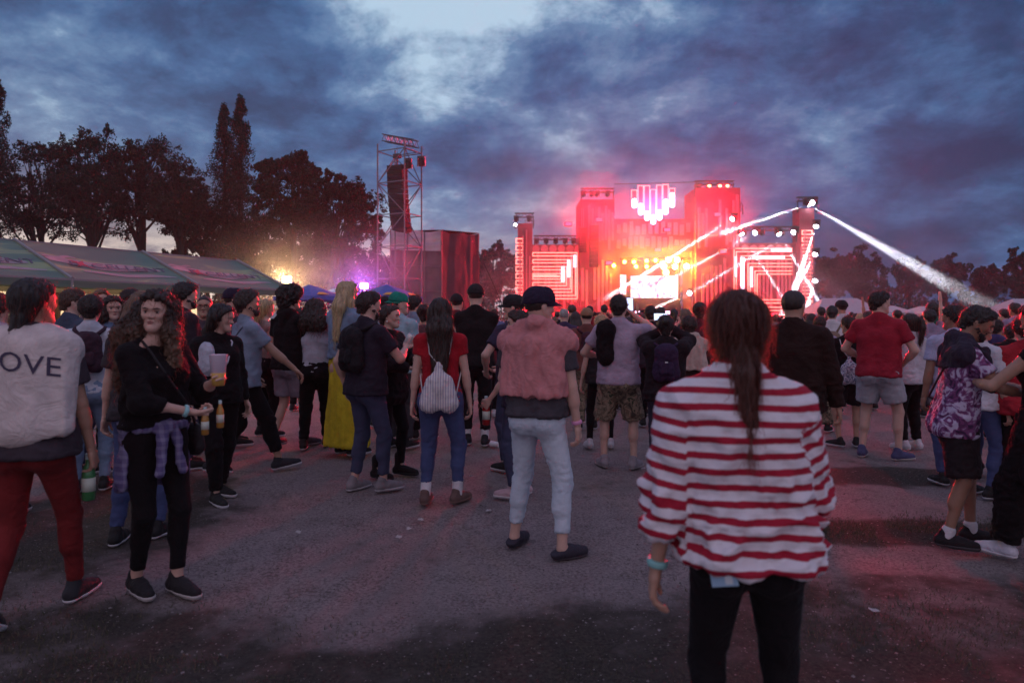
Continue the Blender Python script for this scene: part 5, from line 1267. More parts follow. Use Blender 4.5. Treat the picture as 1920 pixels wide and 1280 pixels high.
    vs = fold(vs, fs, {'leggings': .002, 'jeans': .0045, 'loosepants': .010, 'shorts': .008, 'longskirt': .013, 'skirt': .012}.get(kind, .006), (16, 16, 22) if 'skirt' not in kind else (22, 22, 2.5), seed + 3, m if 'skirt' not in kind else None)
    to_mesh(vs, fs, {'skirt': 'skirt', 'longskirt': 'skirt', 'shorts': 'shorts', 'hotpants': 'shorts'}.get(kind, 'trousers'), bm_, root)
    if Y < 8.5 and kind in ('jeans', 'shorts', 'pants') and sp.get('yaw', 0) < 100:
        pockets(vs, fs, J, bm_, root)
    if 'belt' in sp: to_mesh(*surface([([p for p in torso_prims(J, ee + .006, sp) if min(p.a[2], p.b[2]) < J['pel'][2] + .02], [((0, 0, wz + .004), (0, 0, 1)), ((0, 0, wz - .03), (0, 0, -1))], 0)], res), 'belt', cloth('belt', (.03, .015, .01)), root)
    # --- top
    for li, top in enumerate(sp.get('tops', [sp.get('top', ('tee', (.2, .2, .22)))])):
        kind = top[0]; tm = top[1] if not isinstance(top[1], tuple) else cloth('t%02x%02x%02x' % tuple(int(255 * min(1, c) ** .45) for c in top[1]), top[1])
        e = {'tee': .014, 'slim': .008, 'tank': .006, 'long': .016, 'hoodie': .028, 'jacket': .030, 'oversize': .040, 'dress': .012, 'crop': .008}[kind] + .008 * li
        Te = torso_prims(J, e, sp); hem = sp.get('hemz', {'tee': .86, 'slim': .88, 'tank': .88, 'long': .86, 'hoodie': .86, 'jacket': .84, 'oversize': .90, 'dress': .62, 'crop': .99}[kind]) + (J['pel'][2] - .93)
        if kind in ('tee', 'long', 'hoodie', 'jacket', 'oversize'):   # cloth drapes straight from the chest
            for s_ in (1, -1):
                a = norm(J['shR'] - J['shL']) * s_; q = .02 if kind == 'tee' and J['f'] else .0
                Te.append(Prim(J['che'] + a * .075, J['pel'] + V3(s_ * .078, -.012, -.06), .100 + e * .8 - q, .104 + e * 1.0 - q, (0, 1, 0), .9, .05))
        if kind in ('tee', 'long', 'jacket', 'hoodie') and hem < J['pel'][2] + .02:
            for s_ in (1, -1): Te += [Prim(J['pel'] + V3(s_ * .068, 0, .06), J['pel'] + V3(s_ * .074, 0, -.08), .112 + e, .118 + e, (0, 1, 0), .92, .05), Prim(J['pel'] + V3(s_ * .07, -.058, -.05), None, .092 + e, None, None, 1, .05)]
        if kind in ('dress',):
            for s_ in (1, -1): Te.append(Prim(J['pel'] + V3(s_ * .06, 0, .0), V3(s_ * .09, 0, .5), .11, .15, (0, 1, 0), .9, .05))
        planes = [((0, 0, hem), (0, 0, -1))]
        G = [(Te, planes + [(J['nek'] + V3(0, .03, sp.get('neckz', .030 if kind != 'tank' else -.02)), (0, .5 if 'neckz' not in sp else 1.4, 1))], 0)]
        ext = sp.get('sleeve', {'tee': .62, 'slim': .5, 'crop': .5}.get(kind, 1.0)); arm = []
        if kind not in ('tank',):
            for k in 'LR':
                sh, el, wr = J['sh' + k], J['el' + k], J['wr' + k]
                if ext <= 1.0 and kind in ('tee', 'slim', 'crop', 'dress'):
                    p = Prim(sh, sh + (el - sh) * (ext + .25), .052 + e * .8, .046 + e + (.010 if kind == 'tee' else 0), None, 1, .03, caps=[limb_cap(sh, el, ext)]); arm.append(p)
                else:
                    fx = sp.get('cuff' + k, sp.get('cuff', .94)); w_ = {'long': .008, 'slim': .004, 'hoodie': .020, 'jacket': .022, 'oversize': .034}.get(kind, .01)
                    arm.append(Prim(sh, el, .054 + e, .040 + w_ + .006, None, 1, .03)); arm.append(Prim(el, wr, .040 + w_ + .006, .028 + w_, None, 1, .03, caps=[limb_cap(el, wr, fx)]))
            G.append((arm, [], .025 if kind != 'oversize' else .012))
        if kind in ('hoodie',) or sp.get('hood'):
            n_ = J['nek']; G.append(([Prim(n_ + V3(-.06, -.065, .005), n_ + V3(.06, -.065, .005), .045, .045, None, 1, .03), Prim(n_ + V3(0, -.09, -.04), n_ + V3(0, -.10, -.11), .07, .045, (0, 1, 0), .6, .03), Prim(n_ + V3(-.065, .03, .0), n_ + V3(-.06, -.06, .01), .03, .035, None, 1, .02), Prim(n_ + V3(.065, .03, .0), n_ + V3(.06, -.06, .01), .03, .035, None, 1, .02)], [], .02))
        if kind == 'jacket' or sp.get('collar'):
            n_ = J['nek']; G.append(([Prim(n_ + V3(-.045, -.05, .012), n_ + V3(.045, -.05, .012), .024, None, None, 1, .02), Prim(n_ + V3(-.058, .02, .0), n_ + V3(-.045, -.05, .012), .02, .024, None, 1, .01), Prim(n_ + V3(.058, .02, .0), n_ + V3(.045, -.05, .012), .02, .024, None, 1, .01)], [], .01))
        vs, fs = surface(G, res)
        amp = {'slim': .003, 'tank': .003, 'crop': .004, 'tee': .0065, 'long': .007, 'hoodie': .011, 'jacket': .010, 'oversize': .019, 'dress': .006}[kind]
        m = .55 + .9 * np.exp(-((vs[:, 2] - hem - .1) / .13) ** 2); 
        for k in 'LR': m += .6 * np.exp(-(np.linalg.norm(vs - J['el' + k], axis=1) / .08) ** 2)
        vs = fold(vs, fs, amp, (11, 11, 15), seed + 5, m); at = None
        if Y < 9:
            hn_ = vnormals(vs, fs); hm_ = ((vs[:, 2] < hem + .024) & (vs[:, 2] > hem + .004) & (np.abs(vs[:, 0]) < .24)).astype(float); vs = vs + hn_ * (hm_ * .0035)[:, None]
        if sp.get('stripes'):
            at = vs[:, 2].copy() + .006 * vnoise(vs * 9, 4)
            for k in 'LR':
                sh, el, wr = J['sh' + k], J['el' + k], J['wr' + k]; ax_ = norm(el - sh); ax2 = norm(wr - el)
                side = 1 if k == 'R' else -1; ga = norm(J['shR'] - J['shL']) * side
                t1 = (vs - sh) @ ax_; dist = np.linalg.norm(vs - sh - np.clip(t1, 0, .285)[:, None] * ax_, axis=1)
                t2 = (vs - el) @ ax2; d2 = np.linalg.norm(vs - el - np.clip(t2, 0, .26)[:, None] * ax2, axis=1)
                isarm = ((vs - sh) @ ga > .010 + .35 * np.clip(-t1, 0, 1)) & (np.minimum(dist, d2) < .115) & (t1 > .02)
                tt = np.where(d2 < dist, .285 + np.clip(t2, 0, None), t1); at = np.where(isarm, sh[2] + .013 - tt, at)
        to = to_mesh(vs, fs, {'tee': 't_shirt', 'slim': 't_shirt', 'tank': 'tank_top', 'long': 'long_sleeved_shirt', 'hoodie': 'hoodie', 'jacket': 'jacket', 'oversize': 'sweater', 'dress': 'dress', 'crop': 'cropped_top'}[kind], tm, root, attr=at)
    # --- shoes
    sh_ = sp.get('shoes', ((.02, .02, .02), (.6, .58, .6))); style = sp.get('shoestyle', 'sneaker')
    for k in 'LR':
        P_, w, M = shoe_prims(J, k, 0, style); Z = M @ V3(0, 0, 1); r2 = max(.007, min(.014, .0014 * Y))
        vs, fs = surface([(P_, [(w(0, 0, .012), -Z)] + ([(w(0, 0, .075), M @ norm((0, -.35, 1)))] if style == 'loafer' else []), 0)], r2); so = to_mesh(vs, fs, 'shoe', cloth('s%02x%02x%02x' % tuple(int(255 * c ** .45) for c in sh_[0]), sh_[0], .7), root)
        P_, w, M = shoe_prims(J, k, .006, 'flat'); top_z = .030 if style != 'loafer' else .016
        vs, fs = surface([(P_, [(w(0, 0, .0), -Z), (w(0, 0, top_z), Z)], 0)], r2); to_mesh(vs, fs, 'sole', mat('sole%02x' % int(255 * sh_[1][0]), sh_[1], .7), so)
        if Y < 8 and style == 'sneaker':
            lb = MB(); ww_ = shoe_prims(J, k, 0, style)[1]
            for q in range(4):
                yy = .035 + q * .022; zz = .097 - q * .0095; lb.tube([tuple(ww_(-.024, yy - .004, zz - .010)), tuple(ww_(0, yy + .003, zz + .0015)), tuple(ww_(.024, yy - .004, zz - .010))], .0028, 5)
            lb.build('laces', mat('laces_%d' % int(10 * sh_[1][0]), tuple(.8 * c for c in sh_[1]), .8), so)
        if sp.get('socks'): to_mesh(*surface([([Prim(J['an' + k] + V3(0, 0, .0), J['an' + k] + norm(J['kn' + k] - J['an' + k]) * sp.get('sockh', .09), .044, .046, None, 1, .01)], [], 0)], r2), 'sock', cloth('sock', sp['socks']), root)
    if sp.get('band'):
        k, c = sp['band']; a = J['wr' + k] - J['hd' + k] * .02; to_mesh(*surface([([Prim(a, a - J['hd' + k] * .001, .0355, None, None, 1, 0, caps=[(a + J['hd' + k] * .012, J['hd' + k]), (a - J['hd' + k] * .012, -J['hd' + k])])], [], 0)], .005), 'wristband', mat('band%02x%02x' % (int(c[0] * 255), int(c[2] * 255)), c, .5), root)
    sp['J'] = J; sp['root'] = root
    for ex in sp.get('extra', []): ex(sp, J, root, seed)
    return root

def lockm(k):
    nm = 'hair_lock_' + k
    if nm in MATS: return MATS[nm]
    m = mat(nm, tuple(x * 1.5 for x in HAIRC[k]), .45); nt = m.node_tree; b = nt.nodes['Principled BSDF']; tr = nn(nt, 'ShaderNodeBsdfTranslucent'); tr.inputs[0].default_value = (*[min(1, x * 3 + y) for x, y in zip(HAIRC[k], (.32, .12, .08))], 1)
    mx = nn(nt, 'ShaderNodeMixShader'); mx.inputs[0].default_value = .5; nt.links.new(b.outputs[0], mx.inputs[1]); nt.links.new(tr.outputs[0], mx.inputs[2]); nt.links.new(mx.outputs[0], nt.nodes['Material Output'].inputs[0]); return m
def pockets(vs, fs, J, m, root):
    from mathutils.bvhtree import BVHTree
    bvh = BVHTree.FromPolygons([tuple(v) for v in vs], [tuple(q) for q in fs])
    for s_ in (1, -1):
        pv = []; n = 6; ok = True
        for j in range(n + 1):
            for i in range(n + 1):
                u = i / n - .5; v = j / n; x = J['pel'][0] + s_ * .080 + u * .105 * (1 - .12 * (1 - v)); z = J['pel'][2] - .115 + v * .125 + (abs(u) * .03 * (1 - v) if v < .3 else 0)
                h = bvh.ray_cast(Vector((x, -.6, z)), Vector((0, 1, 0)))
                if h[0] is None: ok = False; break
                pv.append(h[0] + Vector((0, -.0045 if 0 < i < n and 0 < j < n else -.001, 0)))
            if not ok: break
        if ok: MB().add(pv, [(j * (n + 1) + i, j * (n + 1) + i + 1, (j + 1) * (n + 1) + i + 1, (j + 1) * (n + 1) + i) for j in range(n) for i in range(n)]).build('back_pocket', m, root)

def strands(vs, fs, J, sp, parent):
    """loose locks lying on the hair surface"""
    rg = np.random.RandomState(3); N = vnormals(vs, fs); n = sp['strands']; idx = rg.choice(len(vs), n); allv = []; allf = []
    kx = 3 if sp['hair'] not in ('curly', 'curlylong') else 1
    mid = vs.mean(0); cur = sp['hair'] in ('curly', 'curlylong')
    for c, i in enumerate(idx):
        if N[i][2] < -.5: continue
        p = vs[i] + N[i] * .001; pts = [p.copy()]; nr = N[i]; short = sp.get('hair', 'short') in ('short', 'full', 'bun', 'curly'); L = rg.uniform(.05, .16) if not short else rg.uniform(.012, .034); st = 9 if not short else 5
        ph = rg.rand() * 6.28; rad = .007 if cur else 0.0012
        d = V3(0, 0, -1) - nr * (-nr[2]); d = norm(d + (.15 if not short else .7) * rg.randn(3) + (nr * .25 if short else 0)); s_ = norm(np.cross(d, nr))
        for k in range(1, st):
            t = k / st; q = p + d * L * t - nr * ((L * t) ** 2 / .17 * max(0.0, nr[2] * 1.1 + .15)) + nr * (.003 * math.sin(t * 3.1) + (rad * math.sin(ph + t * (14 if cur else 3)))) + s_ * (rad * math.cos(ph + t * (14 if cur else 3)))
            # keep to the body of hair as it narrows
            q += (np.array([mid[0], p[1], 0]) - np.array([q[0], q[1], 0])) * .10 * t * (0 if cur else 1); pts.append(q)
        if rg.rand() < .3: pts = [q + nr * (.014 * (kk_ / st)) * rg.rand() + .006 * rg.randn(3) * (kk_ / st) for kk_, q in enumerate(pts)]
        w = rg.uniform(.0006, .0016) * (1 if sp.get('Y', 8) < 5 else 1.6); o = len(allv)
        for k, q in enumerate(pts):
            ww = w * (1 - (k / st) ** 2 * .8); allv.append(q - s_ * ww); allv.append(q + s_ * ww + nr * .0008)
        for k in range(st - 1): allf.append((o + 2 * k, o + 2 * k + 1, o + 2 * k + 3, o + 2 * k + 2))
    to_mesh(np.array(allv), np.array(allf), 'hair_locks', lockm('brown' if sp.get('hairtip') else sp.get('hairc', 'dark')), parent)
# ------------------------------------------------------------------ things people carry and wear on top
def world(root, p): return root.matrix_basis @ Vector(p)
def wdir(root, d): return (root.matrix_basis.to_3x3() @ Vector(d)).normalized()
def same_place(name, root, label, cat, group=None):
    e = empty(name, root.location, root.rotation_euler[2], label, cat, group); e.scale = root.scale; return e
def cup(k, label, col=(.75, .62, .7), hgt=.15, r0=.033, r1=.045, drink=None, off=(0, 0, 0), tilt=(0, 0, 1), cat='cup', name='plastic_cup'):
    def f(sp, J, root, seed):
        g, d, pn, sd = J['grip' + k]; p = world(root, g + np.array(off)) ; ax = Vector(tilt).normalized()
        e = empty(name, p - ax * hgt * .5, 0, label, cat); rot = ax.to_track_quat('Z', 'Y').to_matrix()
        m = mat('cup_%02x%02x%02x' % tuple(int(c * 255) for c in col), col, .35)
        MB().lathe([(r0 * .2, 0), (r0, .002), (r1, hgt), (r1 + .002, hgt + .003), (r1 - .002, hgt + .002), (r0 * .98, .02)], 16, mi=0, rot=rot).build('cup_wall', m, e, smooth=True)
        if drink: MB().lathe([(r0 * 1.01, .0), (r0 * 1.03 + (r1 - r0) * .45, hgt * .42)], 16, rot=rot).build('drink', mat('drink_%02x' % int(drink[0] * 255), drink, .3), e, smooth=True)
    return f
def can(k, label, col=(.1, .3, .6), off=(0, 0, 0), tilt=(0, 0, 1)):
    def f(sp, J, root, seed):
        g = J['grip' + k][0]; p = world(root, g + np.array(off)); ax = Vector(tilt).normalized(); e = empty('drink_can', p - ax * .06, 0, label, 'can'); rot = ax.to_track_quat('Z', 'Y').to_matrix()
        MB().lathe([(.022, 0), (.031, .006), (.031, .10), (.025, .115)], 14, rot=rot).build('can_body', mat('can_%02x%02x' % (int(col[0] * 255), int(col[2] * 255)), col, .3, metal=.3), e, smooth=True)
        MB().lathe([(.025, .1155), (.0252, .119), (.01, .1192)], 14, rot=rot).build('can_lid', mat('can_lid', (.6, .6, .62), .3, metal=.8), e)
    return f
def bottle(k, label, col=(.05, .18, .06), off=(0, 0, 0), tilt=(0, 0, 1), capc=(.5, .7, .7), size=1.0):
    def f(sp, J, root, seed):
        g = J['grip' + k][0]; p = world(root, g + np.array(off)); ax = Vector(tilt).normalized(); e = empty('bottle', p - ax * .13 * size, 0, label, 'bottle'); e.scale = (size,) * 3; rot = ax.to_track_quat('Z', 'Y').to_matrix()
        MB().lathe([(.02, 0), (.032, .006), (.032, .14), (.025, .17), (.0135, .20), (.0135, .235)], 16, rot=rot).build('glass', mat('bottle_%02x%02x' % (int(col[0] * 255), int(col[1] * 255)), col, .12), e, smooth=True)
        MB().lathe([(.0325, .05), (.0328, .12)], 16, rot=rot).build('bottle_label', mat('label_pale', (.55, .6, .5), .6), e, smooth=True); MB().lathe([(.0145, .215), (.0145, .245), (.01, .246)], 12, rot=rot).build('bottle_cap', mat('cap_%02x' % int(capc[0] * 255), capc, .5), e)
    return f
def phone(k, label, facing=(0, -1, .15), wide=False, lit=1.5, off=(0, 0, 0)):
    def f(sp, J, root, seed):
        g = J['grip' + k][0]; p = world(root, g + np.array(off)); e = empty('phone', p, 0, label, 'phone'); q = Vector(facing).normalized().to_track_quat('Z', 'Y').to_matrix()
        if wide: q = q @ Matrix.Rotation(R(90), 3, 'Z')
        MB().box((0, 0, 0), (.074, .150, .009), 0, q).build('phone_case', mat('phone_black', (.015, .015, .018), .3), e); MB().box(q @ Vector((0, 0, .0052)), (.066, .136, .001), 0, q).build('phone_screen', mat('phone_screen_%d' % int(lit * 10), (.3, .35, .5), emit=(.55, .68, 1), estr=lit), e)
    return f
def backpack(label, col, scale=1.0, low=0.0, side=0.0, sling=False, mark=None):
    def f(sp, J, root, seed):
        e = same_place('backpack', root, label, 'backpack'); m = cloth('pack%02x%02x%02x' % tuple(int(255 * c ** .45) for c in col), col, .8)
        ax = norm(J['shR'] - J['shL']); bk = np.cross(ax, V3(0, 0, 1)) * 1.0; bk = norm(-np.cross(V3(0, 0, 1), ax)); c = (J['che'] + J['wai']) / 2 + bk * .165 + V3(0, 0, .05 - low) + ax * side; q = scale
        P_ = [Prim(c + ax * s_ * .070 * q + V3(0, 0, -.12 * q), c + ax * s_ * .055 * q + V3(0, 0, .13 * q), .082 * q, .068 * q, bk, .85, .05) for s_ in (1, -1)]
        P_.append(Prim(c + V3(0, 0, .12 * q), None, .10 * q, None, bk, .8, .05)); vs, fs = surface([(P_, [], 0)], max(.009, .0015 * sp.get('Y', 8))); vs = fold(vs, fs, .006, (14, 14, 14), seed); bo_ = to_mesh(vs, fs, 'bag_body', m, e)
        P_ = [Prim(c + bk * .075 * q + ax * s_ * .045 * q + V3(0, 0, -.085 * q), c + bk * .070 * q + ax * s_ * .045 * q + V3(0, 0, -.01), .040 * q, .034 * q, bk, .7, .04) for s_ in (1, -1)]
        vs, fs = surface([(P_, [], 0)], max(.009, .0013 * sp.get('Y', 8))); to_mesh(fold(vs, fs, .003, (20, 20, 20), seed), fs, 'front_pocket', m, e)
        if mark: MB().box(tuple(c + bk * (.118 * q) + V3(0, 0, .02)), (.03, .006, .012)).build('small_badge', mat('badge_white', (.8, .8, .8)), bo_)
        for s_ in (1, -1):
            k = 'R' if s_ > 0 else 'L'; sh = J['sh' + k] - ax * s_ * .05; fr = -bk
            pts = [c + ax * s_ * .05 + V3(0, 0, .17 * q) - bk * .03, sh + bk * .05 + V3(0, 0, .060), sh + V3(0, 0, .078), sh + fr * .065 + V3(0, 0, .04), sh + fr * .115 + V3(0, 0, -.08), sh + fr * .09 + V3(0, 0, -.20) + ax * s_ * .04, c + ax * s_ * .10 + V3(0, 0, -.15 * q)]
            MB().tube([tuple(p) for p in pts], .017, 8).build('strap', m, e, smooth=True)
    return f
def drawbag(label, m, cx=0.0, z=.98, size=1.0, cord=(.6, .58, .58)):
    def f(sp, J, root, seed):
        e = same_place('drawstring_bag', root, label, 'bag'); c = V3(cx, J['che'][1] - .185, z); q = size
        P_ = [Prim(c + V3(s_ * .075 * q, 0, -.10 * q), c + V3(s_ * .05 * q, .015, .06 * q), .075 * q, .055 * q, (0, 1, 0), .8, .06) for s_ in (1, -1)] + [Prim(c + V3(0, .01, .03 * q), c + V3(0, .03, .20 * q), .07 * q, .022 * q, (0, 1, 0), .8, .05)]
        vs, fs = surface([(P_, [], 0)], .009); vs = fold(vs, fs, .007, (32, 32, 7), seed); to_mesh(vs, fs, 'bag_body', m, e)
        for s_, k in ((1, 'R'), (-1, 'L')):
            sh = J['sh' + k] - V3(s_ * .06, 0, 0)
            pts = [c + V3(0, .03, .19 * q), (c + sh) / 2 + V3(s_ * .03, -.035, .10), sh + V3(0, -.055, .052), sh + V3(0, 0, .075), sh + V3(0, .07, .03), sh + V3(s_ * .02, .10, -.12), sh + V3(s_ * .075, .02, -.24), c + V3(s_ * .115 * q, .0, -.12 * q)]
            MB().tube([tuple(p) for p in pts], .0055, 6).build('cord', mat('cord_white', cord, .8), e, smooth=True)
    return f
def shoulder_sweater(col, hem=1.06, name='sweater_over_shoulders', left=True, narrow=0.0):
    def f(sp, J, root, seed):
        m = cloth('swe%02x%02x%02x' % tuple(int(255 * c ** .45) for c in col), col, .95, bs=50); ax = norm(J['shR'] - J['shL']); bk = norm(-np.cross(V3(0, 0, 1), ax)); nk = J['nek']; Te = torso_prims(J, .048, sp)[:6 if not J['f'] else 7]
        P_ = [Prim(nk + bk * .05 + ax * s_ * (.115 - narrow) + V3(0, 0, -.10), J['wai'] + bk * .070 + ax * s_ * (.125 - narrow) + V3(0, 0, -.03), .085, .100, bk, .9, .06) for s_ in (1, -1)]
        P_ += [Prim(nk + bk * .05 + V3(0, 0, -.10), J['wai'] + bk * .070 + V3(0, 0, -.03), .09, .110, bk, .9, .06)]
        P_ += [Prim(nk + ax * s_ * .03 + bk * .02 + V3(0, 0, .0), J['sh' + k] + ax * s_ * .0 + V3(0, 0, .005), .070, .083, None, 1, .04) for s_, k in ((1, 'R'), (-1, 'L'))]
        planes = [(J['pel'] * 0 + V3(0, 0, hem), (0, 0, -1)), (nk - bk * .03, -bk)]
        roll = []; n = 9
        for i in range(n):
            a0, a1 = [math.pi * (.05 + .9 * t / n) for t in (i, i + 1)]; pt = lambda a: nk + ax * math.cos(a) * .085 + bk * (math.sin(a) * .085 - .015) + V3(0, 0, .022 + .022 * math.sin(a))
            roll.append(Prim(pt(a0), pt(a1), .036, .036, None, 1, .015))
        for s_ in (1, -1): roll.append(Prim(nk + ax * s_ * .085 - bk * .01 + V3(0, 0, .02), nk + ax * s_ * .02 - bk * .115 + V3(0, 0, -.08), .036, .034, None, 1, .02)); roll.append(Prim(nk + ax * s_ * .02 - bk * .13 + V3(0, 0, -.08), nk + ax * s_ * .045 - bk * .16 + V3(0, 0, -.32), .036, .026, None, 1, .02))
        vs, fs = surface([(P_, planes, 0), (roll, [], .02)], max(.008, .0018 * sp.get('Y', 5))); vs = fold(vs, fs, .016, (12, 12, 4), seed + 4); to_mesh(vs, fs, name, m, root)
    return f
def shoulder_bundle(col, k, name='jacket_over_shoulder', dz=-.16, r=.085, ln=.26):
    def f(sp, J, root, seed):
        m = cloth('bun%02x%02x%02x' % tuple(int(255 * c ** .45) for c in col), col, .9); s_ = 1 if k == 'R' else -1; sh = J['sh' + k]; ax = norm(J['shR'] - J['shL']) * s_; bk = norm(-np.cross(V3(0, 0, 1), norm(J['shR'] - J['shL'])))
        c = sh - ax * .07 + bk * .10; P_ = [Prim(c + V3(0, 0, .02), c + V3(0, 0, -ln) + bk * .03, r, r * .95, bk, .7, .04), Prim(c, sh - ax * .06 + V3(0, 0, .06) - bk * .06, r * .8, r * .6, None, 1, .05), Prim(sh - ax * .06 + V3(0, 0, .05) - bk * .06, sh - ax * .06 - bk * .14 + V3(0, 0, -.2), r * .6, r * .5, None, 1, .05)]
        vs, fs = surface([(P_, [], 0)], .012); vs = fold(vs, fs, .014, (12, 12, 7), seed); to_mesh(vs, fs, name, m, root)
    return f
def waist_tie(m, z=1.0, name='shirt_tied_at_waist', ln=.34):
    def f(sp, J, root, seed):
        w_ = J['pel'] + V3(0, 0, .055); P_ = []; n = 12
        for i in range(n):
            a0, a1 = [2 * math.pi * t / n for t in (i, i + 1)]; pt = lambda a: w_ + V3(math.cos(a) * .155, math.sin(a) * .115 + .0, 0)
            P_.append(Prim(pt(a0), pt(a1), .026, .026, None, 1, .02))
        P_ += [Prim(w_ + V3(s_ * .03, .135, 0), w_ + V3(s_ * .07, .16, -.26), .026, .018, None, 1, .02) for s_ in (1, -1)] + [Prim(w_ + V3(0, .135, 0), None, .034, None, None, 1, .01)]
        P_ += [Prim(w_ + V3(s_ * .09, -.10, 0), w_ + V3(s_ * .12, -.13, -ln), .045, .05, (0, 1, 0), .5, .06) for s_ in (1, 0, -1)]
        P_ += [Prim(w_ + V3(s_ * .155, -.02, 0), w_ + V3(s_ * .19, -.02, -ln * .9), .04, .045, (1, 0, 0), .5, .06) for s_ in (1, -1)]
        vs, fs = surface([(P_, [], 0)], .010); vs = fold(vs, fs, .010, (22, 22, 9), seed); to_mesh(vs, fs, name, m, root)
    return f
def crossbag(label, col, k='R', z=.93, size=1.0, y=-.02, d=.23):
    def f(sp, J, root, seed):
        e = same_place('shoulder_bag', root, label, 'bag'); m = cloth('cb%02x%02x' % (int(255 * col[0] ** .45), int(255 * col[2] ** .45)), col, .6); s_ = 1 if k == 'R' else -1; c = V3(s_ * d, y, z); q = size
        vs, fs = surface([([Prim(c + V3(0, -.06 * q, -.03 * q), c + V3(0, .06 * q, -.03 * q), .062 * q, None, (1, 0, 0), .6, .03), Prim(c + V3(0, -.055 * q, .05 * q), c + V3(0, .055 * q, .05 * q), .055 * q, None, (1, 0, 0), .6, .04)], [], 0)], .010); vs = fold(vs, fs, .004, (18, 18, 18), seed); to_mesh(vs, fs, 'bag_body', m, e)
        o = 'L' if k == 'R' else 'R'; sh = J['sh' + o] + V3(s_ * .07, 0, 0); pts = [c + V3(0, .05 * q, .09 * q), V3(s_ * .12, .15, 1.08), V3(0, .155, 1.24), sh + V3(0, .085, .02), sh + V3(0, 0, .078), sh + V3(0, -.085, .01), V3(0, J['che'][1] - .145, 1.22), V3(s_ * .13, -.145, 1.06), c + V3(0, -.05 * q, .09 * q)]
        MB().tube([tuple(p) for p in pts], .008, 6).build('strap', m, e, smooth=True)
    return f
def glasses():
    def f(sp, J, root, seed):
        HR, hc = J['HR'], J['hc']; b = MB()
        for s_ in (1, -1):
            c = hc + HR @ V3(s_ * .032, .100, 0); b.tube([tuple(c + HR @ V3(math.cos(a) * .022, 0, math.sin(a) * .018)) for a in np.linspace(0, 6.283, 13)], .0022, 5); b.bar(tuple(hc + HR @ V3(s_ * .054, .098, .003)), tuple(hc + HR @ V3(s_ * .080, .0, .003)), .002)
        b.bar(tuple(hc + HR @ V3(-.010, .104, .003)), tuple(hc + HR @ V3(.010, .104, .003)), .002); b.build('glasses', mat('glasses_frame', (.02, .02, .02), .4), root)
    return f
def earring():
    def f(sp, J, root, seed):
        HR, hc = J['HR'], J['hc']
        for s_ in (1, -1): MB().lathe([(.001, -.009), (.007, -.005), (.008, 0), (.006, .006), (.001, .009)], 8, tuple(hc + HR @ V3(s_ * .080, -.004, -.050)), 0).build('earring', mat('pearl', (.85, .83, .8), .25), root, smooth=True)
    return f
def necklace():
    def f(sp, J, root, seed):
        MB().lathe([(.001, -.010), (.007, 0), (.001, .010)], 8, tuple(J['nek'] + V3(.0, .070, -.085)), 0).build('pendant', mat('silver', (.8, .8, .82), .2, metal=.9), root)
    return f
def shoulder_stripes(k='L'):
    def f(sp, J, root, seed):
        ax = norm(J['shR'] - J['shL']); bk = norm(-np.cross(V3(0, 0, 1), ax)); s_ = 1 if k == 'R' else -1
        for j in range(3):
            a = J['nek'] + ax * s_ * (.055 + .022 * j) + bk * .045; b_ = a + bk * .075 + V3(0, 0, -.06) + ax * s_ * .02
            MB().tube([tuple(a + V3(0, 0, .050)), tuple((a + b_) / 2 + V3(0, 0, .045)), tuple(b_ + bk * .035)], .006, 6).build('white_stripe', mat('stripe_white', (.7, .7, .75), .8), root)
    return f
def cap_logo(col=(.75, .8, .8)):
    def f(sp, J, root, seed):
        HR, hc = J['HR'], J['hc']; b = MB(); pts = []
        for t in np.linspace(0, 1, 9): pts.append(tuple(hc + HR @ V3(-.103 if sp.get('logoside', 'L') == 'L' else .103, -.03 + .06 * t, .072 - .016 * math.sin(t * 3.1) + .018 * t)))
        b.tube(pts, [.002, .006, .008, .007, .005, .004, .003, .002, .001], 5).build('cap_emblem', mat('emblem', col, .6), root)
    return f
def pocket_phone(label, col=(.30, .48, .62)):
    def f(sp, J, root, seed):
        p = world(root, J['pel'] + V3(-.105, -.168, -.055)); e = empty('phone', p, 0, label, 'phone'); q = Matrix.Rotation(root.rotation_euler[2] - R(12), 3, 'Z') @ Matrix.Rotation(R(80), 3, 'Y')
        MB().box((0, 0, 0), (.062, .012, .072), 0, q).build('phone_case', mat('phone_case_blue', col, .4), e); MB().box(q @ Vector((0, -.0065, .012)), (.050, .002, .02), 0, q).build('case_print', mat('case_print', (.6, .7, .72), .5), e)
    return f
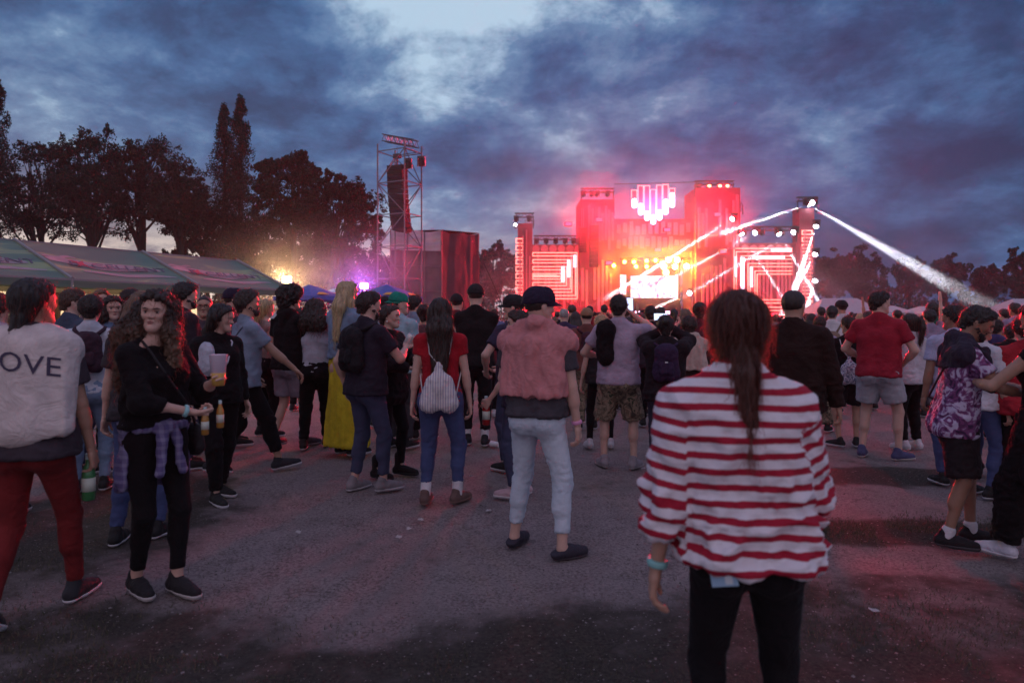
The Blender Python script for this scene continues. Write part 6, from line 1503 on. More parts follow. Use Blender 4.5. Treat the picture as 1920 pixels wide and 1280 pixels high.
def cape_with_text():
    def f(sp, J, root, seed):
        ax = norm(J['shR'] - J['shL']); bk = norm(-np.cross(V3(0, 0, 1), ax)); nk = J['nek']
        P_ = [Prim(nk + bk * (.045 - .01 * s_ * s_) + ax * s_ * .145 + V3(0, 0, -.085), V3(0, 0, 1.0) + bk * (.11 - .015 * s_ * s_) + ax * s_ * .165, .078, .060, bk, .8, .14) for s_ in (1, .5, 0, -.5, -1)]
        P_ += [Prim(nk + ax * s_ * .05 + V3(0, 0, -.01), J['sh' + k] + V3(0, 0, .0), .058, .068, None, 1, .04) for s_, k in ((1, 'R'), (-1, 'L'))]
        vs, fs = surface([(P_, [((0, 0, .90), norm(V3(0, 0, -1) + ax * .28)), (nk - bk * .02, -bk)], 0)], .010); vs = fold(vs, fs, .010, (7, 7, 3), seed + 4); o = to_mesh(vs, fs, 'cloth_draped_on_back', cloth('cream', (.62, .55, .52), .95), root)
        from mathutils.bvhtree import BVHTree
        bvh = BVHTree.FromPolygons([tuple(v) for v in vs], [tuple(q) for q in fs])
        cu = bpy.data.curves.new('lettering', 'FONT'); cu.body = 'LOVE'; cu.size = .135; cu.align_x = 'CENTER'; cu.resolution_u = 3; to_ = bpy.data.objects.new('tmp_text', cu); COL.objects.link(to_)
        dg = bpy.context.evaluated_depsgraph_get(); me = bpy.data.meshes.new_from_object(to_.evaluated_get(dg)); bpy.data.objects.remove(to_)
        bm = bmesh.new(); bm.from_mesh(me); bmesh.ops.triangulate(bm, faces=bm.faces[:]); bmesh.ops.subdivide_edges(bm, edges=[e_ for e_ in bm.edges if e_.calc_length() > .015], cuts=2)
        for v in bm.verts:
            u, w_ = v.co.x * 1.05, v.co.y; u2 = u; z = 1.275 + w_ - .16 * u2
            o_ = Vector(V3(0, 0, z) + ax * (u2 + .02) + bk * .6); hit = bvh.ray_cast(o_, Vector(-bk)); v.co = (hit[0] + Vector(bk) * .005) if hit[0] else o_ - Vector(bk) * .4
        bm.to_mesh(me); bm.free(); me.materials.clear(); me.materials.append(mat('ink_navy', (.06, .05, .09), .9)); t_ = bpy.data.objects.new('printed_lettering', me); COL.objects.link(t_); t_.parent = o
    return f
# ------------------------------------------------------------------ the people one can tell apart
K = (.007, .006, .007); DKJ = DEN('dark', (.03, .035, .07), (.05, .06, .12)); BLJ = DEN('blue', (.035, .05, .13), (.06, .085, .2)); LTJ = DEN('light', (.42, .50, .58), (.60, .68, .74)); MIDJ = DEN('mid', (.12, .18, .28), (.22, .30, .42)); GRJ = DEN('pale', (.28, .29, .33), (.40, .41, .44))
WS = (.55, .53, .55)
def H_(top, Y): return CAMZ + (600 - top) * Y / F - .012
def PP(px, ty, foot=None, Y=None, **kw):
    Y = Y or CAMZ * F / (foot - 600); kw.setdefault('h', H_(ty, Y)); kw.update(px=px, Y=Y); return kw
STRIPE = pattern('red_white_stripe', 'stripe', [(.72, .70, .73), (.36, .006, .03)], 20.0, .56)
CAMO = pattern('camouflage', 'camo', [(.06, .05, .035), (.16, .12, .08), (.28, .22, .15), (.05, .06, .035)], 14); DYE = pattern('tie_dye', 'dye', [(.04, .015, .06), (.16, .04, .13), (.20, .07, .20), (.52, .46, .60)], 11)
PLAID = pattern('plaid', 'plaid', [(.10, .08, .20), (.22, .20, .32)], 22); BAGST = pattern('bag_stripe', 'vstripe', [(.66, .62, .60), (.36, .33, .42)], 48, .62); BAGPAT = pattern('bag_pattern', 'dye', [(.65, .62, .68), (.6, .58, .66), (.12, .12, .2)], 26)
PEOPLE = [
 PP(1400, 545, Y=2.05, label='woman in a red and white striped sweater and black leggings, closest to the viewer', sex='f', build=1.04, lean=(-.036, 0), yaw=-12, head=(-2, 0, 2), twist=2, shrug=-.03, hairvol=.004,
    hair='lowpony', hairc='auburn', hairlen=.34, top=('oversize', STRIPE), stripes=1, hemz=.885, bottom=('leggings', K), waist=.06, armL=((.265, .0, .815), (.4, -1, 0)), armR=((.12, .27, 1.00), (.7, -1, 0)), cuffL=.42, cuffR=.55,
    footL=(.12, 0), footR=(.14, .03), band=('L', (.25, .55, .52)), extra=[pocket_phone('pale blue phone case sticking out of the back pocket under the striped sweater')], strands=3200, skin='mid', curlL=.5, seed=4, res=.0085),
 PP(64, 515, foot=1160, label='person at the left edge with cream cloth lettered LOVE on the back and red trousers', sex='f', build=1.0, yaw=26, head=(30, -4, 0), hair='lowpony', hairc='black', hairlen=.30, top=('tee', (.05, .04, .05)), bottom=('leggings', (.17, .018, .018)),
    footL=(.10, -.22, .05), fpitchL=-25, footR=(.10, .22, .0), armR=((.24, .10, .82), (.4, -1, 0)), armL=((.22, .22, 1.0), (1, -.4, 0)), skin='mid', shoes=((.03, .03, .035), (.7, .68, .7)), extra=[cape_with_text(), bottle('R', 'green glass bottle hanging from the hand of the person in red trousers', (.05, .20, .07), off=(0, .0, -.06))], strands=500, seed=12, face=1),
 PP(292, 545, foot=1112, label='woman with long curly hair in a black top, face turned to the viewer', sex='f', yaw=150, twist=14, head=(64, -2, -3), neckz=-.01, hair='curlylong', hairc='dark', hairtip='lbrown', hairlen=.42, top=('long', (.006, .005, .006)), hemz=.98, cuff=.45, bottom=('leggings', (.006, .005, .006)), waist=.10,
    armR=((.00, .25, 1.07), (1.2, -.5, -.2)), armL=((.13, .33, 1.25), (.6, -.6, -.8)), palmL=(1, .4, 0), footL=(.07, .10, 0), footR=(.07, -.08, .01), fyawL=2, skin='fair', face=1, strands=1600, curlR=1.2, curlL=.8, hem=.07, shoes=((.02, .018, .02), (.45, .42, .40)), band=('R', (.3, .6, .6)), res=.010,
    extra=[waist_tie(PLAID), cup('L', 'large plastic cup with a little beer, held up by the curly haired woman', (.72, .62, .72), .165, .031, .047, drink=(.60, .36, .08), off=(0, .01, .03)),
           bottle('R', 'small orange bottle, left one of two held by the curly haired woman', (.40, .20, .04), off=(.02, .02, -.06), size=.62), bottle('R', 'small orange bottle, right one of two held by the curly haired woman', (.45, .24, .05), off=(-.07, .03, -.03), size=.62), crossbag('black shoulder bag at the hip of the curly haired woman', (.02, .018, .02), 'L', .86), necklace()]),
 PP(458, 535, foot=885, label='bearded man in a grey blue t-shirt and black trousers striding to the right', yaw=72, head=(18, -4, 0), hair='full', hairc='dark', beard=1, face=1, top=('tee', (.20, .25, .33)), bottom=('pants', K), hem=.11, armR=((.24, .40, .98), (.3, -1, -.2)), armL=((.22, .12, .92), (.5, -1, 0)), footR=(.09, .30, .0), fpitchR=8, footL=(.09, -.26, .02), fpitchL=-12, skin='mid', lean=(0, .03), palmR=(0, 0, -1), shoes=((.025, .025, .03), WS), seed=8, extra=[crossbag('grey bag strap and pouch on the man in the grey blue t-shirt', (.16, .18, .24), 'L', 1.1, .8)]),
 PP(543, 538, foot=838, label='curly haired man in a black t-shirt and grey shorts, white stripes on his hood', yaw=50, head=(20, 0, 0), hair='curly', hairc='black', top=('tee', K), hood=1, bottom=('shorts', (.26, .22, .27)), armR=((.25, .20, .86), (.4, -1, 0)), footR=(.1, .14), footL=(.1, -.14, .02), skin='fair', shoes=((.07, .05, .06), (.3, .28, .3)), extra=[shoulder_stripes('L')]),
 PP(592, 560, Y=8.0, label='woman with dark shoulder length curls in a white t-shirt', sex='f', yaw=12, head=(25, 0, 0), hair='curlylong', hairc='dark', hairlen=.2, top=('slim', (.50, .50, .58)), bottom=('pants', K), waist=.10, armL='front', armR='front', footL=(.12, -.1), footR=(.1, .12)),
 PP(650, 527, foot=852, label='tall woman with long blond hair, denim jacket and long yellow skirt', sex='f', yaw=50, head=(30, 0, 0), hair='long', hairc='blonde', hairlen=.46, hairfront=1, face=1, top=('jacket', MIDJ), hemz=.98, bottom=('longskirt', (.62, .48, .03)), waist=.12, armR='belly', armL='front', footL=(.08, 0), strands=500),
 PP(688, 545, foot=922, label='bearded man in navy t-shirt with a black backpack, talking to the woman with a bun', yaw=52, head=(15, 3, 0), hair='short', hairc='dark', beard=1, face=1, top=('tee', (.022, .018, .030)), bottom=('jeans', DKJ), hem=.07, armR=((.14, .33, 1.26), (.8, -.2, -1)), armL=((.29, .0, .90), (.5, -1, 0)), footL=(.12, -.05), footR=(.10, .10), fyawR=10, skin='fair', shoes=((.22, .20, .21), (.5, .48, .5)), build=1.06, extra=[backpack('black backpack on the man in the navy t-shirt', (.012, .011, .014), .92), can('L', 'yellow and white can at the left hip of the man with the black backpack', (.6, .55, .25), off=(-.02, .0, .0), tilt=(-.6, .2, .6)), can('R', 'small white tube held up by the man with the black backpack', (.7, .7, .66), tilt=(.4, .0, .8), off=(0, 0, .01))]),
 PP(729, 570, foot=893, label='young woman with a bun and pearl earring in a black jacket, facing right', sex='f', yaw=122, head=(-12, 0, 0), hair='bun', hairc='dark', face=1, tops=[('slim', K), ('jacket', (.008, .007, .009))], hemz=.74, bottom=('leggings', (.007, .006, .007)), armR=((.06, .28, 1.12), (1, -.4, -.3)), armL=((.10, .26, 1.18), (1, -.3, -.4)), shoestyle='boot', shoes=((.012, .010, .010), (.02, .02, .02)), footL=(.12, .06), footR=(.12, -.06), extra=[can('R', 'pale blue can in the hands of the woman with the bun', (.16, .35, .55), off=(.02, .03, .02), tilt=(.7, .2, .5)), earring(), crossbag('small black handbag hanging beside the woman with the bun', (.007, .006, .007), 'L', .92)]),
 PP(747, 548, Y=8.0, label='man in a green cap worn backwards and a pale blue t-shirt', yaw=35, head=(45, 0, 0), hat=('green', (.01, .20, .14)), hatback=1, top=('tee', (.30, .44, .50)), bottom=('pants', (.05, .05, .06)), build=1.05, extra=[cap_logo()]),
 PP(826, 558, foot=945, label='girl with very long dark hair, red t-shirt and blue jeans, seen from behind', sex='f', yaw=4, head=(8, 0, 0), hair='long', hairc='dark', hairlen=.52, top=('slim', (.36, .012, .022)), bottom=('jeans', BLJ), waist=.10, armL=((.24, .02, .85), (.3, -1, 0)), armR=((.25, .03, .85), (.3, -1, 0)), footL=(.13, 0), footR=(.14, .03), fyawL=-6, fyawR=32, socks=(.62, .60, .62), hem=.10, skin='fair', shoes=((.13, .08, .07), (.2, .12, .1)), strands=1200, sleeve=.42,
    extra=[drawbag('white and grey striped drawstring bag on the back of the girl in red', BAGST, .0, .99, 1.06)]),
 PP(892, 533, foot=835, label='tall man from behind in black polo shirt and dark cap', yaw=0, head=(4, 6, 0), hat=('black', (.02, .018, .02)), top=('tee', (.010, .009, .010)), collar=1, bottom=('pants', (.012, .011, .012)), armL='cross', armR='cross', footL=(.09, .05), footR=(.10, -.05), socks=(.6, .6, .62), shoes=((.02, .02, .025), WS), skin='fair', hem=.09, build=.96),
 PP(965, 553, Y=6.8, label='man in navy t-shirt and black cap behind the man with the pink jumper', yaw=-40, head=(-40, 0, 0), hat=('black', (.02, .018, .02)), top=('tee', (.035, .028, .055)), bottom=('jeans', DKJ), armL=((.24, .16, 1.0), (1, -.5, 0)), armR='front'),
 PP(974, 582, foot=930, label='dark haired woman holding a red bottle, half hidden by the pink jumper', sex='f', yaw=-62, head=(-30, 0, 0), hair='full', hairc='dark', face=1, top=('tee', (.03, .025, .05)), bottom=('jeans', DKJ), armL=((.23, .20, .93), (.5, -1, 0)), shoes=((.5, .35, .38), (.6, .5, .5)), extra=[bottle('L', 'red bottle held low beside the man with the pink jumper', (.35, .02, .02), off=(0, 0, -.04))]),
 PP(1008, 538, foot=1037, label='man in a dark cap and pale blue jeans with a pink jumper over his shoulders', yaw=22, head=(38, 2, 0), hat=('navy', (.022, .015, .035)), beard=0, top=('tee', (.06, .055, .065)), hemz=.915, bottom=('jeans', LTJ), waist=.06, hem=.09, armR=((.27, .04, .82), (.3, -1, 0)), armL=((.14, .26, 1.02), (1, -.5, -.2)), footL=(.19, .05), footR=(.19, -.05), fyawR=35, fyawL=-2, shoestyle='loafer', shoes=((.035, .032, .045), (.06, .05, .06)), skin='fair', build=1.08, band=('R', (.7, .3, .5)), face=1, extra=[shoulder_sweater((.54, .22, .22), hem=1.05)], seed=6),
 PP(1160, 552, foot=878, label='man in a lilac t-shirt and camouflage shorts filming with his raised phone', yaw=4, head=(4, -4, 0), hair='short', hairc='black', top=('tee', (.42, .33, .42)), bottom=('shorts', CAMO), armR=((.14, .30, 1.56), (1, .1, -.6)), armL=((.20, .24, 1.12), (.9, -.7, -.2)), footL=(.15, .02), footR=(.15, 0), fyawL=25, fyawR=20, shortlen=.98, shoes=((.28, .25, .27), (.4, .36, .36)), skin='fair', build=1.05, extra=[shoulder_bundle((.007, .006, .007), 'L'), phone('R', 'phone with glowing screen held up by the man in the lilac t-shirt', off=(0, 0, .035), lit=1.6)]),
 PP(1248, 590, Y=6.5, label='dark clad woman with a navy backpack raising her phone with both hands', sex='f', yaw=-2, head=(0, -3, 0), hair='bun', hairc='black', top=('jacket', (.014, .010, .012)), bottom=('jeans', DEN('ink', (.02, .02, .04), (.035, .035, .06))), armL=((.02, .30, 1.60), (1, .1, -.5)), armR=((.06, .30, 1.62), (1, .1, -.5)), build=1.08, extra=[backpack('navy backpack with a small white badge on the dark clad woman', (.035, .018, .05), .95, mark=1), phone('R', 'phone held sideways in two hands over the dark clad woman with the navy backpack', wide=True, lit=1.8, off=(-.05, 0, .05))]),
 PP(1487, 541, Y=5.1, label='man in a dark brown jacket with cropped hair, behind the striped sweater', yaw=6, head=(14, 0, 0), hair='buzz', hairc='dark', top=('jacket', (.022, .010, .008)), bottom=('jeans', GRJ), armR=((.31, .08, .86), (.5, -1, 0)), armL='down', build=1.02, skin='mid', footR=(.14, 0)),
 PP(1648, 545, foot=860, label='tall young man in a crimson t-shirt and pale denim shorts, looking right', yaw=6, head=(52, 0, 0), hair='short', hairc='black', face=1, top=('tee', (.30, .018, .035)), bottom=('shorts', GRJ), armL=((.17, .20, 1.03), (1, -.6, 0)), armR=((.20, .14, .98), (1, -.7, 0)), footL=(.16, 0), footR=(.18, .0), fyawR=40, fyawL=0, shortlen=.74, shoes=((.07, .07, .15), (.45, .42, .5)), skin='fair', build=1.05, seed=5),
 PP(1708, 588, foot=842, label='woman with dark ponytail, white shirt and black trousers, in profile to the left', sex='f', yaw=-48, head=(-20, 0, 0), hair='pony', hairc='dark', hairlen=.28, face=1, top=('long', (.52, .48, .52)), bottom=('pants', K), waist=.1, armR='belly', armL='front', shoes=((.6, .56, .6), (.62, .6, .62)), extra=[cup('R', 'white paper cup low in the hand of the woman in the white shirt', (.62, .58, .62), .14, off=(0, .03, -.22))]),
 PP(1792, 582, foot=1020, label='man in a purple tie-dye t-shirt and black shorts looking down at his phone', h=1.60, yaw=76, head=(8, 26, 0), hair='short', hairc='black', face=1, beard=1, top=('tee', DYE), hemz=.80, bottom=('shorts', (.018, .014, .016)), shortlen=.92, armR=((.14, .36, 1.12), (1, -.4, -.5)), armL=((.06, .34, 1.16), (1, -.2, -.6)), lean=(0, .05), footL=(.1, .12), footR=(.1, -.08), socks=(.6, .58, .6), sockh=.04, skin='tan', shoes=((.018, .016, .018), (.05, .045, .05)), build=1.0, extra=[shoulder_sweater((.035, .028, .045), hem=1.30), phone('R', 'phone in the hands of the man in the tie-dye t-shirt', (-.3, -.35, .9), off=(0, .02, .02), lit=.8), crossbag('dark pouch at the wrist of the man in the tie-dye t-shirt', (.03, .025, .04), 'L', .95, .8)], seed=9),
 PP(1790, 571, Y=6.2, label='dark haired man behind the tie-dye man, face in profile to the left', yaw=-25, head=(-35, 0, 0), hair='short', hairc='black', face=1, skin='tan', top=('tee', (.42, .42, .58)), bottom=('jeans', BLJ)),
 PP(1838, 590, Y=5.8, label='man in a white t-shirt just right of the tie-dye man', yaw=40, head=(10, 0, 0), hair='full', hairc='black', skin='mid', top=('tee', (.60, .58, .62)), bottom=('jeans', BLJ)),
 PP(1960, 560, foot=1060, label='person in black at the right edge stretching a bare arm to the left', sex='f', yaw=-55, head=(-15, 10, 0), hair='long', hairc='dark', hairlen=.3, face=1, top=('tank', (.007, .006, .007)), bottom=('loosepants', (.007, .006, .007)), waist=.12, armL=((.20, .40, 1.22), (.8, -.2, -1)), armR=((.34, .28, .95), (.6, -1, 0)), footL=(.1, .2), footR=(.12, -.05), shoes=((.62, .6, .66), (.7, .68, .7)), skin='mid', extra=[waist_tie(cloth('tiedblack', (.007, .006, .007)), name='jacket_tied_at_waist', ln=.42)]),
 PP(1560, 572, Y=11.0, label='man in a white t-shirt with a khaki backpack, right of the brown jacket', yaw=0, hair='short', hairc='black', top=('tee', (.62, .60, .62)), bottom=('shorts', (.1, .09, .08)), skin='mid', extra=[backpack('khaki backpack on the man in the white t-shirt', (.20, .15, .11), .95, low=.12)]),
 PP(1537, 592, Y=9.2, label='short haired person in a lilac t-shirt and camouflage trousers behind the brown jacket', yaw=8, hair='short', hairc='dark', top=('tee', (.36, .30, .42)), bottom=('loosepants', CAMO), skin='tan'),
 PP(1592, 592, foot=838, label='person in black shorts with a white patterned drawstring bag, left of the crimson t-shirt', yaw=-12, head=(-30, 0, 0), hair='short', hairc='dark', top=('tee', (.007, .006, .007)), bottom=('shorts', (.016, .014, .016)), footL=(.12, 0), footR=(.1, .05), fyawL=45, skin='mid', shoes=((.02, .02, .02), (.62, .6, .62)), extra=[drawbag('white drawstring bag with grey pattern left of the crimson t-shirt', BAGPAT, -.03, 1.02, .95)]),
 PP(1868, 598, Y=8.6, label='stocky man in a violet blue hooded top, right of the tie-dye man', yaw=10, hair='short', hairc='black', top=('hoodie', (.06, .05, .14)), bottom=('pants', K), build=1.1, skin='tan'),
 PP(1897, 606, Y=8.0, label='person all in black between the blue hooded man and the right edge', yaw=20, hair='short', hairc='black', top=('jacket', (.016, .012, .014)), bottom=('pants', K)),
 PP(1922, 592, Y=5.6, label='person in a red jacket cut by the right edge', yaw=-20, hair='full', hairc='dark', top=('jacket', (.35, .02, .03)), bottom=('pants', K)),  # jacket coloured red to stand in for red light on the figure
 PP(134, 541, Y=6.6, label='man in a slate blue t-shirt near the marquee, turned right', yaw=55, head=(30, 0, 0), hair='short', hairc='brown', face=1, top=('tee', (.05, .07, .11)), bottom=('jeans', DKJ), armR='front', skin='fair'),
 PP(170, 553, Y=6.0, label='girl in a white top with a maroon backpack and washed jeans', sex='f', yaw=10, head=(5, 0, 0), hair='full', hairc='black', top=('slim', (.52, .55, .62)), bottom=('jeans', MIDJ), waist=.1, armL='front', armR='front', footL=(.1, -.1), extra=[backpack('maroon backpack on the girl in the white top', (.045, .022, .035), .85)]),
 PP(211, 555, Y=6.9, label='woman in a blue jacket holding a pink cup, her hair lit red', sex='f', yaw=150, head=(20, 0, 0), hair='curlylong', hairc='dark', hairlen=.18, face=1, top=('long', (.16, .24, .38)), bottom=('pants', K), armR=((.08, .26, 1.25), (1, -.3, -.6)), extra=[cup('R', 'pink plastic cup before the chest of the woman in the blue jacket', (.72, .35, .5), .14)]),
 PP(243, 541, Y=8.4, label='man in black near the marquee, dark cropped hair, seen in profile', yaw=70, hair='short', hairc='black', top=('tee', (.02, .018, .022)), bottom=('jeans', DKJ)),
 PP(190, 543, Y=9.6, label='woman with pale brown hair before the lit bar, facing the viewer', sex='f', yaw=170, hair='full', hairc='lbrown', face=1, top=('tee', (.12, .1, .12)), bottom=('pants', K)),
 PP(266, 545, Y=4.7, label='woman with long light brown hair right behind the curly haired woman', sex='f', yaw=25, head=(-10, 0, 0), hair='long', hairc='lbrown', hairlen=.42, top=('tee', (.04, .035, .04)), bottom=('jeans', BLJ), footL=(.1, -.15)),
 PP(345, 530, Y=6.9, label='tall bearded man in a dark jacket looking right, shoulder lit red', yaw=76, head=(5, 0, 0), hair='full', hairc='black', beard=1, face=1, top=('jacket', (.03, .022, .03)), bottom=('jeans', DKJ), skin='fair'),
 PP(384, 553, Y=7.6, label='laughing man with glasses facing the viewer, beside the bar', yaw=188, hair='buzz', hairc='dark', face=1, top=('tee', (.1, .08, .1)), bottom=('pants', K), armR='out', skin='mid', extra=[glasses()]),
 PP(409, 568, Y=5.7, label='dark haired woman in black with a white bag on her shoulder', sex='f', yaw=150, head=(-40, 10, 0), hair='long', hairc='black', hairlen=.22, top=('long', (.007, .006, .007)), bottom=('pants', K), footL=(.1, -.14), footR=(.1, .14), skin='fair', extra=[crossbag('bulging white shoulder bag on the dark haired woman', (.50, .52, .60), 'R', 1.26, 1.5, 0.02, .16)]),
 PP(436, 541, Y=8.2, label='man in a navy cap just behind the grey blue t-shirt', yaw=80, head=(5, 0, 0), hat=('navy', (.022, .015, .035)), face=1, top=('tee', (.05, .05, .07)), bottom=('pants', K)),
 PP(497, 560, Y=8.8, label='fair haired woman between the grey blue t-shirt and the black t-shirt', sex='f', yaw=60, hair='pony', hairc='blonde', hairlen=.3, top=('tank', (.3, .22, .2)), bottom=('pants', K)),
 PP(-8, 548, Y=5.2, label='person in a pale hooded top cut by the left edge', yaw=30, hair='short', hairc='dark', top=('hoodie', (.4, .38, .44)), bottom=('pants', K)),
 PP(777, 553, Y=9.8, label='man in a washed blue shirt left of the girl in red', yaw=40, hair='short', hairc='black', top=('tee', (.20, .26, .36)), bottom=('pants', K), armR='phone', extra=[phone('R', 'glowing phone of the man in the washed blue shirt', (-.3, -1, .3), lit=2.5)]),
 PP(795, 570, Y=8.6, label='woman in thin strapped top with hair tied up, left of the girl in red', sex='f', yaw=10, hair='bun', hairc='black', top=('tank', (.16, .08, .09)), bottom=('pants', K), skin='mid'),
 PP(721, 556, Y=9.6, label='man in a black cap between the bearded man and the green cap', yaw=-20, hat=('black', (.02, .018, .02)), top=('tee', (.03, .03, .035)), bottom=('pants', K)),
 PP(857, 551, Y=10.4, label='man in a dark cap between the girl in red and the tall man in black', yaw=15, hat=('black', (.02, .018, .02)), top=('tee', (.10, .02, .03)), bottom=('pants', K), skin='fair'),
 PP(1058, 577, Y=11.0, label='bald man in a navy top right of the pink jumper', yaw=10, hair='buzz', hairc='grey', top=('tee', (.05, .04, .09)), bottom=('pants', K)),
 PP(1080, 584, Y=11.6, label='woman with long dark hair in a white t-shirt, right of the pink jumper', sex='f', yaw=0, hair='long', hairc='dark', hairlen=.3, top=('slim', (.6, .56, .6)), bottom=('jeans', DKJ)),
 PP(1100, 577, Y=9.4, label='man in tan beanie and brown shirt, left of the lilac t-shirt', yaw=-8, hat=('beanie', (.30, .17, .10)), top=('tee', (.16, .06, .05)), bottom=('loosepants', CAMO), extra=[backpack('slim dark backpack on the man in the tan beanie', (.06, .02, .03), .75)]),
 PP(1128, 590, Y=8.0, label='blond woman in black trousers half hidden by the lilac t-shirt', sex='f', yaw=-10, hair='full', hairc='blonde', top=('tee', (.02, .018, .02)), bottom=('leggings', K), footL=(.16, 0), footR=(.12, 0), shoes=((.5, .48, .5), (.5, .48, .5))),
 PP(1220, 572, Y=9.6, label='dark haired man right of the raised phone, seen from behind', yaw=0, hair='short', hairc='black', top=('tee', (.03, .02, .03)), bottom=('pants', K)),
 PP(1292, 592, Y=7.4, label='person with a cream shawl raising one arm, left of the striped sweater', sex='f', yaw=-10, hair='full', hairc='dark', tops=[('long', (.03, .02, .02))], bottom=('pants', K), armL=((.14, .28, 1.62), (1, .1, -.5)), extra=[shoulder_sweater((.55, .42, .36), hem=1.10, name='shawl')]),
 PP(1312, 566, Y=9.0, label='woman with a high bun just left of the striped sweater', sex='f', yaw=0, hair='bun', hairc='dark', top=('jacket', (.1, .02, .03)), bottom=('pants', K)),
 PP(915, 583, Y=10.6, label='woman in a maroon top just right of the tall man in black', sex='f', yaw=10, hair='full', hairc='dark', top=('tee', (.14, .02, .03)), bottom=('pants', K), shoes=((.5, .48, .5), (.5, .48, .5))),
 PP(560, 575, Y=11.2, label='man before the blue parasols, mostly behind the curly haired man', yaw=30, hair='short', hairc='black', top=('tee', (.03, .03, .04)), bottom=('pants', K)),
]
for sp in PEOPLE: person(sp)
# ------------------------------------------------------------------ the crowd further off
CR = random.Random(42)
TOPC = [('black', (.016, .014, .018)), ('dark grey', (.06, .055, .065)), ('navy', (.03, .03, .07)), ('white', (.55, .52, .56)), ('red', (.28, .02, .03)), ('lilac', (.30, .24, .34)), ('blue', (.10, .15, .28)), ('grey', (.22, .2, .22)), ('maroon', (.10, .02, .03)), ('pink', (.5, .25, .3)), ('green', (.04, .12, .08))]
BOTC = [(.02, .018, .022), (.03, .035, .07), (.10, .13, .2), (.16, .15, .17)]
HRC = [('black', 'dark'), ('dark', 'dark'), ('brown', 'brown'), ('lbrown', 'light brown'), ('blonde', 'blond')]
PROTO = [
 dict(sex='m', hair='short', top=('tee', K), bottom=('pants', K), armL='down', armR='pocket'),
 dict(sex='m', hair='full', top=('tee', K), bottom=('shorts', K), armL='front', armR='down', build=1.08),
 dict(sex='f', hair='long', top=('slim', K), bottom=('pants', K), armL='down', armR='front', hairlen=.3),
 dict(sex='f', hair='pony', top=('long', K), bottom=('leggings', K), armL='hip', armR='down', hairlen=.25),
 dict(sex='m', hair='buzz', top=('hoodie', K), bottom=('pants', K), armL='pocket', armR='pocket', build=1.1),
 dict(sex='f', hair='bun', top=('jacket', K), bottom=('pants', K), armL='front', armR='front'),
 dict(sex='m', hair='short', top=('tee', K), bottom=('pants', K), armL='high', armR='high'),
 dict(sex='f', hair='full', top=('tee', K), bottom=('jeans', DKJ), armL='down', armR='high'),
 dict(sex='m', hair='short', top=('tee', K), bottom=('shorts', K), armR='photo', armL='down'),
 dict(sex='m', hair='short', hat=('black', (.02, .018, .02)), top=('tee', K), bottom=('pants', K), armL='down', armR='cross')]
protos = []
for i, p in enumerate(PROTO):
    r_ = empty('person', (0, -40, 0)); q = dict(p, Y=16, res=.021, seed=i, hatback=0); build_person(q, r_); protos.append(r_)
# far versions: the same figures joined into one light mesh with material slots skin, hair, top, bottom
def flatten(root):
    V = []; Fc = []; M = []; o = 0
    slot = {'body': 0, 'hair': 1, 'cap': 1, 'brim': 1, 'shoe': 3, 'sole': 3, 'trousers': 3, 'shorts': 3}
    def rec(ob):
        nonlocal o
        if ob.type == 'MESH':
            me = ob.data; co = np.empty(len(me.vertices) * 3); me.vertices.foreach_get('co', co); V.append(co.reshape(-1, 3)); k = slot.get(ob.name.split('.')[0], 2)
            for p in me.polygons: Fc.append([a + o for a in p.vertices]); M.append(k)
            o += len(me.vertices)
        for c in ob.children: rec(c)
    rec(root); return np.concatenate(V), Fc, M
def light_person(p, i, res):
    J = skeleton(p); parts = []
    body = [neck_prim(J)]; 
    for k in 'LR': body += arm_prims(J, k) + [Prim(J['wr' + k], J['wr' + k] + J['hd' + k] * .13, .03, .024, None, 1, .02)] + leg_prims(J, k)
    parts.append((surface([(body + head_prims(J)[:6], [], 0)], res), 0)); 
    parts.append((surface(hair_groups(J, p.get('hair', 'short'), p), res), 1))
    T = torso_prims(J, .02, p); arm = []
    for k in 'LR': arm.append(Prim(J['sh' + k], J['sh' + k] + (J['el' + k] - J['sh' + k]) * .7, .07, .06, None, 1, .03))
    parts.append((surface([(T + arm, [((0, 0, .86), (0, 0, -1)), ((0, 0, 1.50), (0, 0, 1))], 0)], res), 2))
    L = torso_prims(J, .012, p)[:2]; 
    for k in 'LR': L += leg_prims(J, k, .016, 'an' if p['bottom'][0] != 'shorts' else 'kn') + shoe_prims(J, k, .0)[0]
    parts.append((surface([(L, [((0, 0, 1.02), (0, 0, 1))], 0)], res), 3))
    V, Fc = joinVF([x for x, _ in parts]); M = np.concatenate([np.full(len(x[1]), k) for x, k in parts]); return V, Fc, M
FARM = []
for i, p in enumerate(PROTO):
    V, Fc, M = light_person(p, i, .030); FARM.append((V, Fc, M))
far_mesh = []
for i, (V, Fc, M) in enumerate(FARM):
    o = to_mesh(V, Fc, 'person', [skin('mid'), hairm('dark'), cloth('far', K), cloth('farb', K)], None, mi=M); far_mesh.append(o.data); bpy.data.objects.remove(o)
def setm(ob, idx, m):
    ob.material_slots[idx].link = 'OBJECT'; ob.material_slots[idx].material = m
taken = [((sp['px'] - 960) * sp['Y'] / F, sp['Y']) for sp in PEOPLE]
def free(x, y, d):
    return all((x - a) ** 2 + (y - b) ** 2 > d * d for a, b in taken)
def zone(x, y):
    px = 960 + x * F / y
    return 'by the marquee' if px < 560 else 'before the draped box' if px < 940 else 'before the stage' if px < 1530 else 'right of the stage'
n_mid = 0; near = []
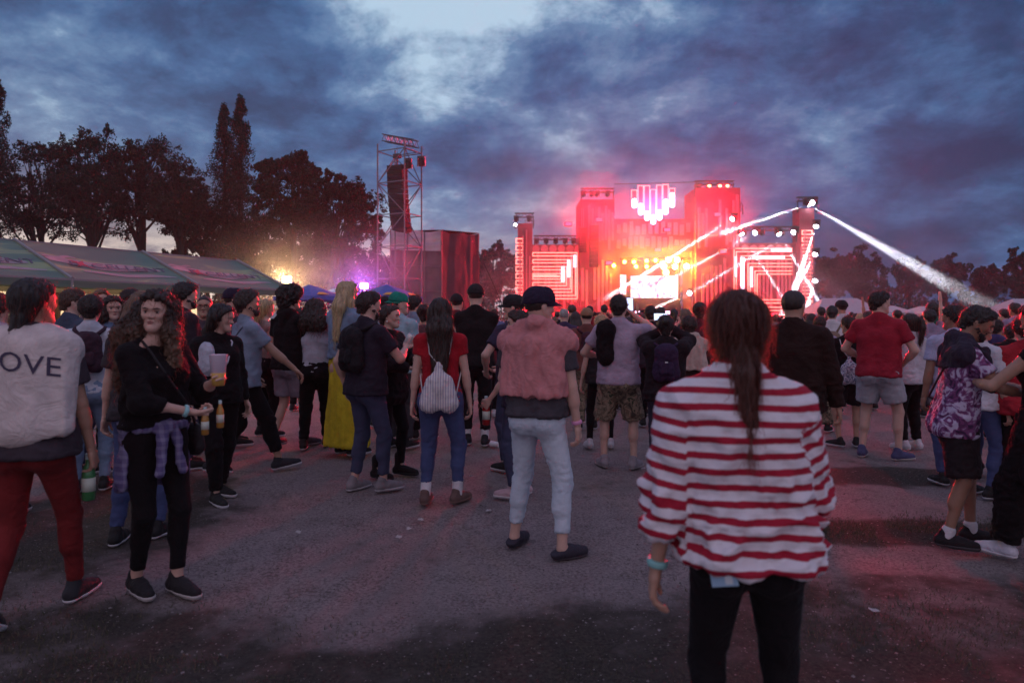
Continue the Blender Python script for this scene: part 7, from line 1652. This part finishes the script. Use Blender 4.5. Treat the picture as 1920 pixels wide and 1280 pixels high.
# mid distance: whole copies with their parts
tries = 0
while n_mid < 118 and tries < 6000:
    tries += 1
    px = CR.choice([CR.uniform(-40, 1960), CR.uniform(880, 1960), CR.uniform(1000, 1960)]); y = 10.5 + 17 * CR.random() ** .9; x = (px - 960) * y / F
    if px < 560 and y > 16 + (px / 560) * 6: continue
    if px < 900 and y < 13.5 and CR.random() < .6: continue
    if not free(x, y, .55 if px > 950 else .9): continue
    taken.append((x, y)); i = CR.choices(range(10), [4, 3, 4, 3, 2, 2, .5, .6, 1.0, 2])[0]; pr = protos[i]; fem = PROTO[i]['sex'] == 'f'
    h = CR.gauss(1.64, .05) if fem else CR.gauss(1.76, .06); yaw = math.degrees(math.atan2(8 - x + CR.gauss(0, 4), 90 - y)) + CR.gauss(0, 14)
    if px < 600 and CR.random() < .6: yaw = CR.uniform(-90, 180)
    c = copy_tree(pr); c.location = (x, y, 0); c.rotation_euler = (0, 0, R(-yaw)); s_ = h / 1.75; c.scale = (s_, s_, s_)
    tn, tc_ = CR.choices(TOPC, [5, 4, 4, 3, 2, 2, 2, 2, 2, 1, .5])[0]; hc_, hn = CR.choices(HRC, [4, 4, 2, 1.2, 1])[0]; sk = CR.choice(['fair', 'fair', 'mid', 'tan']); bc = CR.choice(BOTC)
    for ch in c.children:
        b_ = ch.name.split('.')[0]
        if b_ == 'body': setm(ch, 0, skin(sk))
        elif b_ == 'hair': setm(ch, 0, hairm(hc_))
        elif b_ in ('t_shirt', 'hoodie', 'jacket', 'long_sleeved_shirt'): setm(ch, 0, cloth('t%02x%02x%02x' % tuple(int(255 * min(1, k) ** .45) for k in tc_), tc_))
        elif b_ in ('trousers', 'shorts'): setm(ch, 0, cloth('b%02x%02x%02x' % tuple(int(255 * min(1, k) ** .45) for k in bc), bc))
    if PROTO[i].get('hat'): hn = 'capped'
    kind = {0: 't-shirt', 1: 't-shirt and shorts', 2: 'top, long hair', 3: 'long sleeves and ponytail', 4: 'hooded top', 5: 'jacket and bun', 6: 't-shirt, both arms up', 7: 't-shirt, one arm up', 8: 't-shirt, hand raised filming', 9: 't-shirt and cap'}[i]
    lab = '%s, %s %s, %s' % (('woman' if fem else 'man') if hn == 'capped' else hn + ' haired ' + ('woman' if fem else 'man'), tn, kind, zone(x, y))
    c['label'] = lab; c['category'] = 'person'; c['group'] = 'festival crowd ' + zone(x, y); n_mid += 1
for p in protos:
    def rm(o):
        for ch in list(o.children): rm(ch)
        bpy.data.objects.remove(o)
    rm(p)
# far: light copies
n_far = 0; tries = 0; row = ['front rows', 'deep']
while n_far < 150 and tries < 8000:
    tries += 1
    y = 26 + 16 * CR.random(); px = CR.uniform(900, 1990); x = (px - 960) * y / F
    if not free(x, y, .55): continue
    taken.append((x, y)); i = CR.choices(range(10), [4, 3, 4, 3, 2, 2, 1.2, 1.2, 1.5, 0])[0]; fem = PROTO[i]['sex'] == 'f'
    c = bpy.data.objects.new('person', far_mesh[i]); COL.objects.link(c); h = CR.gauss(1.64, .05) if fem else CR.gauss(1.76, .06); s_ = h / 1.75
    yaw = math.degrees(math.atan2(8 - x + CR.gauss(0, 4), 90 - y)) + CR.gauss(0, 12); c.location = (x, y, 0); c.rotation_euler = (0, 0, R(-yaw)); c.scale = (s_,) * 3
    tn, tc_ = CR.choices(TOPC, [5, 4, 4, 3, 2, 2, 2, 2, 2, 1, .5])[0]; hc_, hn = CR.choices(HRC, [4, 4, 2, 1.2, 1])[0]
    setm(c, 0, skin(CR.choice(['fair', 'mid']))); setm(c, 1, hairm(hc_)); setm(c, 2, cloth('t%02x%02x%02x' % tuple(int(255 * min(1, k) ** .45) for k in tc_), tc_)); setm(c, 3, cloth('farb', K))
    c['label'] = 'tiny far spectator in %s with %s hair, %s' % (tn, hn, zone(x, y)); c['category'] = 'person'; c['group'] = 'far spectators ' + zone(x, y); n_far += 1
# beyond: one mass
VV = []; FF = []; MM = []; o = 0; rgc = np.random.RandomState(5)
LOW = [light_person(p, i, .060) for i, p in enumerate(PROTO[:9])]
for k in range(620):
    y = 42 + 38 * rgc.rand() ** .8; px = 850 + 1160 * rgc.rand(); x = (px - 960) * y / F; V, Fc, M = LOW[rgc.choice(9, p=[.2, .16, .14, .12, .1, .06, .08, .06, .08])]; a = R(rgc.randn() * 15 - math.degrees(math.atan2(8 - x, 90 - y)))
    V2 = V @ rotz(a).T * rgc.normal(.97, .03) + V3(x, y, 0); VV.append(V2); FF.append(Fc + o); MM.append(np.where(M == 2, 2 + rgc.randint(5), np.where(M == 3, 7, M))); o += len(V)
tag(to_mesh(np.concatenate(VV), np.concatenate(FF), 'crowd', [skin('mid'), hairm('dark')] + [cloth('t%02x%02x%02x' % tuple(int(255 * min(1, k) ** .45) for k in c), c) for _, c in TOPC[:5]] + [cloth('farb', K)], None, mi=np.concatenate(MM)),
    'dense mass of far spectators packed up to the stage', kind='stuff')
